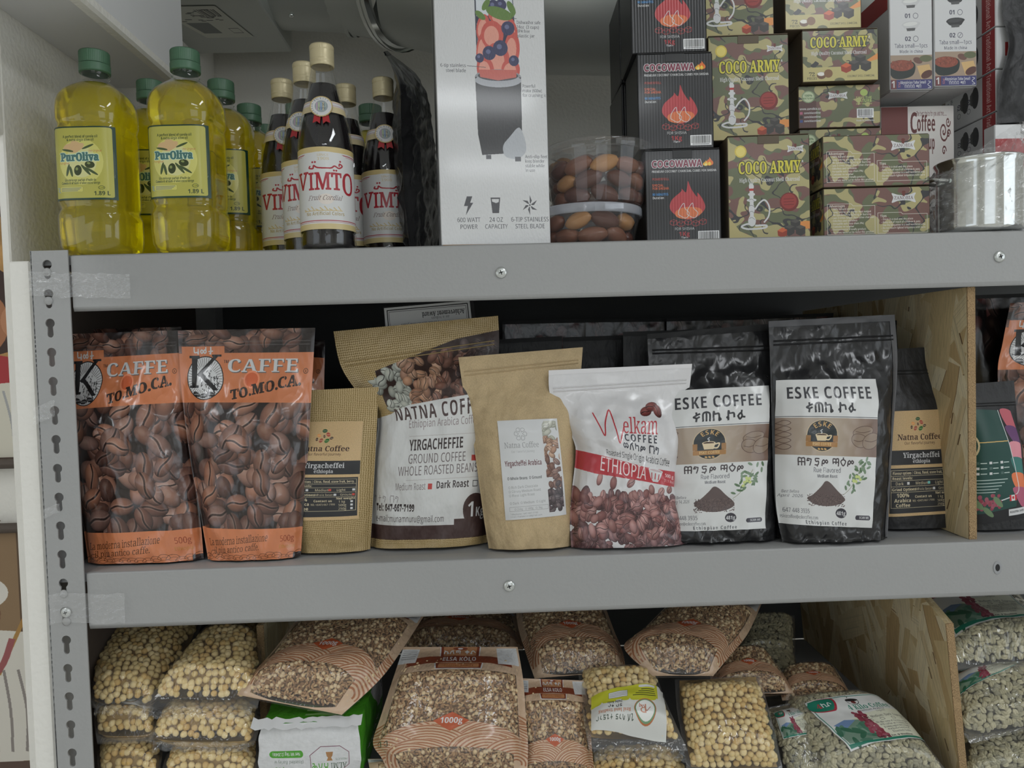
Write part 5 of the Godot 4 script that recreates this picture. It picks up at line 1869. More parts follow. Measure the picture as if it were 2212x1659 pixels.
# ---------------------------------------------------------------- materials shared by several things
func make_materials() -> void:
	var crinkle := relief(noise(0.0065, FastNoiseLite.TYPE_SIMPLEX_SMOOTH, true, 4, 3), 512, 8.0)
	var soft := relief(noise(0.02, FastNoiseLite.TYPE_SIMPLEX_SMOOTH, false, 8, 3), 512, 5.0)
	var orange_peel := relief(noise(0.09, FastNoiseLite.TYPE_SIMPLEX_SMOOTH, false, 12, 2), 512, 3.0)
	M["crinkle"] = crinkle
	M["soft"] = soft
	M["peel"] = orange_peel
	mat("wall_paint", Color(0.92, 0.91, 0.88), 0.85)
	bump(M.wall_paint, orange_peel, 0.25).uv1_triplanar = true
	M.wall_paint.uv1_scale = Vector3.ONE * 2.0
	mat("soffit_paint", Color(0.88, 0.88, 0.88), 0.7)
	mat("ceiling_paint", Color(0.88, 0.88, 0.87), 0.9)
	mat("floor_tile", Color(0.88, 0.87, 0.85), 0.4)
	mat("steel_grey", Color(0.63, 0.63, 0.625), 0.40)
	bump(M.steel_grey, orange_peel, 0.10).uv1_triplanar = true
	M.steel_grey.uv1_scale = Vector3.ONE * 3.0
	mat("deck_grey", Color(0.60, 0.605, 0.61), 0.42)
	mat("zinc", Color(0.80, 0.81, 0.80), 0.3, 0.85)
	mat("dark_slot", Color(0.12, 0.12, 0.12), 0.7)
	mat("galvanised", Color(0.72, 0.73, 0.71), 0.42, 0.6)
	bump(M.galvanised, relief(noise(0.006, FastNoiseLite.TYPE_CELLULAR, false, 2, 2), 512, 3.0), 0.25).uv1_triplanar = true
	mat("bright_metal", Color(0.86, 0.87, 0.86), 0.12, 1.0)
	mat("backboard", Color(0.30, 0.305, 0.305), 0.55)
	mat("side_panel", Color(0.34, 0.30, 0.27), 0.7)
	film("film", 0.05, 0.10)
	bump(M.film, crinkle, 0.9)
	film("film_soft", 0.04, 0.12)
	bump(M.film_soft, soft, 0.6)
	film("tape", 0.10, 0.16)
	bump(M.tape, crinkle, 1.0)
	film("plastic_clear", 0.015, 0.06)
	film("bag_film", 0.10, 0.14)
	bump(M.bag_film, crinkle, 1.4)
	film("plastic_milky", 0.34, 0.22, Color(0.86, 0.88, 0.92))
	mat("black_film", Color(0.15, 0.15, 0.155), 0.24)
	bump(M.black_film, crinkle, 0.45)
	mat("black_matt", Color(0.15, 0.15, 0.155), 0.5)
	bump(M.black_matt, soft, 0.5)
	mat("black_seal", Color(0.10, 0.10, 0.105), 0.34)
	var ribs := noise(0.16, FastNoiseLite.TYPE_VALUE, false, 5, 1)
	bump(M.black_seal, relief(ribs, 256, 8.0), 0.8).uv1_scale = Vector3(6, 6, 1)
	mat("silver_seal", Color(0.42, 0.42, 0.43), 0.30, 0.5)
	bump(M.silver_seal, relief(ribs, 256, 8.0), 0.8).uv1_scale = Vector3(6, 6, 1)
	var osb := print_osb(3)
	var board := mat("strand_board", Color(1, 1, 1), 0.75)
	board.albedo_texture = osb
	board.uv1_triplanar = true
	board.uv1_scale = Vector3.ONE * 2.2
	mat("board_edge", Color(0.72, 0.60, 0.44), 0.9)
	bump(M.board_edge, relief(noise(0.07, FastNoiseLite.TYPE_SIMPLEX, true, 9, 3), 512, 10.0), 1.0).uv1_triplanar = true
	M.board_edge.uv1_scale = Vector3(10, 4, 10)
	mat("card_white", Color(0.82, 0.82, 0.82), 0.5)
	mat("card_black", Color(0.16, 0.16, 0.165), 0.35)
	mat("card_brown", Color(0.62, 0.50, 0.36), 0.8)
	mat("card_camo", Color(0.36, 0.31, 0.24), 0.5)
	mat("card_red", Color(0.62, 0.20, 0.20), 0.5)

func room() -> void:
	structure("floor", slab(Vector3(-2.4, -0.1, -1.0), Vector3(3.2, 0.0, 5.2), M.floor_tile))
	structure("ceiling", slab(Vector3(-2.4, 2.92, -1.0), Vector3(3.2, 3.02, 5.2), M.ceiling_paint))
	structure("wall_back", slab(Vector3(-0.76, 0.0, -0.98), Vector3(3.2, 2.92, -0.88), M.wall_paint))
	# front and right wall of the shop, and the far wall of the passage, each with a window 2.5 m wide, y 1.0 .. 2.5
	for k in 3:
		var n: String = ["wall_front", "wall_right", "wall_far_left"][k]
		var mid: Vector3 = [Vector3(0.35, 0, 5.15), Vector3(3.15, 0, 2.05), Vector3(-2.35, 0, 2.6)][k]
		var turn: float = [0.0, PI / 2, PI / 2][k]
		var ends: Array = [[-2.75, 2.85], [-3.1, 2.95], [-2.5, 3.58]][k]
		var wf := Geo.new()
		wf.box(Vector3((ends[0] - 1.25) * 0.5, 1.46, 0), Vector3(-1.25 - ends[0], 2.92, 0.1), 0.001)
		wf.box(Vector3((ends[1] + 1.25) * 0.5, 1.46, 0), Vector3(ends[1] - 1.25, 2.92, 0.1), 0.001)
		wf.box(Vector3(0, 0.5, 0), Vector3(2.5, 1.0, 0.1), 0.001)
		wf.box(Vector3(0, 2.71, 0), Vector3(2.5, 0.42, 0.1), 0.001)
		structure(n, wf.mesh(M.wall_paint), mid).rotation.y = turn
		wf = Geo.new()
		wf.box(Vector3(0, 1.75, 0), Vector3(2.5, 1.5, 0.006), 0.001)
		var win := structure("window_%d" % (k + 1), wf.mesh(film("window_glass", 0.05, 0.02)), mid)
		win.rotation.y = turn
		for q in [[Vector3(0, 1.02, 0), Vector3(2.5, 0.04, 0.06)], [Vector3(0, 2.48, 0), Vector3(2.5, 0.04, 0.06)], [Vector3(-1.23, 1.75, 0), Vector3(0.04, 1.42, 0.06)], [Vector3(1.23, 1.75, 0), Vector3(0.04, 1.42, 0.06)], [Vector3(0, 1.75, 0), Vector3(0.04, 1.42, 0.06)]]:
			wf = Geo.new()
			wf.box(q[0], q[1], 0.003)
			part(win, "window_frame", wf.mesh(M.bright_metal))
	# partition left of the rack, with a passage towards the viewer; the painting wall stands beyond it
	var g := Geo.new()
	g.box(Vector3(-0.666, 1.46, -0.46), Vector3(0.012, 2.92, 0.84), 0.002)
	g.box(Vector3(-0.666, 2.371, 0.63), Vector3(0.012, 1.098, 1.34), 0.002)
	structure("wall_left", g.mesh(M.wall_paint))
	structure("wall_passage", slab(Vector3(-2.3, 0.0, -0.46), Vector3(-0.672, 2.92, -0.36), M.wall_paint))
	structure("trim_3", slab(Vector3(-0.6415, 0.0, -0.36), Vector3(-0.6135, 1.645, -0.003), M.wall_paint, 0.002))
	# bulkhead above, its trim along the lower edge
	structure("trim_1", slab(Vector3(-0.66, 1.995, -0.36), Vector3(-0.535, 2.92, 0.9), M.soffit_paint))
	structure("trim_2", slab(Vector3(-0.548, 1.985, -0.36), Vector3(-0.527, 2.003, 0.9), M.wall_paint, 0.004))

func cyl_between(g: Geo, a: Vector3, b: Vector3, ra: float, rb: float, seg := 40) -> void:
	var d := (b - a).normalized()
	var s := d.cross(Vector3.UP).normalized()
	var u := s.cross(d)
	var p := PackedVector3Array()
	for e in 2:
		for k in seg + 1:
			var o := (s * cos(TAU * k / seg) + u * sin(TAU * k / seg)) * (ra if e == 0 else rb)
			p.append((a if e == 0 else b) + o)
	g.grid(p, seg, 1, Rect2(0, 0, 1, 1), true)

func duct() -> void:
	var t := thing("air_duct", Vector3(-0.3, 2.3, -0.66), "galvanised sheet metal air duct hanging under the ceiling above the rack", "duct")
	var o := t.position
	var g := Geo.new()
	g.box(Vector3(-0.56, 2.37, -0.62) - o, Vector3(0.24, 0.32, 0.28), 0.003)
	part(t, "plenum_box", g.mesh(M.galvanised))
	var c0 := Vector3(-0.44, 2.355, -0.64) - o
	var c1 := Vector3(-0.285, 2.345, -0.64) - o
	var c2 := Vector3(-0.165, 2.31, -0.60) - o
	var c3 := Vector3(0.10, 2.235, -0.555) - o
	var c4 := Vector3(0.33, 2.225, -0.55) - o
	var c5 := Vector3(0.95, 2.215, -0.55) - o
	var segs := [[c0, c1, 0.135, 0.135], [c1, c2, 0.137, 0.140], [c2, c3, 0.145, 0.150], [c3, c4, 0.152, 0.152], [c4, c5, 0.155, 0.155]]
	for s in segs:
		g = Geo.new()
		cyl_between(g, s[0], s[1], s[2], s[3])
		part(t, "pipe_section", g.mesh(M.galvanised))
	for s in [[c1, Vector3(1, -0.02, 0), 0.143, M.galvanised], [c2, Vector3(1, -0.35, 0.45), 0.158, M.bright_metal], [c3, Vector3(1, -0.05, 0), 0.158, M.galvanised], [c4, Vector3(1, 0, 0), 0.160, M.galvanised]]:
		g = Geo.new()
		var d: Vector3 = s[1].normalized()
		for q in [-0.006, 0.006]:
			cyl_between(g, s[0] + d * (q - 0.004), s[0] + d * (q + 0.004), s[2], s[2])
		cyl_between(g, s[0] - d * 0.012, s[0] - d * 0.002, s[2] - 0.012, s[2])
		cyl_between(g, s[0] + d * 0.002, s[0] + d * 0.012, s[2], s[2] - 0.012)
		part(t, "seam_collar", g.mesh(s[3]))
	for q in [Vector3(-0.40, 2.222, -0.60), Vector3(-0.13, 2.185, -0.52), Vector3(-0.24, 2.23, -0.53)]:
		g = Geo.new()
		g.ball(q - o, Vector3(0.006, 0.004, 0.006), 12, 6)
		part(t, "screw_head", g.mesh(M.bright_metal))
	g = Geo.new()
	var p := printed("duct_label", print_duct_label(), 0.6)
	g.quad(Vector3(-0.655, 2.2085, -0.52) - o, Vector3(-0.53, 2.2085, -0.52) - o, Vector3(-0.50, 2.2085, -0.67) - o, Vector3(-0.60, 2.2085, -0.67) - o)
	part(t, "paper_label", g.mesh(p), "torn paper label")

# ---------------------------------------------------------------- the rack
func keyhole(c: Vector2, s := 1.0) -> PackedVector2Array:
	var a := PackedVector2Array()
	for k in 17:
		var f := deg_to_rad(-55.0 + 290.0 * k / 16.0)
		a.append(c + Vector2(cos(f), sin(f)) * 0.0062 * s)
	for k in 7:
		var f := PI + PI * k / 6.0
		a.append(c + Vector2(cos(f) * 0.0040, -0.0150 + sin(f) * 0.0040) * s)
	return a

func rack() -> void:
	var t := thing("shelf_rack", Vector3(-0.583, 0, 0), "grey steel boltless shelf rack with keyhole slotted corner post", "shelf rack")
	var o := t.position
	# front post: an angle with keyhole slots, cut out of its face
	var x0 := -0.608 - o.x
	var x1 := -0.5588 - o.x
	var g := Geo.new()
	var ys := []
	for k in 44:
		ys.append(1.6385 - 0.0387 * k)
	var face := 0.0042
	for k in ys.size():
		# a tile of the face with a keyhole in its middle
		var cy: float = ys[k]
		var top: float = cy + 0.01 if k > 0 else 1.657
		if k > 0:
			top = ys[k - 1] - 0.0287
		var bot: float = cy - 0.0287
		if k == ys.size() - 1:
			bot = 0.0
		var hole := keyhole(Vector2((x0 + x1) * 0.5 - 0.003, cy))
		var xm := (x0 + x1) * 0.5 - 0.003
		var left := PackedVector2Array([Vector2(xm, top), Vector2(x0, top), Vector2(x0, bot), Vector2(xm, bot)])
		var right := PackedVector2Array([Vector2(xm, bot), Vector2(x1, bot), Vector2(x1, top), Vector2(xm, top)])
		# left and right halves of the tile, each biting round half of the hole
		var hl := PackedVector2Array()
		var hr := PackedVector2Array()
		for q in Geometry2D.clip_polygons(left, hole):
			g.extrude(q, 0.0022, face)
		for q in Geometry2D.clip_polygons(right, hole):
			g.extrude(q, 0.0022, face)
	part(t, "front_post", g.mesh(M.steel_grey))
	part(t, "post_flange", slab(Vector3(x0, 0, -0.045), Vector3(x0 + 0.0022, 1.657, face), M.steel_grey))
	part(t, "back_post", slab(Vector3(x0, 0, -0.60), Vector3(x0 + 0.04, 1.657, -0.555), M.steel_grey))
	# rivets and bolts of the beam ends
	for q in [Vector2(-0.003, 1.6285), Vector2(-0.003, 1.5907), Vector2(-0.003, 1.1985), Vector2(-0.001, 1.161)]:
		screw(t, "rivet", Vector3((x0 + x1) * 0.5 + q.x, q.y, face), 0.0056, M.steel_grey, M.dark_slot, false)
	screw(t, "bolt", Vector3((x0 + x1) * 0.5 - 0.0005, 1.1736, face + 0.001), 0.0068, M.zinc, M.dark_slot)
	# beams: face, bottom lip, top lip
	for b in [[1.582, 1.651], [1.1535, 1.2245], [0.794, 0.865]]:
		var bt := MeshInstance3D.new()
		g = Geo.new()
		var sec := [Vector2(0.0, b[0]), Vector2(0.0, b[1] - 0.003), Vector2(-0.003, b[1]), Vector2(-0.035, b[1]), Vector2(-0.035, b[1] - 0.002), Vector2(-0.004, b[1] - 0.002), Vector2(-0.002, b[1] - 0.004), Vector2(-0.002, b[0] + 0.001), Vector2(-0.004, b[0] - 0.004), Vector2(-0.002, b[0] - 0.006)]
		var p := PackedVector3Array()
		for e in 2:
			for q in sec + [sec[0]]:
				p.append(Vector3((-0.5572 if e == 0 else 1.30) - o.x, q.y, q.x))
		g.grid(p, sec.size(), 1, Rect2(0, 0, 1, 1), true)
		# the rolled lip below the face
		g.box(Vector3(0.3714 - o.x, b[0] - 0.0025, -0.006), Vector3(1.8572, 0.005, 0.008), 0.0015)
		g.quad(Vector3(-0.5572 - o.x, b[1] - 0.001, -0.035), Vector3(-0.5572 - o.x, b[1] - 0.001, 0), Vector3(-0.5572 - o.x, b[0], 0), Vector3(-0.5572 - o.x, b[0], -0.035))
		part(t, "beam", g.mesh(M.steel_grey))
		part(t, "deck", slab(Vector3(-0.60 - o.x, b[1] - 0.013, -0.60), Vector3(1.30 - o.x, b[1] - 0.0008, -0.0035), M.deck_grey))
	for q in [W1, W2]:
		screw(t, "screw", q - o, 0.0078, M.zinc, M.dark_slot)
	screw(t, "screw", W3 - o, 0.0078, M.zinc, M.dark_slot)
	# empty bolt hole with its rim
	g = Geo.new()
	g.lathe([Vector2(0.0035, 0), Vector2(0.0035, 0.0006), Vector2(0.0062, 0.0008), Vector2(0.0064, 0)], 20)
	var h := part(t, "bolt_hole", g.mesh(M.deck_grey))
	h.position = W4 - o
	h.rotation.x = PI / 2
	h.scale = Vector3(0.95, 1, 1.45)
	g = Geo.new()
	g.lathe([Vector2(0.0001, 0.0004), Vector2(0.0036, 0.0004)], 18)
	var hh := part(h, "hole_core", g.mesh(M.dark_slot))
	# back and side panels of the middle and lower bay
	part(t, "back_panel", slab(Vector3(-0.60 - o.x, 0.865, -0.615), Vector3(1.30 - o.x, 1.637, -0.603), M.backboard))
	part(t, "side_panel", slab(Vector3(x0 - 0.004, 0.865, -0.60), Vector3(x0 - 0.0005, 1.637, -0.047), M.side_panel))
	# clear tape over the joints
	tape(Vector3(-0.6095, 1.612, 0.0052), Vector3(-0.478, 1.606, 0.0052), 0.032, 5, "wide strip of clear tape wrapped over post and upper beam end")
	tape(Vector3(-0.604, 1.180, 0.0075), Vector3(-0.505, 1.176, 0.0055), 0.040, 8, "clear tape patch over bolt at the middle beam end")
	tape(Vector3(-0.612, 1.437, 0.006), Vector3(-0.583, 1.447, 0.008), 0.022, 11, "crumpled scrap of clear tape stuck halfway up the post")
	tape(Vector3(-0.606, 1.308, 0.0052), Vector3(-0.584, 1.316, 0.006), 0.012, 17, "thin shred of clear tape low on the post")

func tape(a: Vector3, b: Vector3, wide: float, sd: int, label: String) -> void:
	var t := thing("tape_strip", (a + b) * 0.5, label, "tape")
	var f := noise(28.0, FastNoiseLite.TYPE_SIMPLEX_SMOOTH, true, sd, 3)
	var p := PackedVector3Array()
	var nu := 46
	var nv := 16
	for j in nv + 1:
		for k in nu + 1:
			var q := a.lerp(b, float(k) / nu) + Vector3(0, wide * (0.5 - float(j) / nv), 0)
			q.z += 0.0012 + 0.0022 * maxf(0.0, f.get_noise_2d(q.x, q.y * 1.7))
			q.y += 0.003 * f.get_noise_2d(q.x * 0.7 + 3.0, 0.0)
			p.append(q - t.position)
	var g := Geo.new()
	g.grid(p, nu, nv)
	part(t, "clear_film", g.mesh(M.tape))

func boards() -> void:
	# strand board dividers
	var t := thing("board_divider", Vector3(0.6625, 1.2245, -0.28), "upright strand board divider between the coffee pouches and the dark bags", "divider")
	part(t, "panel", slab(Vector3(-0.0055, 0, -0.30), Vector3(0.0052, 0.352, 0.266), M.strand_board))
	part(t, "front_edge", slab(Vector3(-0.0056, 0, 0.2661), Vector3(0.0053, 0.352, 0.269), M.board_edge))
	t = thing("board_divider", Vector3(0.6624, 0.8655, -0.3), "strand board divider with sawn-off corner beside the green coffee bags", "divider")
	var out := PackedVector2Array([Vector2(-0.30, 0), Vector2(0.262, 0), Vector2(0.262, 0.233), Vector2(0.15, 0.2775), Vector2(-0.30, 0.2775)])
	var g := Geo.new()
	g.extrude(out, 0.011, 0.0055)
	var m := part(t, "panel", g.mesh(M.strand_board))
	m.rotation.y = -PI / 2
	part(t, "front_edge", slab(Vector3(-0.0056, 0.0, 0.2622), Vector3(0.0056, 0.233, 0.2646), M.board_edge))
	t.rotation.z = 0.085
	t = thing("board_divider", Vector3(-0.378, 0.8655, -0.28), "short strand board piece between yellow snack balls and barley bags", "divider")
	part(t, "panel", slab(Vector3(-0.0055, 0, -0.20), Vector3(0.0052, 0.225, 0.12), M.strand_board))
	part(t, "front_edge", slab(Vector3(-0.0056, 0, 0.1201), Vector3(0.0053, 0.225, 0.123), M.board_edge))

func wall_paintings() -> void:
	for k in 2:
		var y: float = [1.335, 0.75][k]
		var t := thing("cloth_painting", Vector3(-0.985, y, -0.352), ["painted portrait on cloth hanging on the passage wall, upper one", "painting of a robed figure with a staff, lower one on the passage wall"][k], "painting")
		var g := Geo.new()
		var hh: float = [0.445, 0.47][k]
		g.box(Vector3(0, hh * 0.5, 0), Vector3(0.36, hh, 0.008), 0.002)
		part(t, "canvas_backing", g.mesh(M.card_brown))
		g = Geo.new()
		g.quad(Vector3(-0.18, hh, 0.0045), Vector3(0.18, hh, 0.0045), Vector3(0.18, 0, 0.0045), Vector3(-0.18, 0, 0.0045))
		part(t, "painted_face", g.mesh(printed("painting_%d" % k, print_painting(k == 0), 0.6)))
		for e in 2:
			g = Geo.new()
			g.tube([Vector3(-0.2, hh * e, 0.012), Vector3(0.2, hh * e, 0.012)], 0.009, 10)
			part(t, "hanging_rod", g.mesh(M.side_panel))
			for q in 5:
				g = Geo.new()
				g.tube([Vector3(-0.16 + q * 0.08, hh * e - 0.014, 0.008), Vector3(-0.152 + q * 0.08, hh * e, 0.0225), Vector3(-0.145 + q * 0.08, hh * e + 0.014, 0.008)], 0.0022, 6)
				part(t, "cord_loop", g.mesh(M.card_brown))

const W1 := Vector3(0.0134, 1.6122, 0.0000)
const W2 := Vector3(0.6943, 1.6156, 0.0000)
const W3 := Vector3(0.0117, 1.1861, 0.0000)
const W4 := Vector3(0.6888, 1.1869, 0.0002)
const TOP := 1.651
const MID := 1.2245
const LOW := 0.865

# ---------------------------------------------------------------- top level
func superloft(g: Geo, rows: Array, seg := 48) -> void:  # rows of [height, half width, exponent], bottom to top
	var p := PackedVector3Array()
	var n := rows.size()
	for j in n:
		var r: Array = rows[n - 1 - j]
		for k in seg + 1:
			var a := TAU * k / seg
			var s := sin(a)
			var c := cos(a)
			var e := 2.0 / float(r[2])
			p.append(Vector3(signf(s) * pow(absf(s), e) * r[1], r[0], signf(c) * pow(absf(c), e) * r[1]))
	g.grid(p, seg, n - 1)

func oil_bottle() -> Node3D:
	var t := thing("oil_bottle", Vector3.ZERO, "clear square bottle of yellow olive oil", "bottle", "bottles of yellow oil")
	var raw := [[0.0, 0.001, 2.2], [0.0005, 0.034, 3.2], [0.004, 0.0405, 3.6], [0.014, 0.0445, 4.0], [0.030, 0.0460, 4.0], [0.054, 0.0460, 4.0], [0.059, 0.0448, 4.0], [0.064, 0.0425, 4.0], [0.068, 0.0428, 4.2], [0.072, 0.0440, 4.4], [0.120, 0.0440, 4.6], [0.170, 0.0440, 4.4], [0.175, 0.0428, 4.2], [0.179, 0.0432, 4.0], [0.184, 0.0455, 3.8], [0.196, 0.0462, 3.6], [0.208, 0.0458, 3.4], [0.216, 0.0440, 3.2], [0.224, 0.0395, 3.0], [0.231, 0.0325, 2.7], [0.237, 0.0250, 2.3], [0.242, 0.0190, 2.0], [0.246, 0.0165, 2.0]]
	var shell := raw + [[0.2475, 0.0185, 2.0], [0.249, 0.0165, 2.0], [0.252, 0.0165, 2.0], [0.2535, 0.0180, 2.0], [0.255, 0.0165, 2.0], [0.262, 0.0165, 2.0]]
	var g := Geo.new()
	superloft(g, shell, 56)
	part(t, "bottle_shell", g.mesh(M.pet))
	var liquid := []
	for r in raw:
		if r[0] < 0.2365:
			liquid.append([r[0] + (0.0012 if r[0] < 0.01 else 0.0), maxf(r[1] - 0.0013, 0.0005), r[2]])
	liquid.append([0.2365, 0.0238, 2.3])
	liquid.append([0.2365, 0.0005, 2.3])
	g = Geo.new()
	superloft(g, liquid, 56)
	part(t, "oil", g.mesh(M.oil), "yellow oil")
	g = Geo.new()
	var prof := [Vector2(0.0190, 0.266), Vector2(0.0195, 0.267), Vector2(0.0195, 0.2815), Vector2(0.0188, 0.283), Vector2(0.0002, 0.2832)]
	g.lathe(prof, 96, Vector3.ZERO, 0.0006)
	part(t, "cap", g.mesh(M.cap_green))
	g = Geo.new()
	g.lathe([Vector2(0.0170, 0.2535), Vector2(0.0198, 0.2540), Vector2(0.0200, 0.2560), Vector2(0.0200, 0.2645), Vector2(0.0192, 0.2655), Vector2(0.0170, 0.2655)], 48)
	part(t, "cap_ring", g.mesh(M.cap_green))
	g = Geo.new()
	var p := PackedVector3Array()
	for j in 13:
		for k in 17:
			var x := lerpf(-0.0405, 0.0405, k / 16.0)
			var z := 0.0440 * pow(1.0 - pow(absf(x) / 0.0440, 4.5), 1.0 / 4.5)
			p.append(Vector3(x, lerpf(0.170, 0.073, j / 12.0), z + 0.0007))
	g.grid(p, 16, 12)
	part(t, "front_label", g.mesh(M.oil_label))
	return t

func cordial_bottle() -> Node3D:
	var t := thing("cordial_bottle", Vector3.ZERO, "glass bottle of dark cordial with gold cap", "bottle", "bottles of dark cordial")
	var prof := [Vector2(0.0002, 0.004), Vector2(0.030, 0.001), Vector2(0.0350, 0.001), Vector2(0.0372, 0.006), Vector2(0.0375, 0.020), Vector2(0.0368, 0.023), Vector2(0.0368, 0.131), Vector2(0.0374, 0.134), Vector2(0.0362, 0.146), Vector2(0.0332, 0.165), Vector2(0.0282, 0.183), Vector2(0.0240, 0.200), Vector2(0.0196, 0.219), Vector2(0.0165, 0.233), Vector2(0.0142, 0.245), Vector2(0.0140, 0.256)]
	var g := Geo.new()
	g.lathe(prof, 64)
	part(t, "glass", g.mesh(M.glass_clear))
	var liq := []
	for q in prof:
		if q.y < 0.218:
			liq.append(Vector2(maxf(q.x - 0.0022, 0.0002), q.y + (0.002 if q.y < 0.01 else 0.0)))
	liq.append(Vector2(0.0178, 0.2185))
	liq.append(Vector2(0.0002, 0.2185))
	g = Geo.new()
	g.lathe(liq, 48)
	part(t, "cordial", g.mesh(M.cordial), "almost black cordial")
	g = Geo.new()
	g.lathe([Vector2(0.0150, 0.2435), Vector2(0.0161, 0.244), Vector2(0.0163, 0.2475), Vector2(0.0156, 0.2485), Vector2(0.0163, 0.2495), Vector2(0.0163, 0.2520), Vector2(0.0157, 0.2530), Vector2(0.0163, 0.2540), Vector2(0.0163, 0.2625), Vector2(0.0157, 0.2635), Vector2(0.0163, 0.2645)], 64)
	part(t, "cap_skirt", g.mesh(M.cap_gold))
	g = Geo.new()
	g.lathe([Vector2(0.0163, 0.2645), Vector2(0.0165, 0.2655), Vector2(0.0165, 0.2695), Vector2(0.0155, 0.2715), Vector2(0.0002, 0.272)], 96, Vector3.ZERO, 0.0005)
	part(t, "cap_top", g.mesh(M.cap_gold))
	g = Geo.new()
	g.lathe([Vector2(0.0373, 0.0245), Vector2(0.0373, 0.130)], 64, Vector3.ZERO, 0.0, -PI, PI)
	part(t, "body_label", g.mesh(M.cordial_label))
	g = Geo.new()
	g.lathe([Vector2(0.0306, 0.1765), Vector2(0.0263, 0.1925)], 40, Vector3.ZERO, 0.0, -1.5, 1.5)
	part(t, "neck_band", g.mesh(M.cordial_neck))
	var seal := Geo.new()
	var out := PackedVector2Array()
	for k in 48:
		out.append(Vector2(cos(TAU * k / 48), sin(TAU * k / 48)) * (0.0150 if k % 2 else 0.0143))
	seal.extrude(out, 0.0008)
	var s := part(t, "round_seal", seal.mesh(M.cordial_seal))
	s.position = Vector3(0.0, 0.183, 0.0318)
	s.rotation.x = -0.27
	for q in [-1, 1]:
		var rb := Geo.new()
		rb.extrude(PackedVector2Array([Vector2(q * 0.001, 0), Vector2(q * 0.0095, 0), Vector2(q * 0.0115, -0.011), Vector2(q * 0.006, -0.0085), Vector2(q * 0.002, -0.012)]), 0.0006)
		var r := part(t, "seal_ribbon", rb.mesh(M.ribbon_red))
		r.position = Vector3(0, 0.171, 0.0338)
		r.rotation.x = -0.27
	return t

func place(o: Node3D, first: bool, at: Vector3, turn: float, label: String) -> Node3D:
	var c := o
	if not first:
		c = o.duplicate()
		c.name = numbered(str(o.name))
		add_child(c)
	c.position = at
	c.rotation.y = turn
	c.set_meta("label", label)
	return c

func date_mesh(sd: int, m: Material) -> ArrayMesh:
	var f := noise(60.0, FastNoiseLite.TYPE_SIMPLEX_SMOOTH, true, sd, 2)
	var g := Geo.new()
	g.ball(Vector3.ZERO, Vector3(0.0125, 0.0215, 0.0125), 14, 12)
	for k in g.v.size():
		var q := g.v[k]
		g.v[k] = q * (1.0 + 0.10 * f.get_noise_3d(q.x, q.y * 0.4, q.z)) * Vector3(1, 1, 1)
	return g.mesh(m)

func tub(called: String, at: Vector3, r: float, h: float, lid: Material, label: String, n: int, sd: int) -> void:
	var t := thing(called, at, label, "food tub")
	var g := Geo.new()
	g.lathe([Vector2(0.0002, 0.0006), Vector2(r * 0.80, 0.0006), Vector2(r * 0.84, 0.004), Vector2(r * 0.95, h - 0.012), Vector2(r * 0.97, h - 0.010)], 64)
	part(t, "tub_wall", g.mesh(M.plastic_clear))
	g = Geo.new()
	g.lathe([Vector2(r * 0.965, h - 0.013), Vector2(r, h - 0.012), Vector2(r, h - 0.002), Vector2(r * 0.985, h), Vector2(r * 0.93, h), Vector2(r * 0.91, h - 0.003), Vector2(0.0002, h - 0.003)], 72)
	part(t, "lid", g.mesh(lid))
	g = Geo.new()
	g.box(Vector3(r * 0.35, h - 0.0062, r * 0.93), Vector3(0.026, 0.008, 0.0016), 0.0006)
	part(t, "lid_tab", g.mesh(lid))
	var rr := RandomNumberGenerator.new()
	rr.seed = sd
	var levels := int((h - 0.012) / 0.0200)
	var left := n
	for lv in levels:
		var y := 0.0145 + lv * 0.0205
		var rad := r * lerpf(0.84, 0.95, y / h) - 0.0150
		var count := int(TAU * rad / 0.036)
		for k in count:
			if left <= 0:
				return
			var a := TAU * (k + 0.5 * (lv % 2)) / count + rr.randf_range(-0.05, 0.05)
			if cos(a) < -0.35:
				continue
			left -= 1
			var d := MeshInstance3D.new()
			d.name = numbered("date")
			d.mesh = M.dates[rr.randi() % M.dates.size()]
			add_child(d)
			d.position = at + Vector3(sin(a) * rad, y, cos(a) * rad)
			d.rotation = Vector3(0, a, PI / 2 + rr.randf_range(-0.35, 0.35))
			d.scale = Vector3.ONE * rr.randf_range(0.85, 0.98)
			tag(d, "glossy brown date packed inside " + ["the white-lidded tub on the shelf", "the large clear tub on top", "the clear tub at the back"][sd - 1], "date", "dates in " + ["the white-lidded tub", "the large clear tub", "the rear tub"][sd - 1])

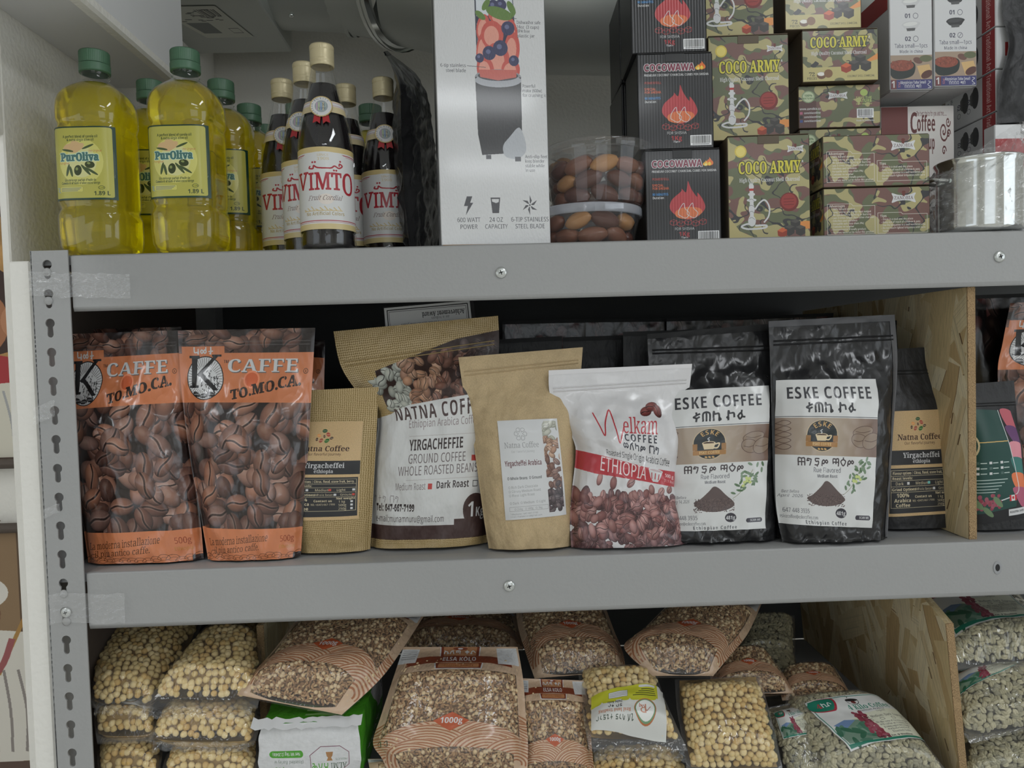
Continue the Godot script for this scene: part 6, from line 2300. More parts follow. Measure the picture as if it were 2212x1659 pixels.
func top_shelf() -> void:
	mat("cap_green", Color(0.30, 0.44, 0.34), 0.4)
	film("pet", 0.01, 0.04)
	var oil := mat("oil", Color(0.95, 0.88, 0.02, 0.16), 0.02)
	oil.refraction_enabled = true
	oil.refraction_scale = 0.033
	oil.transparency = BaseMaterial3D.TRANSPARENCY_ALPHA
	printed("oil_label", print_oil(), 0.35, 0.4)
	film("glass_clear", 0.005, 0.02)
	mat("cordial", Color(0.045, 0.02, 0.03), 0.06)
	mat("cap_gold", Color(0.80, 0.75, 0.60), 0.35, 0.2)
	printed("cordial_label", print_vimto(), 0.4, 0.3)
	M.cordial_label.texture_repeat = true
	printed("cordial_neck", print_vimto_neck(), 0.4)
	printed("cordial_seal", print_vimto_seal(), 0.25)
	mat("ribbon_red", Color(0.66, 0.16, 0.18), 0.4)
	var ob := oil_bottle()
	var spots := [
		["A", Vector3(-0.5378, 1.6894, -0.0490), 0.0, "front oil bottle at the left end, beside the post corner"], ["B", Vector3(-0.4148, 1.6898, -0.0510), 0.0, "front oil bottle second from the left, label facing out"],
		["A2", Vector3(-0.5128, 1.7499, -0.1650), 0.12, "oil bottle showing only its green cap between the two front ones"], ["B2", Vector3(-0.4072, 1.7483, -0.1700), 0.16, "oil bottle directly behind the second front one"],
		["B3", Vector3(-0.4004, 1.7786, -0.2850), 0.16, "oil bottle third back in the row, half hidden by a neighbour"], ["B4", Vector3(-0.4060, 1.8105, -0.4000), 0.16, "oil bottle fourth back in the row, mostly hidden by cordial"],
		["C", Vector3(-0.3192, 1.7766, -0.2850), 0.1, "oil bottle hidden behind the tall front cordial bottle"], ["D", Vector3(-0.1990, 1.7845, -0.3000), 0.1, "oil bottle at the back, cap showing left of the black pouch"]]
	for k in spots.size():
		var p: Vector3 = spots[k][1]
		place(ob, k == 0, Vector3(p.x, TOP, p.z), spots[k][2], spots[k][3])
	var cb := cordial_bottle()
	var cs := [[Vector3(-0.2226, 1.6916, -0.0340), 0.1, "tall cordial bottle at the very front of the group"], [Vector3(-0.3119, 1.7444, -0.1620), 0.25, "cordial bottle left of the front one, next to the oil"], [Vector3(-0.2621, 1.7303, -0.0970), -0.1, "cordial bottle behind the front one, gold cap peeking out left"], [Vector3(-0.2203, 1.7476, -0.1900), -0.1, "cordial bottle behind the front one, label sliver at right"], [Vector3(-0.1581, 1.7411, -0.1650), 0.15, "cordial bottle beside the black foil pouch"]]
	for k in cs.size():
		var p: Vector3 = cs[k][0]
		place(cb, k == 0, Vector3(p.x, TOP, p.z), cs[k][1], cs[k][2]).scale = Vector3(1.0, 1.03, 1.0)
	# black foil pouch seen from its side
	var b := pouch("foil_pouch", "shiny black foil pouch seen edge-on beside the blender carton", "pouch", "", Vector3(-0.1017, 1.6510, -0.1625), [Vector3(-0.0441, 0.2964, 0.0625), Vector3(-0.0231, 0.2464, 0.0725), Vector3(-0.0221, 0.1761, 0.0775), Vector3(-0.0203, 0.0912, 0.0825), Vector3(-0.0140, 0.0015, 0.0875)], [Vector3(-0.0607, 0.3606, -0.0975), Vector3(-0.0124, 0.3115, -0.0975), Vector3(0.0045, 0.2089, -0.0875), Vector3(0.0117, 0.1118, -0.0875), Vector3(0.0140, 0.0015, -0.0875)], M.black_film, M.black_film, {"front": 0.016, "back": 0.020, "crumple": 0.35, "sd": 5, "freq": 2.5, "flat_top": 0.04, "rise": 0.3})
	band(b, "side_seal", 0.0, 0.035, M.black_seal)
	# blender carton
	var gloss := printed("blender_front", print_blender_box(), 0.45, 0.9)
	bump(gloss, M.peel, 0.35)
	gloss.clearcoat_roughness = 0.10
	mat("blender_side", Color(0.83, 0.83, 0.83), 0.35)
	var sd := printed("blender_left", print_blender_side(), 0.3, 0.5)
	var sz := Vector3(0.150, 0.385, 0.135)
	var t := carton("blender_carton", "tall white blender carton with strawberry jar picture", "box", "", Vector3(0.0024, 1.6775, -0.0820) * Vector3(1, 0, 1) + Vector3(0, TOP + 0.0005, 0), 0.09, sz, {"front": gloss, "left": sd, "plain": M.blender_side})
	flaps(t, sz, M.blender_side, false)
	part(t, "bottom_seam", slab(Vector3(-0.073, 0.0, 0.0674), Vector3(0.073, 0.0012, 0.0682), M.card_brown, 0.0003))
	# dates
	var dm := [mat("date_dark", Color(0.34, 0.20, 0.16), 0.32), mat("date_mid", Color(0.46, 0.29, 0.21), 0.32), mat("date_light", Color(0.66, 0.48, 0.30), 0.34)]
	M["dates"] = []
	for k in 6:
		M.dates.append(date_mesh(k + 1, dm[[0, 1, 1, 0, 2, 1][k]]))
	var a: Vector3 = Vector3(0.1445, 1.6996, -0.0950)
	tub("date_tub", Vector3(a.x, TOP + 0.0006, a.z), 0.079, 0.056, M.plastic_milky, "small tub of dates with a white lid, standing on the shelf", 60, 1)
	a = Vector3(0.1611, 1.7471, -0.0980)
	tub("date_tub", Vector3(a.x, TOP + 0.058, a.z), 0.081, 0.088, M.plastic_clear, "large clear tub of dates stacked on the white-lidded one", 80, 2)
	a = Vector3(0.1712, 1.8391, -0.2700)
	tub("date_tub", Vector3(a.x, TOP + 0.0006, a.z), 0.080, 0.180, M.plastic_clear, "tall clear tub of dates at the back, lid above the front ones", 90, 3)
	charcoal_cartons()
	right_end()

func print_blender_side() -> Texture2D:
	var c := canvas(300, 700, Color(0.88, 0.88, 0.88))
	c.p([Vector2(60, 0), Vector2(240, 0), Vector2(240, 420), Vector2(190, 470), Vector2(60, 430)], Color(0.22, 0.22, 0.23))
	for k in 4:
		c.text(["BULLET", "BLENDER", "600W", "BLACK"][k], 150, 520 + k * 44, 42, Color(0.25, 0.25, 0.26), "b")
	return c.tex()

func charcoal_cartons() -> void:
	var front := printed("shisha_front", print_cocowawa(), 0.32, 0.5)
	var ridge := NoiseTexture2D.new()
	bump(front, corrugation(), 0.55)
	var fb := {"front": front, "plain": M.card_black}
	var w: float = 0.1074
	var h1: float = 0.1365
	var x: float = 0.2767
	var h2: float = 0.1533
	var sz := Vector3(w, h1 - 0.002, 0.105)
	var labels := ["black charcoal carton with flame print, bottom one of its front stack", "black charcoal carton with flame print, middle one of its front stack", "black charcoal carton with flame print, top one of its front stack"]
	var xs := [x + 0.002, x - 0.006, x - 0.012]
	for k in 3:
		var t := carton("charcoal_carton", labels[k], "box", "black charcoal cartons", Vector3(xs[k], TOP + 0.0005 + h1 * k, -0.1125 - 0.003 * k), [-0.03, -0.02, -0.03][k], sz, fb)
		flaps(t, sz, M.card_black)
	for k in 3:
		var t := carton("charcoal_carton", "black charcoal carton in the rear stack, %s" % ["at the bottom", "second up", "at the top"][k], "box", "black charcoal cartons", Vector3(x - 0.010, TOP + 0.0005 + h1 * k, -0.235 - 0.004 * (k % 2)), 0.05 - 0.03 * k, sz, fb)
		flaps(t, sz, M.card_black, false)
	# camouflage cartons, upright
	var tall := printed("camo_tall", print_army_tall(), 0.42, 0.25)
	var ft := {"front": tall, "plain": M.card_camo}
	w = 0.1167
	x = 0.4008
	h1 = 0.1525
	sz = Vector3(w, h1 - 0.002, 0.10)
	var tx := [x, x - 0.016, x - 0.031]
	var tz := [-0.105, -0.135, -0.15]
	for k in 3:
		var t := carton("camo_carton", ["camouflage charcoal carton with water pipe, bottom of the upright stack", "camouflage charcoal carton with water pipe, middle of the upright stack", "camouflage charcoal carton with water pipe, top of the upright stack"][k], "box", "upright camouflage cartons", Vector3(tx[k], TOP + 0.0005 + h1 * k, tz[k]), -0.04, sz, ft)
		flaps(t, sz, M.card_camo)
	# lying cartons further right
	var wide := printed("camo_wide", print_army_wide(), 0.42, 0.25)
	var web := printed("camo_web", print_army_web(), 0.42, 0.25)
	var tips := printed("camo_tips", print_army_tips(), 0.42, 0.25)
	var ww: float = 0.1257
	x = 0.5371
	var hh: float = 0.0653
	sz = Vector3(ww, hh - 0.001, 0.10)
	var ybase: float = 1.8316
	var stack := [[web, ybase - hh * 2, "web address side out, lowest of the rear pile"], [web, ybase - hh, "web address side out, second of the rear pile"], [web, ybase, "web address side out, third of the rear pile"]]
	for k in stack.size():
		carton("camo_carton", "lying camouflage charcoal carton, " + stack[k][2], "box", "lying camouflage cartons", Vector3(x + 0.001 * (k % 2), stack[k][1], -0.18), -0.02, sz, {"front": stack[k][0], "plain": M.card_camo})
	hh = 0.0781
	var y2: float = 1.8975
	var w2: float = 0.1146
	sz = Vector3(w2, hh - 0.001, 0.095)
	for k in 2:
		var t := carton("camo_carton", ["yellow and camouflage carton of 72 charcoal pieces, lower one", "yellow and camouflage carton of 72 charcoal pieces, upper one"][k], "box", "lying camouflage cartons", Vector3([0.5352, 0.5102][k], y2 + hh * k, -0.1675), -0.03, sz, {"front": wide, "plain": M.card_camo})
		flaps(t, sz, M.card_camo, false)
	w = 0.1523
	x = 0.5520
	hh = 0.0738
	sz = Vector3(w, hh - 0.001, 0.085)
	for k in 2:
		carton("camo_carton", ["lying camouflage carton with tips text, front pile, on the shelf", "lying camouflage carton with tips text, front pile, upper one"][k], "box", "lying camouflage cartons", Vector3(x, TOP + 0.0005 + hh * k, -0.0925), -0.02, sz, {"front": tips, "left": wide, "plain": M.card_camo})

func corrugation() -> Texture2D:
	var im := Image.create(256, 64, false, Image.FORMAT_RGBA8)
	for y in 64:
		for x in 256:
			var v := 0.5 + 0.5 * sin(TAU * x / 256.0 * 26.0)
			im.set_pixel(x, y, Color(v, v, v))
	im.bump_map_to_normal_map(2.0)
	return ImageTexture.create_from_image(im)

func right_end() -> void:
	# bowl cartons standing on the cup carton
	var zf := -0.15
	var h: float = 0.1561
	for k in 2:
		var w: float = [0.0673, 0.0668][k]
		var sz := Vector3(w, h, 0.10)
		var x: float = [0.6583, 0.7279][k]
		var y: float = [1.8928, 1.8969][k]
		var t := carton("bowl_carton", ["white bowl carton with pale bowls pictured, left of the upright pair", "white bowl carton with black bowls pictured, right of the upright pair"][k], "box", "white bowl cartons", Vector3(x, y, zf - 0.05), 0.0, sz, {"front": printed("taba_%d" % k, print_taba(k == 1), 0.4, 0.3), "plain": M.card_white})
		part(t, "red_side", slab(Vector3(-w * 0.5 - 0.0006, h * 0.8, -0.045), Vector3(-w * 0.5 - 0.0001, h, 0.045), M.card_red, 0.0001))
		part(t, "bottom_flap", slab(Vector3(-w * 0.45, -0.001, -0.045), Vector3(w * 0.45, -0.0002, 0.044), M.card_white, 0.0001))
	# cup carton below them, and what holds the pair up behind
	var cw: float = 0.1195
	var ctop: float = 1.8809
	var cup := printed("cup_front", print_milk_cup(), 0.45, 0.2)
	carton("cup_carton", "cream and brown coffee milk cup carton with swirls", "box", "", Vector3(0.6895, TOP + 0.0005, -0.26), 0.0, Vector3(cw, ctop - TOP - 0.001, 0.14), {"front": cup, "plain": M.card_white})
	# bowl cartons piled on their sides at the right
	var side := printed("taba_side", print_taba_side(), 0.4, 0.3)
	var ys := [1.7365, 1.7982, 1.8576, 1.9224, 1.9871, 2.0536]
	for k in 5:
		var hh: float = ys[k + 1] - ys[k]
		var t := carton("bowl_carton", "white bowl carton on its side, number %s from the bottom of the right pile" % ["one", "two", "three", "four", "five"][k], "box", "white bowl cartons", Vector3(0.7955 + 0.045, ys[k], -0.225), 0.0, Vector3(0.100, hh - 0.001, 0.15), {"left": side, "front": M.card_white, "plain": M.card_white})
		part(t, "red_stripe", slab(Vector3(-0.035, hh * 0.30, 0.0751), Vector3(0.05, hh * 0.62, 0.0756), M.card_red, 0.0001))
	# support between: carton under the pile
	carton("plain_carton", "plain white carton under the pile of bowl cartons", "box", "", Vector3(0.7955 + 0.045, TOP + 0.0005, -0.225), 0.0, Vector3(0.102, ys[0] - TOP - 0.001, 0.15), {"plain": M.card_white})
	carton("red_carton", "red and white carton at the right edge behind the wrapped pot", "box", "", Vector3(0.8343, TOP + 0.0005, -0.1345), 0.0, Vector3(0.13, 0.1773, 0.026), {"front": printed("red_white", print_red_white(), 0.4), "plain": M.card_white})
	# black pouch high at the right
	var b := pouch("black_pouch", "plain matt black pouch standing on the red and white carton above the pot", "pouch", "", Vector3(0.8486, 1.8334, -0.1340), [Vector3(-0.0450, 0.2329, -0.0110), Vector3(-0.0522, 0.1759, -0.0083), Vector3(-0.0450, 0.1186, -0.0057), Vector3(-0.0616, 0.0619, -0.0029), Vector3(-0.0675, -0.0006, 0.0000)], [Vector3(0.0839, 0.2306, -0.0110), Vector3(0.0816, 0.1733, -0.0083), Vector3(0.0794, 0.1161, -0.0055), Vector3(0.0735, 0.0590, -0.0028), Vector3(0.0675, 0.0006, 0.0000)], M.black_matt, M.black_matt, {"front": 0.012, "back": 0.012, "crumple": 0.25, "sd": 9})
	band(b, "side_seam", 0.0, 0.03, M.black_seal)
	# saucepan in a clear bag
	var c: Vector3 = Vector3(0.7086, 1.7134, -0.0660)
	var t := thing("saucepan", Vector3(c.x, TOP + 0.002, c.z), "shiny stainless steel pot standing inside the clear bag", "pot")
	var g := Geo.new()
	var r := 0.056
	g.lathe([Vector2(0.0005, 0.001), Vector2(r * 0.9, 0.001), Vector2(r * 0.97, 0.005), Vector2(r * 0.985, 0.012), Vector2(r * 0.985, 0.098), Vector2(r * 1.03, 0.104), Vector2(r * 1.04, 0.106), Vector2(r * 1.02, 0.107), Vector2(r * 0.96, 0.101), Vector2(r * 0.96, 0.01), Vector2(0.0005, 0.008)], 72)
	part(t, "pot_body", g.mesh(M.bright_metal))
	for s in [-1, 1]:
		g = Geo.new()
		g.tube([Vector3(s * r * 0.98, 0.078, -0.016), Vector3(s * (r + 0.016), 0.080, -0.012), Vector3(s * (r + 0.019), 0.080, 0.0), Vector3(s * (r + 0.016), 0.080, 0.012), Vector3(s * r * 0.98, 0.078, 0.016)], 0.003, 8)
		part(t, "loop_handle", g.mesh(M.bright_metal))
	t = thing("clear_bag", Vector3(c.x, TOP + 0.0005, c.z), "crumpled clear plastic bag around the steel pot", "plastic bag")
	var f := noise(16.0, FastNoiseLite.TYPE_SIMPLEX_SMOOTH, true, 21, 4)
	var p := PackedVector3Array()
	var nv := 44
	var nu := 96
	for j in nv + 1:
		var v := 1.0 - float(j) / nv
		for k in nu + 1:
			var an := TAU * k / nu
			var rr := lerpf(0.070, 0.067, v) * (1.0 if v < 0.7 else lerpf(1.0, 0.55, (v - 0.7) / 0.3))
			var d := Vector3(sin(an), 0, cos(an))
			rr *= 1.0 + 0.20 * f.get_noise_3d(d.x * 0.5, v * 0.35, d.z * 0.5)
			var top := 0.135 + 0.035 * clampf(d.x * 0.9 - 0.1, -0.4, 1.0)
			if k == nu:
				p.append(p[p.size() - nu])
			else:
				p.append(d * rr * (1.0 if v > 0.03 else 0.6) + Vector3(0.02 * smoothstep(0.6, 1.0, v), v * top, 0))
	g = Geo.new()
	g.grid(p, nu, nv)
	part(t, "clear_film", g.mesh(M.bag_film))

func print_red_white() -> Texture2D:
	var c := canvas(200, 340, Color(0.90, 0.90, 0.90))
	c.rect(0, 40, 200, 70, Color(0.66, 0.16, 0.18))
	return c.tex()

# ---------------------------------------------------------------- middle level: coffee pouches
func gloss_print(called: String, t: Texture2D, rough: float, coat: float, relief_tex: Texture2D, amount: float) -> StandardMaterial3D:
	var m := printed(called, t, rough, coat)
	return bump(m, relief_tex, amount)

func middle_shelf() -> void:
	var tomoca := gloss_print("orange_coffee", print_tomoca(), 0.26, 0.7, M.crinkle, 0.55)
	var dark_back := mat("dark_brown_film", Color(0.16, 0.10, 0.085), 0.35)
	var o := {"front": 0.030, "back": 0.024, "crumple": 0.16, "flat_top": 0.13, "rise": 0.3, "open_end": 0.7, "sd": 4}
	var b: Array
	for k in 2:
		o.sd = 4 + k * 5
		b = pouch("coffee_pouch", ["glossy bean print coffee pouch with orange bands, tucked behind the post", "glossy bean print coffee pouch with orange bands, in front beside the small burlap pouch"][k], "pouch", "orange banded coffee pouches", [Vector3(-0.5000, 1.2245, -0.0500), Vector3(-0.3463, 1.2245, -0.0450)][k], [[Vector3(-0.1113, 0.3251, -0.0250), Vector3(-0.1102, 0.2282, -0.0178), Vector3(-0.1000, 0.1448, -0.0114), Vector3(-0.0891, 0.0634, -0.0051), Vector3(-0.0807, 0.0015, 0.0000)], [Vector3(-0.1030, 0.3256, -0.0250), Vector3(-0.0985, 0.2362, -0.0183), Vector3(-0.0875, 0.1390, -0.0109), Vector3(-0.0756, 0.0693, -0.0054), Vector3(-0.0650, 0.0015, 0.0000)]][k], [[Vector3(0.0500, 0.3264, -0.0250), Vector3(0.0546, 0.2354, -0.0180), Vector3(0.0683, 0.1360, -0.0104), Vector3(0.0764, 0.0631, -0.0047), Vector3(0.0807, 0.0015, 0.0000)], [Vector3(0.0921, 0.3239, -0.0250), Vector3(0.0848, 0.2304, -0.0179), Vector3(0.0769, 0.1329, -0.0104), Vector3(0.0702, 0.0626, -0.0049), Vector3(0.0650, 0.0015, 0.0000)]][k], tomoca, dark_back, o)
		zip(b, 0.075, M.film)
	var rear := [Vector3(-0.5369, 1.2245, -0.1300), Vector3(-0.3484, 1.2245, -0.1300)]
	for k in 2:
		b = pouch("coffee_pouch", ["glossy bean print coffee pouch behind the left pair, top edge showing", "glossy bean print coffee pouch behind the pair, right edge showing"][k], "pouch", "orange banded coffee pouches", rear[k], [[Vector3(-0.0942, 0.3349, -0.0200), Vector3(-0.0906, 0.1652, -0.0102), Vector3(-0.0802, 0.0015, 0.0000)], [Vector3(-0.0941, 0.3266, -0.0200), Vector3(-0.0839, 0.1580, -0.0099), Vector3(-0.0736, 0.0015, 0.0000)]][k], [[Vector3(0.0611, 0.3346, -0.0200), Vector3(0.0698, 0.1580, -0.0096), Vector3(0.0802, 0.0015, 0.0000)], [Vector3(0.0900, 0.3078, -0.0200), Vector3(0.0832, 0.1521, -0.0101), Vector3(0.0736, 0.0015, 0.0000)]][k], tomoca, dark_back, o)
	# burlap pouches and kraft pouch
	var nat_small := printed("burlap_small", print_burlap(420, 900, 9.0).tex(), 0.62)
	bump(nat_small, M.soft, 0.5)
	var nat_label := printed("natna_label", print_natna_label(false), 0.5)
	b = pouch("burlap_pouch", "small burlap print coffee pouch with kraft and black label", "pouch", "", Vector3(-0.2408, 1.2245, -0.0700), [Vector3(-0.0761, 0.2333, -0.0200), Vector3(-0.0740, 0.1570, -0.0136), Vector3(-0.0707, 0.0781, -0.0068), Vector3(-0.0534, 0.0015, 0.0000)], [Vector3(0.0710, 0.2356, -0.0200), Vector3(0.0650, 0.1527, -0.0131), Vector3(0.0591, 0.0743, -0.0064), Vector3(0.0534, 0.0015, 0.0000)], nat_small, nat_small, {"front": 0.026, "back": 0.022, "crumple": 0.07, "flat_top": 0.08, "rise": 0.4, "open_end": 0.75, "sd": 12, "calm": Rect2(0.05, 0.2, 0.85, 0.6)})
	sticker(b, "label", [Vector2(0.209, 0.216), Vector2(0.866, 0.217), Vector2(0.869, 0.783), Vector2(0.049, 0.790)], nat_label, "kraft and black label")
	var big := gloss_print("burlap_big", print_natna_big(), 0.5, 0.2, M.soft, 0.6)
	var jute := printed("burlap_back", print_burlap(300, 300, 9.0).tex(), 0.7)
	b = pouch("burlap_pouch", "large burlap print kilogram coffee pouch with white printed front", "pouch", "", Vector3(-0.1034, 1.2245, -0.0850), [Vector3(-0.1345, 0.3196, -0.0300), Vector3(-0.1233, 0.2649, -0.0251), Vector3(-0.0886, 0.2114, -0.0195), Vector3(-0.0719, 0.1891, -0.0170), Vector3(-0.0781, 0.1255, -0.0113), Vector3(-0.0830, 0.0592, -0.0053), Vector3(-0.0850, 0.0015, 0.0000)], [Vector3(0.1119, 0.3361, -0.0300), Vector3(0.1119, 0.2926, -0.0262), Vector3(0.1060, 0.2346, -0.0211), Vector3(0.1004, 0.1876, -0.0169), Vector3(0.0955, 0.1207, -0.0109), Vector3(0.0894, 0.0547, -0.0049), Vector3(0.0850, 0.0015, 0.0000)], big, jute, {"front": 0.042, "back": 0.03, "crumple": 0.10, "flat_top": 0.12, "rise": 0.3, "open_end": 0.75, "sd": 15})
	zip(b, 0.13, nat_small, 0.0008)
	var kraft := printed("kraft_paper", print_kraft(512, 800, 3), 0.75)
	bump(kraft, M.soft, 0.8)
	var kl := printed("kraft_label", print_kraft_label(), 0.45, 0.3)
	b = pouch("kraft_pouch", "plain brown kraft paper coffee pouch with white sticker", "pouch", "", Vector3(0.0443, 1.2245, -0.0500), [Vector3(-0.0960, 0.2755, -0.0350), Vector3(-0.0893, 0.2230, -0.0285), Vector3(-0.0800, 0.1732, -0.0222), Vector3(-0.0714, 0.0979, -0.0126), Vector3(-0.0651, 0.0402, -0.0052), Vector3(-0.0597, 0.0015, 0.0000)], [Vector3(0.0866, 0.2850, -0.0350), Vector3(0.0813, 0.2380, -0.0293), Vector3(0.0745, 0.1683, -0.0209), Vector3(0.0688, 0.0930, -0.0116), Vector3(0.0638, 0.0352, -0.0044), Vector3(0.0597, 0.0015, 0.0000)], kraft, kraft, {"front": 0.034, "back": 0.026, "crumple": 0.12, "flat_top": 0.11, "rise": 0.32, "open_end": 0.75, "sd": 18, "calm": Rect2(0.3, 0.32, 0.6, 0.55)})
	sticker(b, "label", [Vector2(0.250, 0.363), Vector2(0.791, 0.355), Vector2(0.899, 0.823), Vector2(0.239, 0.856)], kl, "white sticker with bean photo strip")
	zip(b, 0.085, kraft, 0.0009)
	# white pouch
	var mel := gloss_print("white_coffee", print_melkam(), 0.34, 0.5, M.crinkle, 0.45)
	mat("white_film", Color(0.88, 0.87, 0.87), 0.35)
	b = pouch("white_pouch", "white coffee pouch with red band and red bean print", "pouch", "", Vector3(0.1848, 1.2245, -0.0400), [Vector3(-0.1061, 0.2529, -0.0300), Vector3(-0.1054, 0.2182, -0.0260), Vector3(-0.0906, 0.1860, -0.0220), Vector3(-0.0733, 0.1491, -0.0173), Vector3(-0.0722, 0.1261, -0.0146), Vector3(-0.0802, 0.0740, -0.0085), Vector3(-0.0837, 0.0351, -0.0040), Vector3(-0.0830, 0.0015, 0.0000)], [Vector3(0.1026, 0.2561, -0.0300), Vector3(0.0977, 0.2253, -0.0264), Vector3(0.0890, 0.1866, -0.0218), Vector3(0.0772, 0.1137, -0.0131), Vector3(0.0726, 0.0869, -0.0100), Vector3(0.0734, 0.0630, -0.0072), Vector3(0.0774, 0.0355, -0.0040), Vector3(0.0830, 0.0015, 0.0000)], mel, M.white_film, {"front": 0.034, "back": 0.026, "crumple": 0.16, "flat_top": 0.12, "rise": 0.32, "open_end": 0.72, "sd": 22})
	zip(b, 0.10, M.white_film, 0.0010)
	band(b, "top_seal", 0.0, 0.035, M.white_film, 0.0004)
	# black pouches with white labels
	var e := [print_eske("Best Before", "February 14, 2026"), print_eske("Best Before", "April  2026")]
	var eb := [[Vector3(0.3213, 1.2245, -0.0500), [Vector3(-0.0933, 0.3015, -0.0450), Vector3(-0.0933, 0.2479, -0.0371), Vector3(-0.0920, 0.1461, -0.0219), Vector3(-0.0886, 0.0588, -0.0087), Vector3(-0.0811, 0.0015, 0.0000)], [Vector3(0.1101, 0.3128, -0.0450), Vector3(0.1039, 0.2425, -0.0352), Vector3(0.0933, 0.1422, -0.0208), Vector3(0.0852, 0.0573, -0.0084), Vector3(0.0811, 0.0015, 0.0000)], [Vector2(0.095, 0.317), Vector2(0.878, 0.287), Vector2(0.841, 0.928), Vector2(0.012, 0.930)]], [Vector3(0.4754, 1.2245, -0.0300), [Vector3(-0.0752, 0.3146, -0.0400), Vector3(-0.0770, 0.2431, -0.0309), Vector3(-0.0807, 0.1427, -0.0181), Vector3(-0.0822, 0.0561, -0.0070), Vector3(-0.0751, 0.0015, 0.0000)], [Vector3(0.1099, 0.3188, -0.0400), Vector3(0.1085, 0.2453, -0.0312), Vector3(0.0937, 0.1414, -0.0183), Vector3(0.0826, 0.0600, -0.0079), Vector3(0.0751, 0.0015, 0.0000)], [Vector2(0.033, 0.282), Vector2(0.792, 0.296), Vector2(0.782, 0.930), Vector2(0.000, 0.897)]]]
	for k in 2:
		b = pouch("black_coffee_pouch", ["glossy black pouch with white label dated February, left of its twin", "glossy black pouch with white label dated April and silver side seam"][k], "pouch", "black pouches with white labels", eb[k][0], eb[k][1], eb[k][2], M.black_film, M.black_film, {"front": 0.032, "back": 0.026, "crumple": 0.34, "flat_top": 0.14, "rise": 0.3, "open_end": 0.7, "sd": 30 + k * 7, "freq": 2.2, "calm": Rect2(0.05, 0.28, 0.9, 0.62)})
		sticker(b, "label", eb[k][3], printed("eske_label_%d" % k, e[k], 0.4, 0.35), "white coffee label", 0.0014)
		band(b, "top_seal", 0.0, 0.045, M.black_seal if k == 0 else M.silver_seal)
		zip(b, 0.115, M.black_film, 0.0014)
		var g := Geo.new()
		g.grid(b[1].patch(0.955, 0.03, 1.0, 0.99, 3, 50, 0.0007), 3, 50, Rect2(0, 0, 0.4, 6))
		part(b[0], "side_seal", g.mesh(M.black_seal if k == 0 else M.silver_seal))
	# matt black pouch with kraft label
	b = pouch("matt_black_pouch", "matt black box pouch with kraft and black label by the divider", "pouch", "", Vector3(0.6305, 1.2245, -0.0900), [Vector3(-0.0459, 0.2679, -0.0300), Vector3(-0.0573, 0.2037, -0.0230), Vector3(-0.0677, 0.1040, -0.0119), Vector3(-0.0679, 0.0015, 0.0000)], [Vector3(0.0536, 0.2707, -0.0300), Vector3(0.0613, 0.1998, -0.0223), Vector3(0.0678, 0.0987, -0.0111), Vector3(0.0679, 0.0015, 0.0000)], M.black_matt, M.black_matt, {"front": 0.024, "back": 0.05, "crumple": 0.10, "flat_top": 0.08, "rise": 0.3, "open_end": 0.95, "power": 5.0, "sd": 41, "calm": Rect2(0.1, 0.3, 0.8, 0.6)})
	sticker(b, "label", [Vector2(0.157, 0.372), Vector2(0.836, 0.356), Vector2(0.801, 0.894), Vector2(0.088, 0.908)], printed("natna_label_blue", print_natna_label(true), 0.5), "kraft and black label")
	zip(b, 0.15, M.black_matt, 0.0009)
	# rows behind, in the shade
	var back := [["P1", "plain black pouch behind the kraft pouch, left one"], ["P2", "plain black pouch behind the kraft pouch, right one"], ["P3", "plain black pouch peeping out behind the white one"], ["P4", "plain black pouch top behind the silver seamed pouch"]]
	var ba := [Vector3(0.0460, 1.2245, -0.2000), Vector3(0.1531, 1.2245, -0.2000), Vector3(0.2487, 1.2245, -0.1500), Vector3(0.6178, 1.2245, -0.1900)]
	var bl := [[Vector3(-0.0486, 0.3024, -0.0100), Vector3(-0.0513, 0.1431, -0.0048), Vector3(-0.0521, 0.0015, 0.0000)], [Vector3(-0.0397, 0.3028, -0.0100), Vector3(-0.0432, 0.1404, -0.0048), Vector3(-0.0462, 0.0015, 0.0000)], [Vector3(-0.0454, 0.3077, -0.0100), Vector3(-0.0490, 0.1409, -0.0046), Vector3(-0.0503, 0.0015, 0.0000)], [Vector3(-0.0645, 0.3132, -0.0100), Vector3(-0.0660, 0.1269, -0.0042), Vector3(-0.0622, 0.0015, 0.0000)]]
	var br := [[Vector3(0.0659, 0.3051, -0.0100), Vector3(0.0594, 0.1386, -0.0046), Vector3(0.0521, 0.0015, 0.0000)], [Vector3(0.0601, 0.3037, -0.0100), Vector3(0.0535, 0.1362, -0.0046), Vector3(0.0462, 0.0015, 0.0000)], [Vector3(0.0668, 0.3081, -0.0100), Vector3(0.0602, 0.1365, -0.0044), Vector3(0.0503, 0.0015, 0.0000)], [Vector3(0.0788, 0.3151, -0.0100), Vector3(0.0703, 0.1218, -0.0040), Vector3(0.0622, 0.0015, 0.0000)]]
	for k in 4:
		b = pouch("plain_pouch", back[k][1], "pouch", "plain black pouches", ba[k], bl[k], br[k], M.black_matt, M.black_matt, {"front": 0.02, "back": 0.02, "crumple": 0.08, "sd": 50 + k})
		band(b, "top_seal", 0.0, 0.04, M.black_seal)
	var bean_dark := gloss_print("dark_bean_print", print_dark_beans(), 0.3, 0.5, M.crinkle, 0.5)
	var qa := [Vector3(0.0849, 1.2245, -0.3300), Vector3(0.2304, 1.2245, -0.3400), Vector3(0.3756, 1.2245, -0.3300), Vector3(0.5273, 1.2245, -0.3400)]
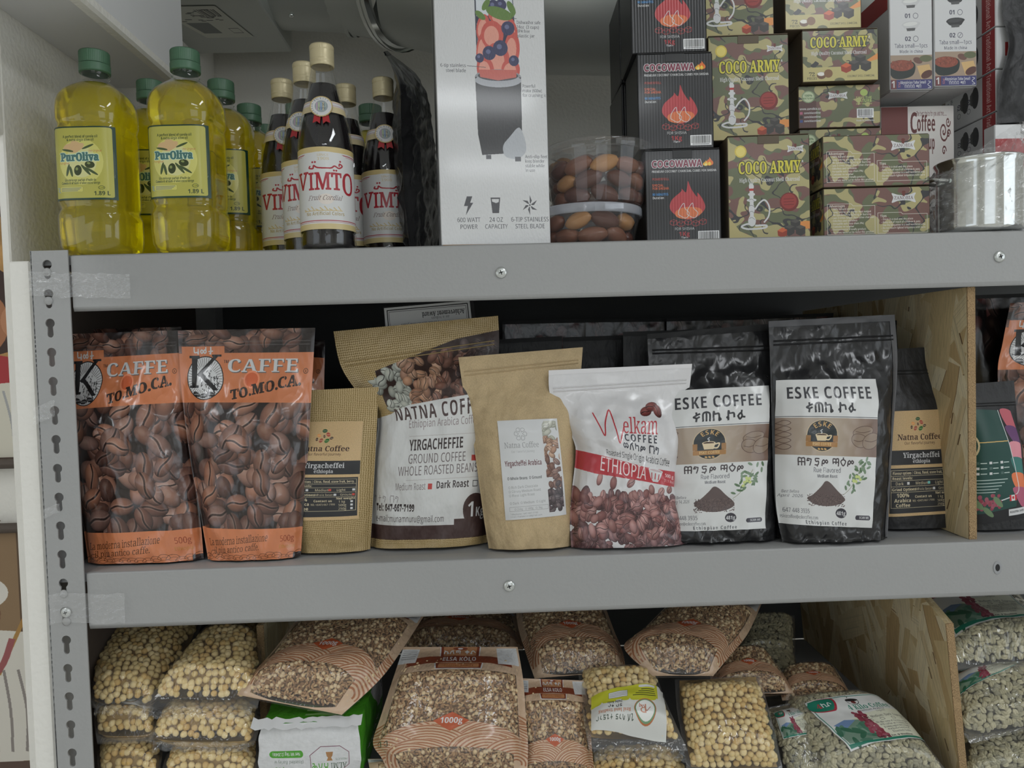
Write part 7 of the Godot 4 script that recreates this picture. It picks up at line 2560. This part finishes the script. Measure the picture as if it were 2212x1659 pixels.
	var ql := [[Vector3(-0.0678, 0.3373, 0.0000), Vector3(-0.0687, 0.1675, 0.0000), Vector3(-0.0695, 0.0015, 0.0000)], [Vector3(-0.0661, 0.3369, 0.0000), Vector3(-0.0690, 0.1639, 0.0000), Vector3(-0.0717, 0.0015, 0.0000)], [Vector3(-0.0649, 0.3339, 0.0000), Vector3(-0.0688, 0.1588, 0.0000), Vector3(-0.0706, 0.0015, 0.0000)], [Vector3(-0.0649, 0.3334, 0.0000), Vector3(-0.0699, 0.1540, 0.0000), Vector3(-0.0736, 0.0015, 0.0000)]]
	var qr := [[Vector3(0.0808, 0.3364, 0.0000), Vector3(0.0763, 0.1631, 0.0000), Vector3(0.0695, 0.0015, 0.0000)], [Vector3(0.0825, 0.3343, 0.0000), Vector3(0.0769, 0.1584, 0.0000), Vector3(0.0717, 0.0015, 0.0000)], [Vector3(0.0851, 0.3330, 0.0000), Vector3(0.0785, 0.1543, 0.0000), Vector3(0.0706, 0.0015, 0.0000)], [Vector3(0.0887, 0.3358, 0.0000), Vector3(0.0809, 0.1494, 0.0000), Vector3(0.0736, 0.0015, 0.0000)]]
	for k in 4:
		b = pouch("dark_bean_pouch", "dark bean print pouch in the back row, " + ["left of the white pouch", "over the white pouch", "over the first black pouch", "beside the divider"][k], "pouch", "dark bean print pouches", qa[k], ql[k], qr[k], bean_dark, dark_back, {"front": 0.02, "back": 0.02, "crumple": 0.14, "sd": 60 + k})
		band(b, "top_seal", 0.0, 0.03, M.black_seal)
	# right bay
	b = pouch("dark_bean_pouch", "tall dark bean print pouch in the right bay, at the back", "pouch", "dark bean print pouches", Vector3(0.8340, 1.2245, -0.1500), [Vector3(-0.0767, 0.3494, -0.0100), Vector3(-0.0787, 0.1573, -0.0044), Vector3(-0.0782, 0.0015, 0.0000)], [Vector3(0.0943, 0.3505, -0.0100), Vector3(0.0856, 0.1517, -0.0043), Vector3(0.0782, 0.0015, 0.0000)], bean_dark, dark_back, {"front": 0.02, "back": 0.02, "crumple": 0.14, "sd": 66})
	band(b, "top_seal", 0.0, 0.03, M.black_seal)
	b = pouch("coffee_pouch", "glossy bean print coffee pouch with orange bands, alone in the right bay", "pouch", "orange banded coffee pouches", Vector3(0.8486, 1.2245, -0.0900), [Vector3(-0.0646, 0.3328, -0.0200), Vector3(-0.0787, 0.2740, -0.0165), Vector3(-0.0888, 0.2265, -0.0136), Vector3(-0.0861, 0.1308, -0.0078), Vector3(-0.0816, 0.0015, 0.0000)], [Vector3(0.1198, 0.3382, -0.0200), Vector3(0.1135, 0.2683, -0.0159), Vector3(0.1068, 0.2203, -0.0131), Vector3(0.0949, 0.1243, -0.0073), Vector3(0.0816, 0.0015, 0.0000)], tomoca, dark_back, o)
	b = pouch("green_label_pouch", "matt black pouch with dark green and pink printed front", "pouch", "", Vector3(0.7310, 1.2245, -0.0700), [Vector3(-0.0324, 0.2135, -0.0150), Vector3(-0.0417, 0.1306, -0.0090), Vector3(-0.0478, 0.0527, -0.0034), Vector3(-0.0503, 0.0015, 0.0000)], [Vector3(0.0409, 0.2168, -0.0150), Vector3(0.0443, 0.1275, -0.0085), Vector3(0.0484, 0.0481, -0.0029), Vector3(0.0503, 0.0015, 0.0000)], M.black_matt, M.black_matt, {"front": 0.026, "back": 0.03, "crumple": 0.08, "power": 4.0, "open_end": 0.9, "sd": 69, "calm": Rect2(0.0, 0.15, 1.0, 0.85)})
	sticker(b, "label", [Vector2(0.025, 0.200), Vector2(0.810, 0.193), Vector2(0.848, 0.893), Vector2(0.026, 0.949)], printed("green_label", print_green_pouch(), 0.5), "dark green printed label")
	zip(b, 0.17, M.black_matt, 0.0009)
	# paper on the back panel
	var t := thing("award_sheet", Vector3(-0.0988, 1.5639, -0.1480), "white award sheet standing upside down behind the burlap pouch", "paper")
	t.rotation = Vector3(-0.25, 0.05, 0.07)
	part(t, "backing_card", slab(Vector3(-0.068, -0.12, -0.003), Vector3(0.072, 0.023, -0.0012), M.card_black, 0.0004))
	var g := Geo.new()
	g.quad(Vector3(-0.066, 0.02, 0), Vector3(0.066, 0.02, 0), Vector3(0.066, -0.08, 0), Vector3(-0.066, -0.08, 0))
	part(t, "printed_sheet", g.mesh(printed("award", print_award(), 0.6)))

func print_dark_beans() -> Texture2D:
	var c := canvas(420, 420, Color(0.07, 0.05, 0.05))
	c.beans(Rect2(0, 0, 420, 160), 60, [Color(0.24, 0.15, 0.13), Color(0.18, 0.12, 0.11), Color(0.34, 0.16, 0.15)], Color(0.05, 0.03, 0.03), rng, 1.3)
	c.rect(0, 150, 420, 270, Color(0.10, 0.09, 0.09))
	c.text("FINE COFFEE", 210, 230, 40, Color(0.45, 0.36, 0.28), "b", 1, 260)
	return c.tex()

# ---------------------------------------------------------------- bottom level: snacks and green coffee
func grain_meshes(kind: String) -> Array:
	var out := []
	if kind == "ball":
		for k in 4:
			var m := mat("snack_%d" % k, [Color(0.90, 0.80, 0.56), Color(0.86, 0.75, 0.49), Color(0.93, 0.84, 0.62), Color(0.84, 0.70, 0.43)][k], 0.55)
			var g := Geo.new()
			var f := noise(90.0, FastNoiseLite.TYPE_SIMPLEX_SMOOTH, false, k + 2, 1)
			g.ball(Vector3.ZERO, Vector3(0.0050, 0.0047, 0.0050), 12, 8)
			for q in g.v.size():
				g.v[q] *= 1.0 + 0.22 * f.get_noise_3dv(g.v[q])
			out.append(g.mesh(m))
	elif kind == "barley":
		for q in 9:
			var k: int = [0, 1, 2, 3, 0, 1, 2, 3, 4][q]
			var m := mat("barley_%d" % k, [Color(0.72, 0.57, 0.40), Color(0.64, 0.49, 0.33), Color(0.80, 0.68, 0.50), Color(0.56, 0.42, 0.28), Color(0.86, 0.76, 0.60)][k], 0.6)
			var g := Geo.new()
			g.ball(Vector3.ZERO, Vector3(0.0017, 0.0014, 0.0036) if k < 4 else Vector3(0.0032, 0.0030, 0.0032), 8, 6, 0.35 if k < 4 else 0.0)
			out.append(g.mesh(m))
	else:
		for k in 4:
			var m := mat("green_bean_%d" % k, [Color(0.70, 0.67, 0.54), Color(0.64, 0.62, 0.50), Color(0.76, 0.73, 0.60), Color(0.60, 0.58, 0.48)][k], 0.6)
			var g := Geo.new()
			g.ball(Vector3.ZERO, Vector3(0.0042, 0.0032, 0.0056), 12, 8, 0.5)
			out.append(g.mesh(m))
	return out

func bottom_shelf() -> void:
	var balls := grain_meshes("ball")
	var barley := grain_meshes("barley")
	var green := grain_meshes("bean")
	var core_y := mat("snack_core", Color(0.70, 0.58, 0.36), 0.8)
	var core_b := mat("barley_core", Color(0.60, 0.48, 0.35), 0.8)
	var core_g := mat("bean_core", Color(0.46, 0.43, 0.34), 0.8)
	var elsa := mat("elsa_print", Color.WHITE, 0.36)
	elsa.albedo_texture = print_elsa()
	elsa.texture_repeat = false
	elsa.transparency = BaseMaterial3D.TRANSPARENCY_ALPHA_SCISSOR
	elsa.alpha_scissor_threshold = 0.5
	bump(elsa, M.soft, 0.7)
	elsa.clearcoat_enabled = true
	elsa.clearcoat = 0.4
	elsa.clearcoat_roughness = 0.15
	var dabo_label := printed("dabo_label", print_dabo_label(), 0.45, 0.3)
	var kilo_label := printed("kilo_label", print_kilo_label(), 0.45, 0.3)
	# yellow snack balls in clear bags
	var D := [
		["D1", "top bag against the post", 0.034], ["D2", "top bag beside the short board", 0.036], ["D3", "second layer, under the post-side top bag", 0.030], ["D4", "second layer, wrinkled seam hanging forward", 0.030],
		["D5", "third layer, lowest by the post", 0.030], ["D6", "third layer, lowest beside the white sack", 0.030], ["D7", "far at the back behind the short board", 0.03], ["D8", "labelled bag with yellow and white sticker", 0.034], ["D9", "large unlabelled bag right of the labelled one", 0.036], ["D10", "lowest bag, under the labelled one", 0.03]]
	var DA := [Vector3(-0.5430, 1.0182, -0.0450), Vector3(-0.4285, 1.0198, -0.0300), Vector3(-0.5352, 0.9729, -0.0350), Vector3(-0.4223, 0.9732, -0.0200), Vector3(-0.5293, 0.9117, -0.0300), Vector3(-0.4176, 0.9002, -0.0300), Vector3(-0.4601, 0.9945, -0.3000), Vector3(0.1888, 0.9345, -0.0300), Vector3(0.3291, 0.8815, -0.0300), Vector3(0.1861, 0.8471, -0.0300)]
	var DL := [[Vector3(-0.1183, 0.0544, -0.1950), Vector3(-0.0899, 0.0344, -0.1050), Vector3(-0.0647, 0.0157, -0.0450), Vector3(-0.0395, 0.0023, 0.0000)], [Vector3(-0.0463, 0.0508, -0.1700), Vector3(-0.0629, 0.0320, -0.0900), Vector3(-0.0722, 0.0160, -0.0300), Vector3(-0.0821, 0.0033, 0.0000)], [Vector3(-0.0889, 0.0192, -0.0950), Vector3(-0.0648, 0.0169, -0.0450), Vector3(-0.0477, 0.0104, -0.0150), Vector3(-0.0380, 0.0003, 0.0000)], [Vector3(-0.0966, 0.0085, -0.1000), Vector3(-0.0872, 0.0095, -0.0500), Vector3(-0.0794, 0.0064, -0.0200), Vector3(-0.0719, 0.0043, 0.0000)], [Vector3(-0.0876, 0.0240, -0.0900), Vector3(-0.0635, 0.0245, -0.0400), Vector3(-0.0498, 0.0171, -0.0150), Vector3(-0.0417, 0.0018, 0.0000)], [Vector3(-0.0883, 0.0280, -0.0900), Vector3(-0.0783, 0.0284, -0.0400), Vector3(-0.0720, 0.0213, -0.0150), Vector3(-0.0677, 0.0029, 0.0000)], [Vector3(-0.0978, 0.0239, -0.1200), Vector3(-0.0804, 0.0140, -0.0600), Vector3(-0.0627, 0.0024, 0.0000)], [Vector3(-0.0701, 0.0740, -0.1200), Vector3(-0.0748, 0.0521, -0.0700), Vector3(-0.0731, 0.0287, -0.0300), Vector3(-0.0707, 0.0043, 0.0000)], [Vector3(-0.0587, 0.1003, -0.1200), Vector3(-0.0682, 0.0779, -0.0700), Vector3(-0.0702, 0.0483, -0.0300), Vector3(-0.0693, 0.0030, 0.0000)], [Vector3(-0.0643, 0.0344, -0.1000), Vector3(-0.0687, 0.0362, -0.0500), Vector3(-0.0712, 0.0254, -0.0200), Vector3(-0.0729, 0.0032, 0.0000)]]
	var DR := [[Vector3(0.0458, 0.0521, -0.1950), Vector3(0.0499, 0.0289, -0.1050), Vector3(0.0457, 0.0078, -0.0450), Vector3(0.0395, -0.0023, 0.0000)], [Vector3(0.0369, 0.0476, -0.1700), Vector3(0.0629, 0.0271, -0.0900), Vector3(0.0788, 0.0100, -0.0300), Vector3(0.0821, -0.0033, 0.0000)], [Vector3(0.0019, 0.0177, -0.0950), Vector3(0.0256, 0.0146, -0.0450), Vector3(0.0370, 0.0083, -0.0150), Vector3(0.0380, -0.0003, 0.0000)], [Vector3(0.0511, 0.0053, -0.1000), Vector3(0.0662, 0.0045, -0.0500), Vector3(0.0711, -0.0012, -0.0200), Vector3(0.0719, -0.0043, 0.0000)], [Vector3(0.0096, 0.0228, -0.0900), Vector3(0.0295, 0.0206, -0.0400), Vector3(0.0372, 0.0134, -0.0150), Vector3(0.0417, -0.0018, 0.0000)], [Vector3(0.0443, 0.0253, -0.0900), Vector3(0.0593, 0.0226, -0.0400), Vector3(0.0652, 0.0155, -0.0150), Vector3(0.0677, -0.0029, 0.0000)], [Vector3(0.0335, 0.0235, -0.1200), Vector3(0.0496, 0.0090, -0.0600), Vector3(0.0627, -0.0024, 0.0000)], [Vector3(0.0485, 0.0738, -0.1200), Vector3(0.0515, 0.0470, -0.0700), Vector3(0.0598, 0.0233, -0.0300), Vector3(0.0707, -0.0043, 0.0000)], [Vector3(0.0755, 0.1024, -0.1200), Vector3(0.0717, 0.0722, -0.0700), Vector3(0.0691, 0.0425, -0.0300), Vector3(0.0693, -0.0030, 0.0000)], [Vector3(0.0918, 0.0279, -0.1000), Vector3(0.0836, 0.0298, -0.0500), Vector3(0.0771, 0.0190, -0.0200), Vector3(0.0729, -0.0032, 0.0000)]]
	var b: Array
	for k in D.size():
		b = sack("snack_ball_bag", "clear bag of round yellow snack balls, " + D[k][1], "snack bag", "bags of yellow snack balls", DA[k], DL[k], DR[k], core_y, M.film, {"front": D[k][2], "back": 0.022, "crumple": 0.05, "flat_top": 0.02, "rise": 0.22, "open_end": 0.0, "flat_end": 0.10 if k != 0 else 0.04, "rim": 0.05, "power": 3.2, "sd": 70 + k, "skin": 0.0095, "core_name": "ball_filling"})
		fill(b, "snack_ball", balls, 0.0102, {"v0": 0.03, "v1": 0.97, "least": 0.12, "spin": true, "jitter": 0.27})
		if D[k][0] == "D8":
			sticker(b, "label", [Vector2(0.101, 0.537), Vector2(1.000, 0.379), Vector2(0.805, 0.910), Vector2(0.046, 0.830)], dabo_label, "yellow and white sticker, upside down", 0.0018)
		if D[k][0] == "D3":
			sticker(b, "label", [Vector2(0.081, 0.371), Vector2(0.907, 0.279), Vector2(0.837, 0.677), Vector2(0.018, 0.579)], dabo_label, "pale sticker", 0.0018)
		if D[k][0] in ["D2", "D4", "D8", "D9", "D1"]:
			fin(b, 0.012 + 0.004 * (k % 3), k)
	# barley snack in printed bags
	var E := [["L1", "tilted on top of the white and green sack", 0.036], ["L2", "front middle, name band facing up", 0.040], ["L3", "behind, left of the tilted rear one", 0.034], ["L4", "behind, tilted with its blank corner forward", 0.034], ["L5", "squeezed left of the labelled snack bag", 0.030], ["L6", "upside down behind the unlabelled snack bag", 0.028], ["L7", "striped corner against the big board", 0.024], ["L8", "in the dark behind the front middle one", 0.03], ["L9", "lowest, striped end under the front middle one", 0.02]]
	var EA := [Vector3(-0.3033, 1.0161, -0.0350), Vector3(-0.0656, 0.8984, -0.0300), Vector3(0.1190, 1.0021, -0.1300), Vector3(0.2712, 1.0073, -0.1000), Vector3(0.0691, 0.8757, -0.0600), Vector3(0.3949, 0.9530, -0.1500), Vector3(0.5025, 0.9329, -0.1600), Vector3(-0.0762, 0.9954, -0.2700), Vector3(-0.0768, 0.8855, -0.0300)]
	var EL := [[Vector3(-0.0243, 0.0736, -0.1750), Vector3(-0.0405, 0.0510, -0.0950), Vector3(-0.0596, 0.0330, -0.0450), Vector3(-0.0741, 0.0150, -0.0050)], [Vector3(-0.0862, 0.1592, -0.1000), Vector3(-0.1006, 0.1206, -0.0700), Vector3(-0.1157, 0.0791, -0.0400), Vector3(-0.1244, 0.0517, -0.0200), Vector3(-0.1103, 0.0328, -0.0100), Vector3(-0.0943, 0.0040, 0.0000)], [Vector3(-0.0947, 0.0540, -0.1900), Vector3(-0.0912, 0.0365, -0.1100), Vector3(-0.0824, 0.0200, -0.0500), Vector3(-0.0708, -0.0030, 0.0000)], [Vector3(0.0231, 0.0591, -0.1700), Vector3(-0.0394, 0.0379, -0.1000), Vector3(-0.0802, 0.0279, -0.0500), Vector3(-0.0457, 0.0018, 0.0000)], [Vector3(-0.0462, 0.1330, -0.0550), Vector3(-0.0510, 0.0911, -0.0300), Vector3(-0.0554, 0.0497, -0.0150), Vector3(-0.0599, 0.0026, 0.0000)], [Vector3(-0.0263, 0.0328, -0.0900), Vector3(-0.0566, 0.0190, -0.0400), Vector3(-0.0646, 0.0026, 0.0000)], [Vector3(-0.0274, 0.0184, -0.0800), Vector3(-0.0503, 0.0149, -0.0400), Vector3(-0.0580, 0.0023, 0.0000)], [Vector3(-0.1040, 0.0178, -0.1500), Vector3(-0.1103, 0.0112, -0.0700), Vector3(-0.1115, 0.0043, 0.0000)], [Vector3(-0.1232, 0.0360, -0.0300), Vector3(-0.1179, 0.0235, -0.0150), Vector3(-0.1129, 0.0049, 0.0000)]]
	var ER := [[Vector3(0.1793, 0.0660, -0.1750), Vector3(0.1514, 0.0400, -0.0950), Vector3(0.1226, 0.0163, -0.0350), Vector3(0.0741, -0.0150, 0.0050)], [Vector3(0.0888, 0.1525, -0.1000), Vector3(0.0951, 0.1128, -0.0700), Vector3(0.0968, 0.0704, -0.0400), Vector3(0.0979, 0.0459, -0.0200), Vector3(0.0968, 0.0240, -0.0100), Vector3(0.0943, -0.0040, 0.0000)], [Vector3(0.0655, 0.0480, -0.1900), Vector3(0.0692, 0.0304, -0.1100), Vector3(0.0745, 0.0139, -0.0500), Vector3(0.0708, 0.0030, 0.0000)], [Vector3(0.1805, 0.0491, -0.1700), Vector3(0.1292, 0.0274, -0.0900), Vector3(0.0830, 0.0107, -0.0400), Vector3(0.0457, -0.0018, 0.0000)], [Vector3(0.0541, 0.1254, -0.0550), Vector3(0.0571, 0.0867, -0.0300), Vector3(0.0583, 0.0450, -0.0150), Vector3(0.0599, -0.0026, 0.0000)], [Vector3(0.0491, 0.0379, -0.0900), Vector3(0.0615, 0.0143, -0.0400), Vector3(0.0646, -0.0026, 0.0000)], [Vector3(0.0602, 0.0213, -0.0800), Vector3(0.0593, 0.0105, -0.0400), Vector3(0.0580, -0.0023, 0.0000)], [Vector3(0.1016, 0.0101, -0.1500), Vector3(0.1102, 0.0027, -0.0700), Vector3(0.1115, -0.0043, 0.0000)], [Vector3(0.1153, 0.0259, -0.0300), Vector3(0.1142, 0.0136, -0.0150), Vector3(0.1129, -0.0049, 0.0000)]]
	for k in E.size():
		b = sack("barley_bag", "peach striped bag of roasted barley, " + E[k][1], "snack bag", "striped bags of roasted barley", EA[k], EL[k], ER[k], core_b, M.film_soft, {"front": E[k][2], "back": 0.022, "crumple": 0.05, "flat_top": 0.03, "rise": 0.24, "open_end": 0.0, "flat_end": 0.03, "rim": 0.06, "power": 3.0, "sd": 90 + k, "skin": 0.0055, "core_name": "barley_filling"})
		var g := Geo.new()
		g.grid(b[1].patch(0, 0, 1, 1, 30, 44, 0.0015), 30, 44)
		part(b[0], "printed_film", g.mesh(elsa))
		fill(b, "barley_grains", barley, 0.0044, {"v0": 0.05, "v1": 0.96, "least": 0.1, "many": true})
	# green coffee in clear bags
	var G := [["G1", "lying in front of the big board, label up", 0.036], ["G2", "between the snack balls and the labelled bag", 0.028], ["G3", "right bay, uppermost with its label under the beam", 0.036], ["G4", "right bay, middle one with label corner showing", 0.036], ["G5", "right bay, lowest one", 0.034], ["G6", "dark one at the back under the beam", 0.03], ["G7", "dark one at the back, lower", 0.03]]
	var GA := [Vector3(0.5474, 0.8653, -0.0300), Vector3(0.4493, 0.8512, -0.0500), Vector3(0.7367, 1.0238, -0.0500), Vector3(0.7334, 0.9368, -0.0300), Vector3(0.7330, 0.8573, -0.0300), Vector3(0.4696, 0.9407, -0.3100), Vector3(0.4629, 0.9097, -0.2400)]
	var GL := [[Vector3(-0.0929, 0.0779, -0.1400), Vector3(-0.1147, 0.0608, -0.0800), Vector3(-0.1042, 0.0344, -0.0200), Vector3(-0.1009, 0.0043, 0.0000)], [Vector3(-0.0417, 0.0836, -0.0900), Vector3(-0.0463, 0.0594, -0.0500), Vector3(-0.0438, 0.0324, -0.0200), Vector3(-0.0409, 0.0018, 0.0000)], [Vector3(-0.0520, 0.0372, -0.2300), Vector3(-0.0586, 0.0269, -0.1300), Vector3(-0.0678, 0.0193, -0.0500), Vector3(-0.0845, -0.0008, 0.0000)], [Vector3(-0.0451, 0.0543, -0.0900), Vector3(-0.0650, 0.0294, -0.0500), Vector3(-0.0736, 0.0089, -0.0200), Vector3(-0.0657, -0.0129, 0.0000)], [Vector3(-0.0308, 0.0529, -0.0900), Vector3(-0.0511, 0.0305, -0.0500), Vector3(-0.0641, 0.0190, -0.0200), Vector3(-0.0726, 0.0031, 0.0000)], [Vector3(-0.0073, 0.0394, -0.1100), Vector3(-0.0340, 0.0175, -0.0500), Vector3(-0.0536, 0.0008, 0.0000)], [Vector3(-0.0255, 0.0301, -0.1000), Vector3(-0.0436, 0.0172, -0.0500), Vector3(-0.0553, -0.0014, 0.0000)]]
	var GR := [[Vector3(0.0263, 0.0792, -0.1400), Vector3(0.0667, 0.0573, -0.0900), Vector3(0.0838, 0.0265, -0.0200), Vector3(0.1009, -0.0043, 0.0000)], [Vector3(0.0128, 0.0925, -0.0900), Vector3(0.0304, 0.0562, -0.0500), Vector3(0.0366, 0.0290, -0.0200), Vector3(0.0409, -0.0018, 0.0000)], [Vector3(0.1669, 0.0456, -0.2300), Vector3(0.1366, 0.0272, -0.1300), Vector3(0.1079, 0.0197, -0.0500), Vector3(0.0845, 0.0008, 0.0000)], [Vector3(0.1150, 0.0758, -0.0900), Vector3(0.0961, 0.0371, -0.0500), Vector3(0.0807, 0.0164, -0.0200), Vector3(0.0657, 0.0129, 0.0000)], [Vector3(0.1333, 0.0535, -0.0900), Vector3(0.1104, 0.0238, -0.0500), Vector3(0.0877, 0.0126, -0.0200), Vector3(0.0726, -0.0031, 0.0000)], [Vector3(0.0976, 0.0400, -0.1100), Vector3(0.0753, 0.0133, -0.0500), Vector3(0.0536, -0.0008, 0.0000)], [Vector3(0.0721, 0.0289, -0.1000), Vector3(0.0621, 0.0131, -0.0500), Vector3(0.0553, 0.0014, 0.0000)]]
	var GS := {"G1": [Vector2(0.140, 0.288), Vector2(0.870, 0.242), Vector2(1.000, 0.653), Vector2(0.248, 0.821)], "G2": [Vector2(0.131, 0.164), Vector2(0.769, 0.101), Vector2(0.880, 0.436), Vector2(0.134, 0.492)], "G3": [Vector2(0.048, 0.176), Vector2(0.772, 0.229), Vector2(0.821, 0.730), Vector2(0.078, 0.820)], "G4": [Vector2(0.022, 0.102), Vector2(0.591, 0.165), Vector2(0.624, 0.268), Vector2(0.042, 0.527)]}
	for k in G.size():
		b = sack("green_coffee_bag", "clear bag of pale green coffee beans, " + G[k][1], "coffee bag", "bags of green coffee beans", GA[k], GL[k], GR[k], core_g, M.film, {"front": G[k][2], "back": 0.022, "crumple": 0.05, "flat_top": 0.02, "rise": 0.22, "open_end": 0.0, "flat_end": 0.05, "rim": 0.04, "power": 3.2, "sd": 110 + k, "skin": 0.0085, "core_name": "bean_filling"})
		fill(b, "coffee_bean", green, 0.0086, {"v0": 0.03, "v1": 0.97, "least": 0.12, "jitter": 0.3})
		if GS.has(G[k][0]):
			sticker(b, "label", GS[G[k][0]], kilo_label, "white label with green border", 0.0020)
	fin(b, 0.02, 44)
	almi_sack()

# the flat welded end of a clear bag, hanging over the edge
func fin(b: Array, deep: float, sd: int) -> void:
	var s: Sheet = b[1]
	var f := noise(30.0, FastNoiseLite.TYPE_SIMPLEX_SMOOTH, true, sd, 2)
	var a := s.along(s.L, 1.0)
	var c := s.along(s.R, 1.0)
	var d := (s.along(s.L, 1.0) - s.along(s.L, 0.9)).normalized() * 0.5 + Vector3(0, -0.6, 0.35)
	var p := PackedVector3Array()
	for j in 7:
		for k in 31:
			var u := k / 30.0
			var q := a.lerp(c, lerpf(0.04, 0.96, u)) + d.normalized() * deep * (j / 6.0) * (0.8 + 0.3 * f.get_noise_1d(u * 3.0))
			q += s.n * 0.006 * f.get_noise_2d(u * 1.5, j * 0.01)
			p.append(q)
	var g := Geo.new()
	g.grid(p, 30, 6)
	part(b[0], "welded_seam", g.mesh(M.film))

func almi_sack() -> void:
	var lo: Vector3 = Vector3(-0.3516, 0.900, -0.25)
	var hi: Vector3 = Vector3(-0.2018, 0.9925, -0.03)
	var t := thing("kolo_sack", Vector3((lo.x + hi.x) * 0.5, lo.y, (lo.z + hi.z) * 0.5), "white and green printed sack lying under the tilted barley bag", "snack bag")
	var sz := hi - lo
	var f := noise(14.0, FastNoiseLite.TYPE_SIMPLEX_SMOOTH, true, 33, 3)
	var mats := {"front": gloss_print("almi_front", print_almi_front(), 0.4, 0.3, M.soft, 0.6), "top": gloss_print("almi_top", print_almi_side(), 0.4, 0.3, M.soft, 0.6), "right": gloss_print("almi_right", print_almi_edge(), 0.4, 0.3, M.soft, 0.6), "plain": mat("almi_plain", Color(0.88, 0.88, 0.88), 0.45)}
	var m := ArrayMesh.new()
	var faces := {
		"front": [Vector3(-0.5, 1, 0.5), Vector3(1, 0, 0), Vector3(0, -1, 0)], "top": [Vector3(-0.5, 1, -0.5), Vector3(1, 0, 0), Vector3(0, 0, 1)],
		"right": [Vector3(0.5, 1, 0.5), Vector3(0, 0, -1), Vector3(0, -1, 0)], "left": [Vector3(-0.5, 1, -0.5), Vector3(0, 0, 1), Vector3(0, -1, 0)], "back": [Vector3(0.5, 1, -0.5), Vector3(-1, 0, 0), Vector3(0, -1, 0)]}
	for k in faces:
		var q: Array = faces[k]
		var p := PackedVector3Array()
		for j in 21:
			for i in 25:
				var s: Vector3 = (q[0] + q[1] * (i / 24.0) + q[2] * (j / 20.0))
				var c := Vector3(s.x, s.y - 0.5, s.z) * 2.0
				# soft corners, slightly swollen faces
				var e := Vector3(c.x * sqrt(1.0 - 0.10 * c.y * c.y - 0.10 * c.z * c.z), c.y * sqrt(1.0 - 0.16 * c.x * c.x - 0.10 * c.z * c.z), c.z * sqrt(1.0 - 0.10 * c.y * c.y - 0.06 * c.x * c.x))
				var w := Vector3(e.x * 0.5 * sz.x, (e.y * 0.5 + 0.5) * sz.y, e.z * 0.5 * sz.z)
				w += w.normalized() * 0.004 * f.get_noise_3dv(w)
				p.append(w)
		var g := Geo.new()
		g.grid(p, 24, 20)
		g.mesh(mats.get(k, mats.plain), m)
	part(t, "body", m)
	var g2 := Geo.new()
	var pp := PackedVector3Array()
	for j in 5:
		for i in 25:
			var u := i / 24.0
			pp.append(Vector3(lerpf(-0.53, 0.50, u) * sz.x, sz.y * 0.98 + 0.004 * f.get_noise_1d(u) + (0.004 - 0.002 * j), sz.z * 0.5 - 0.012 + j * 0.004))
	g2.grid(pp, 24, 4)
	part(t, "end_seam", g2.mesh(mats.plain))
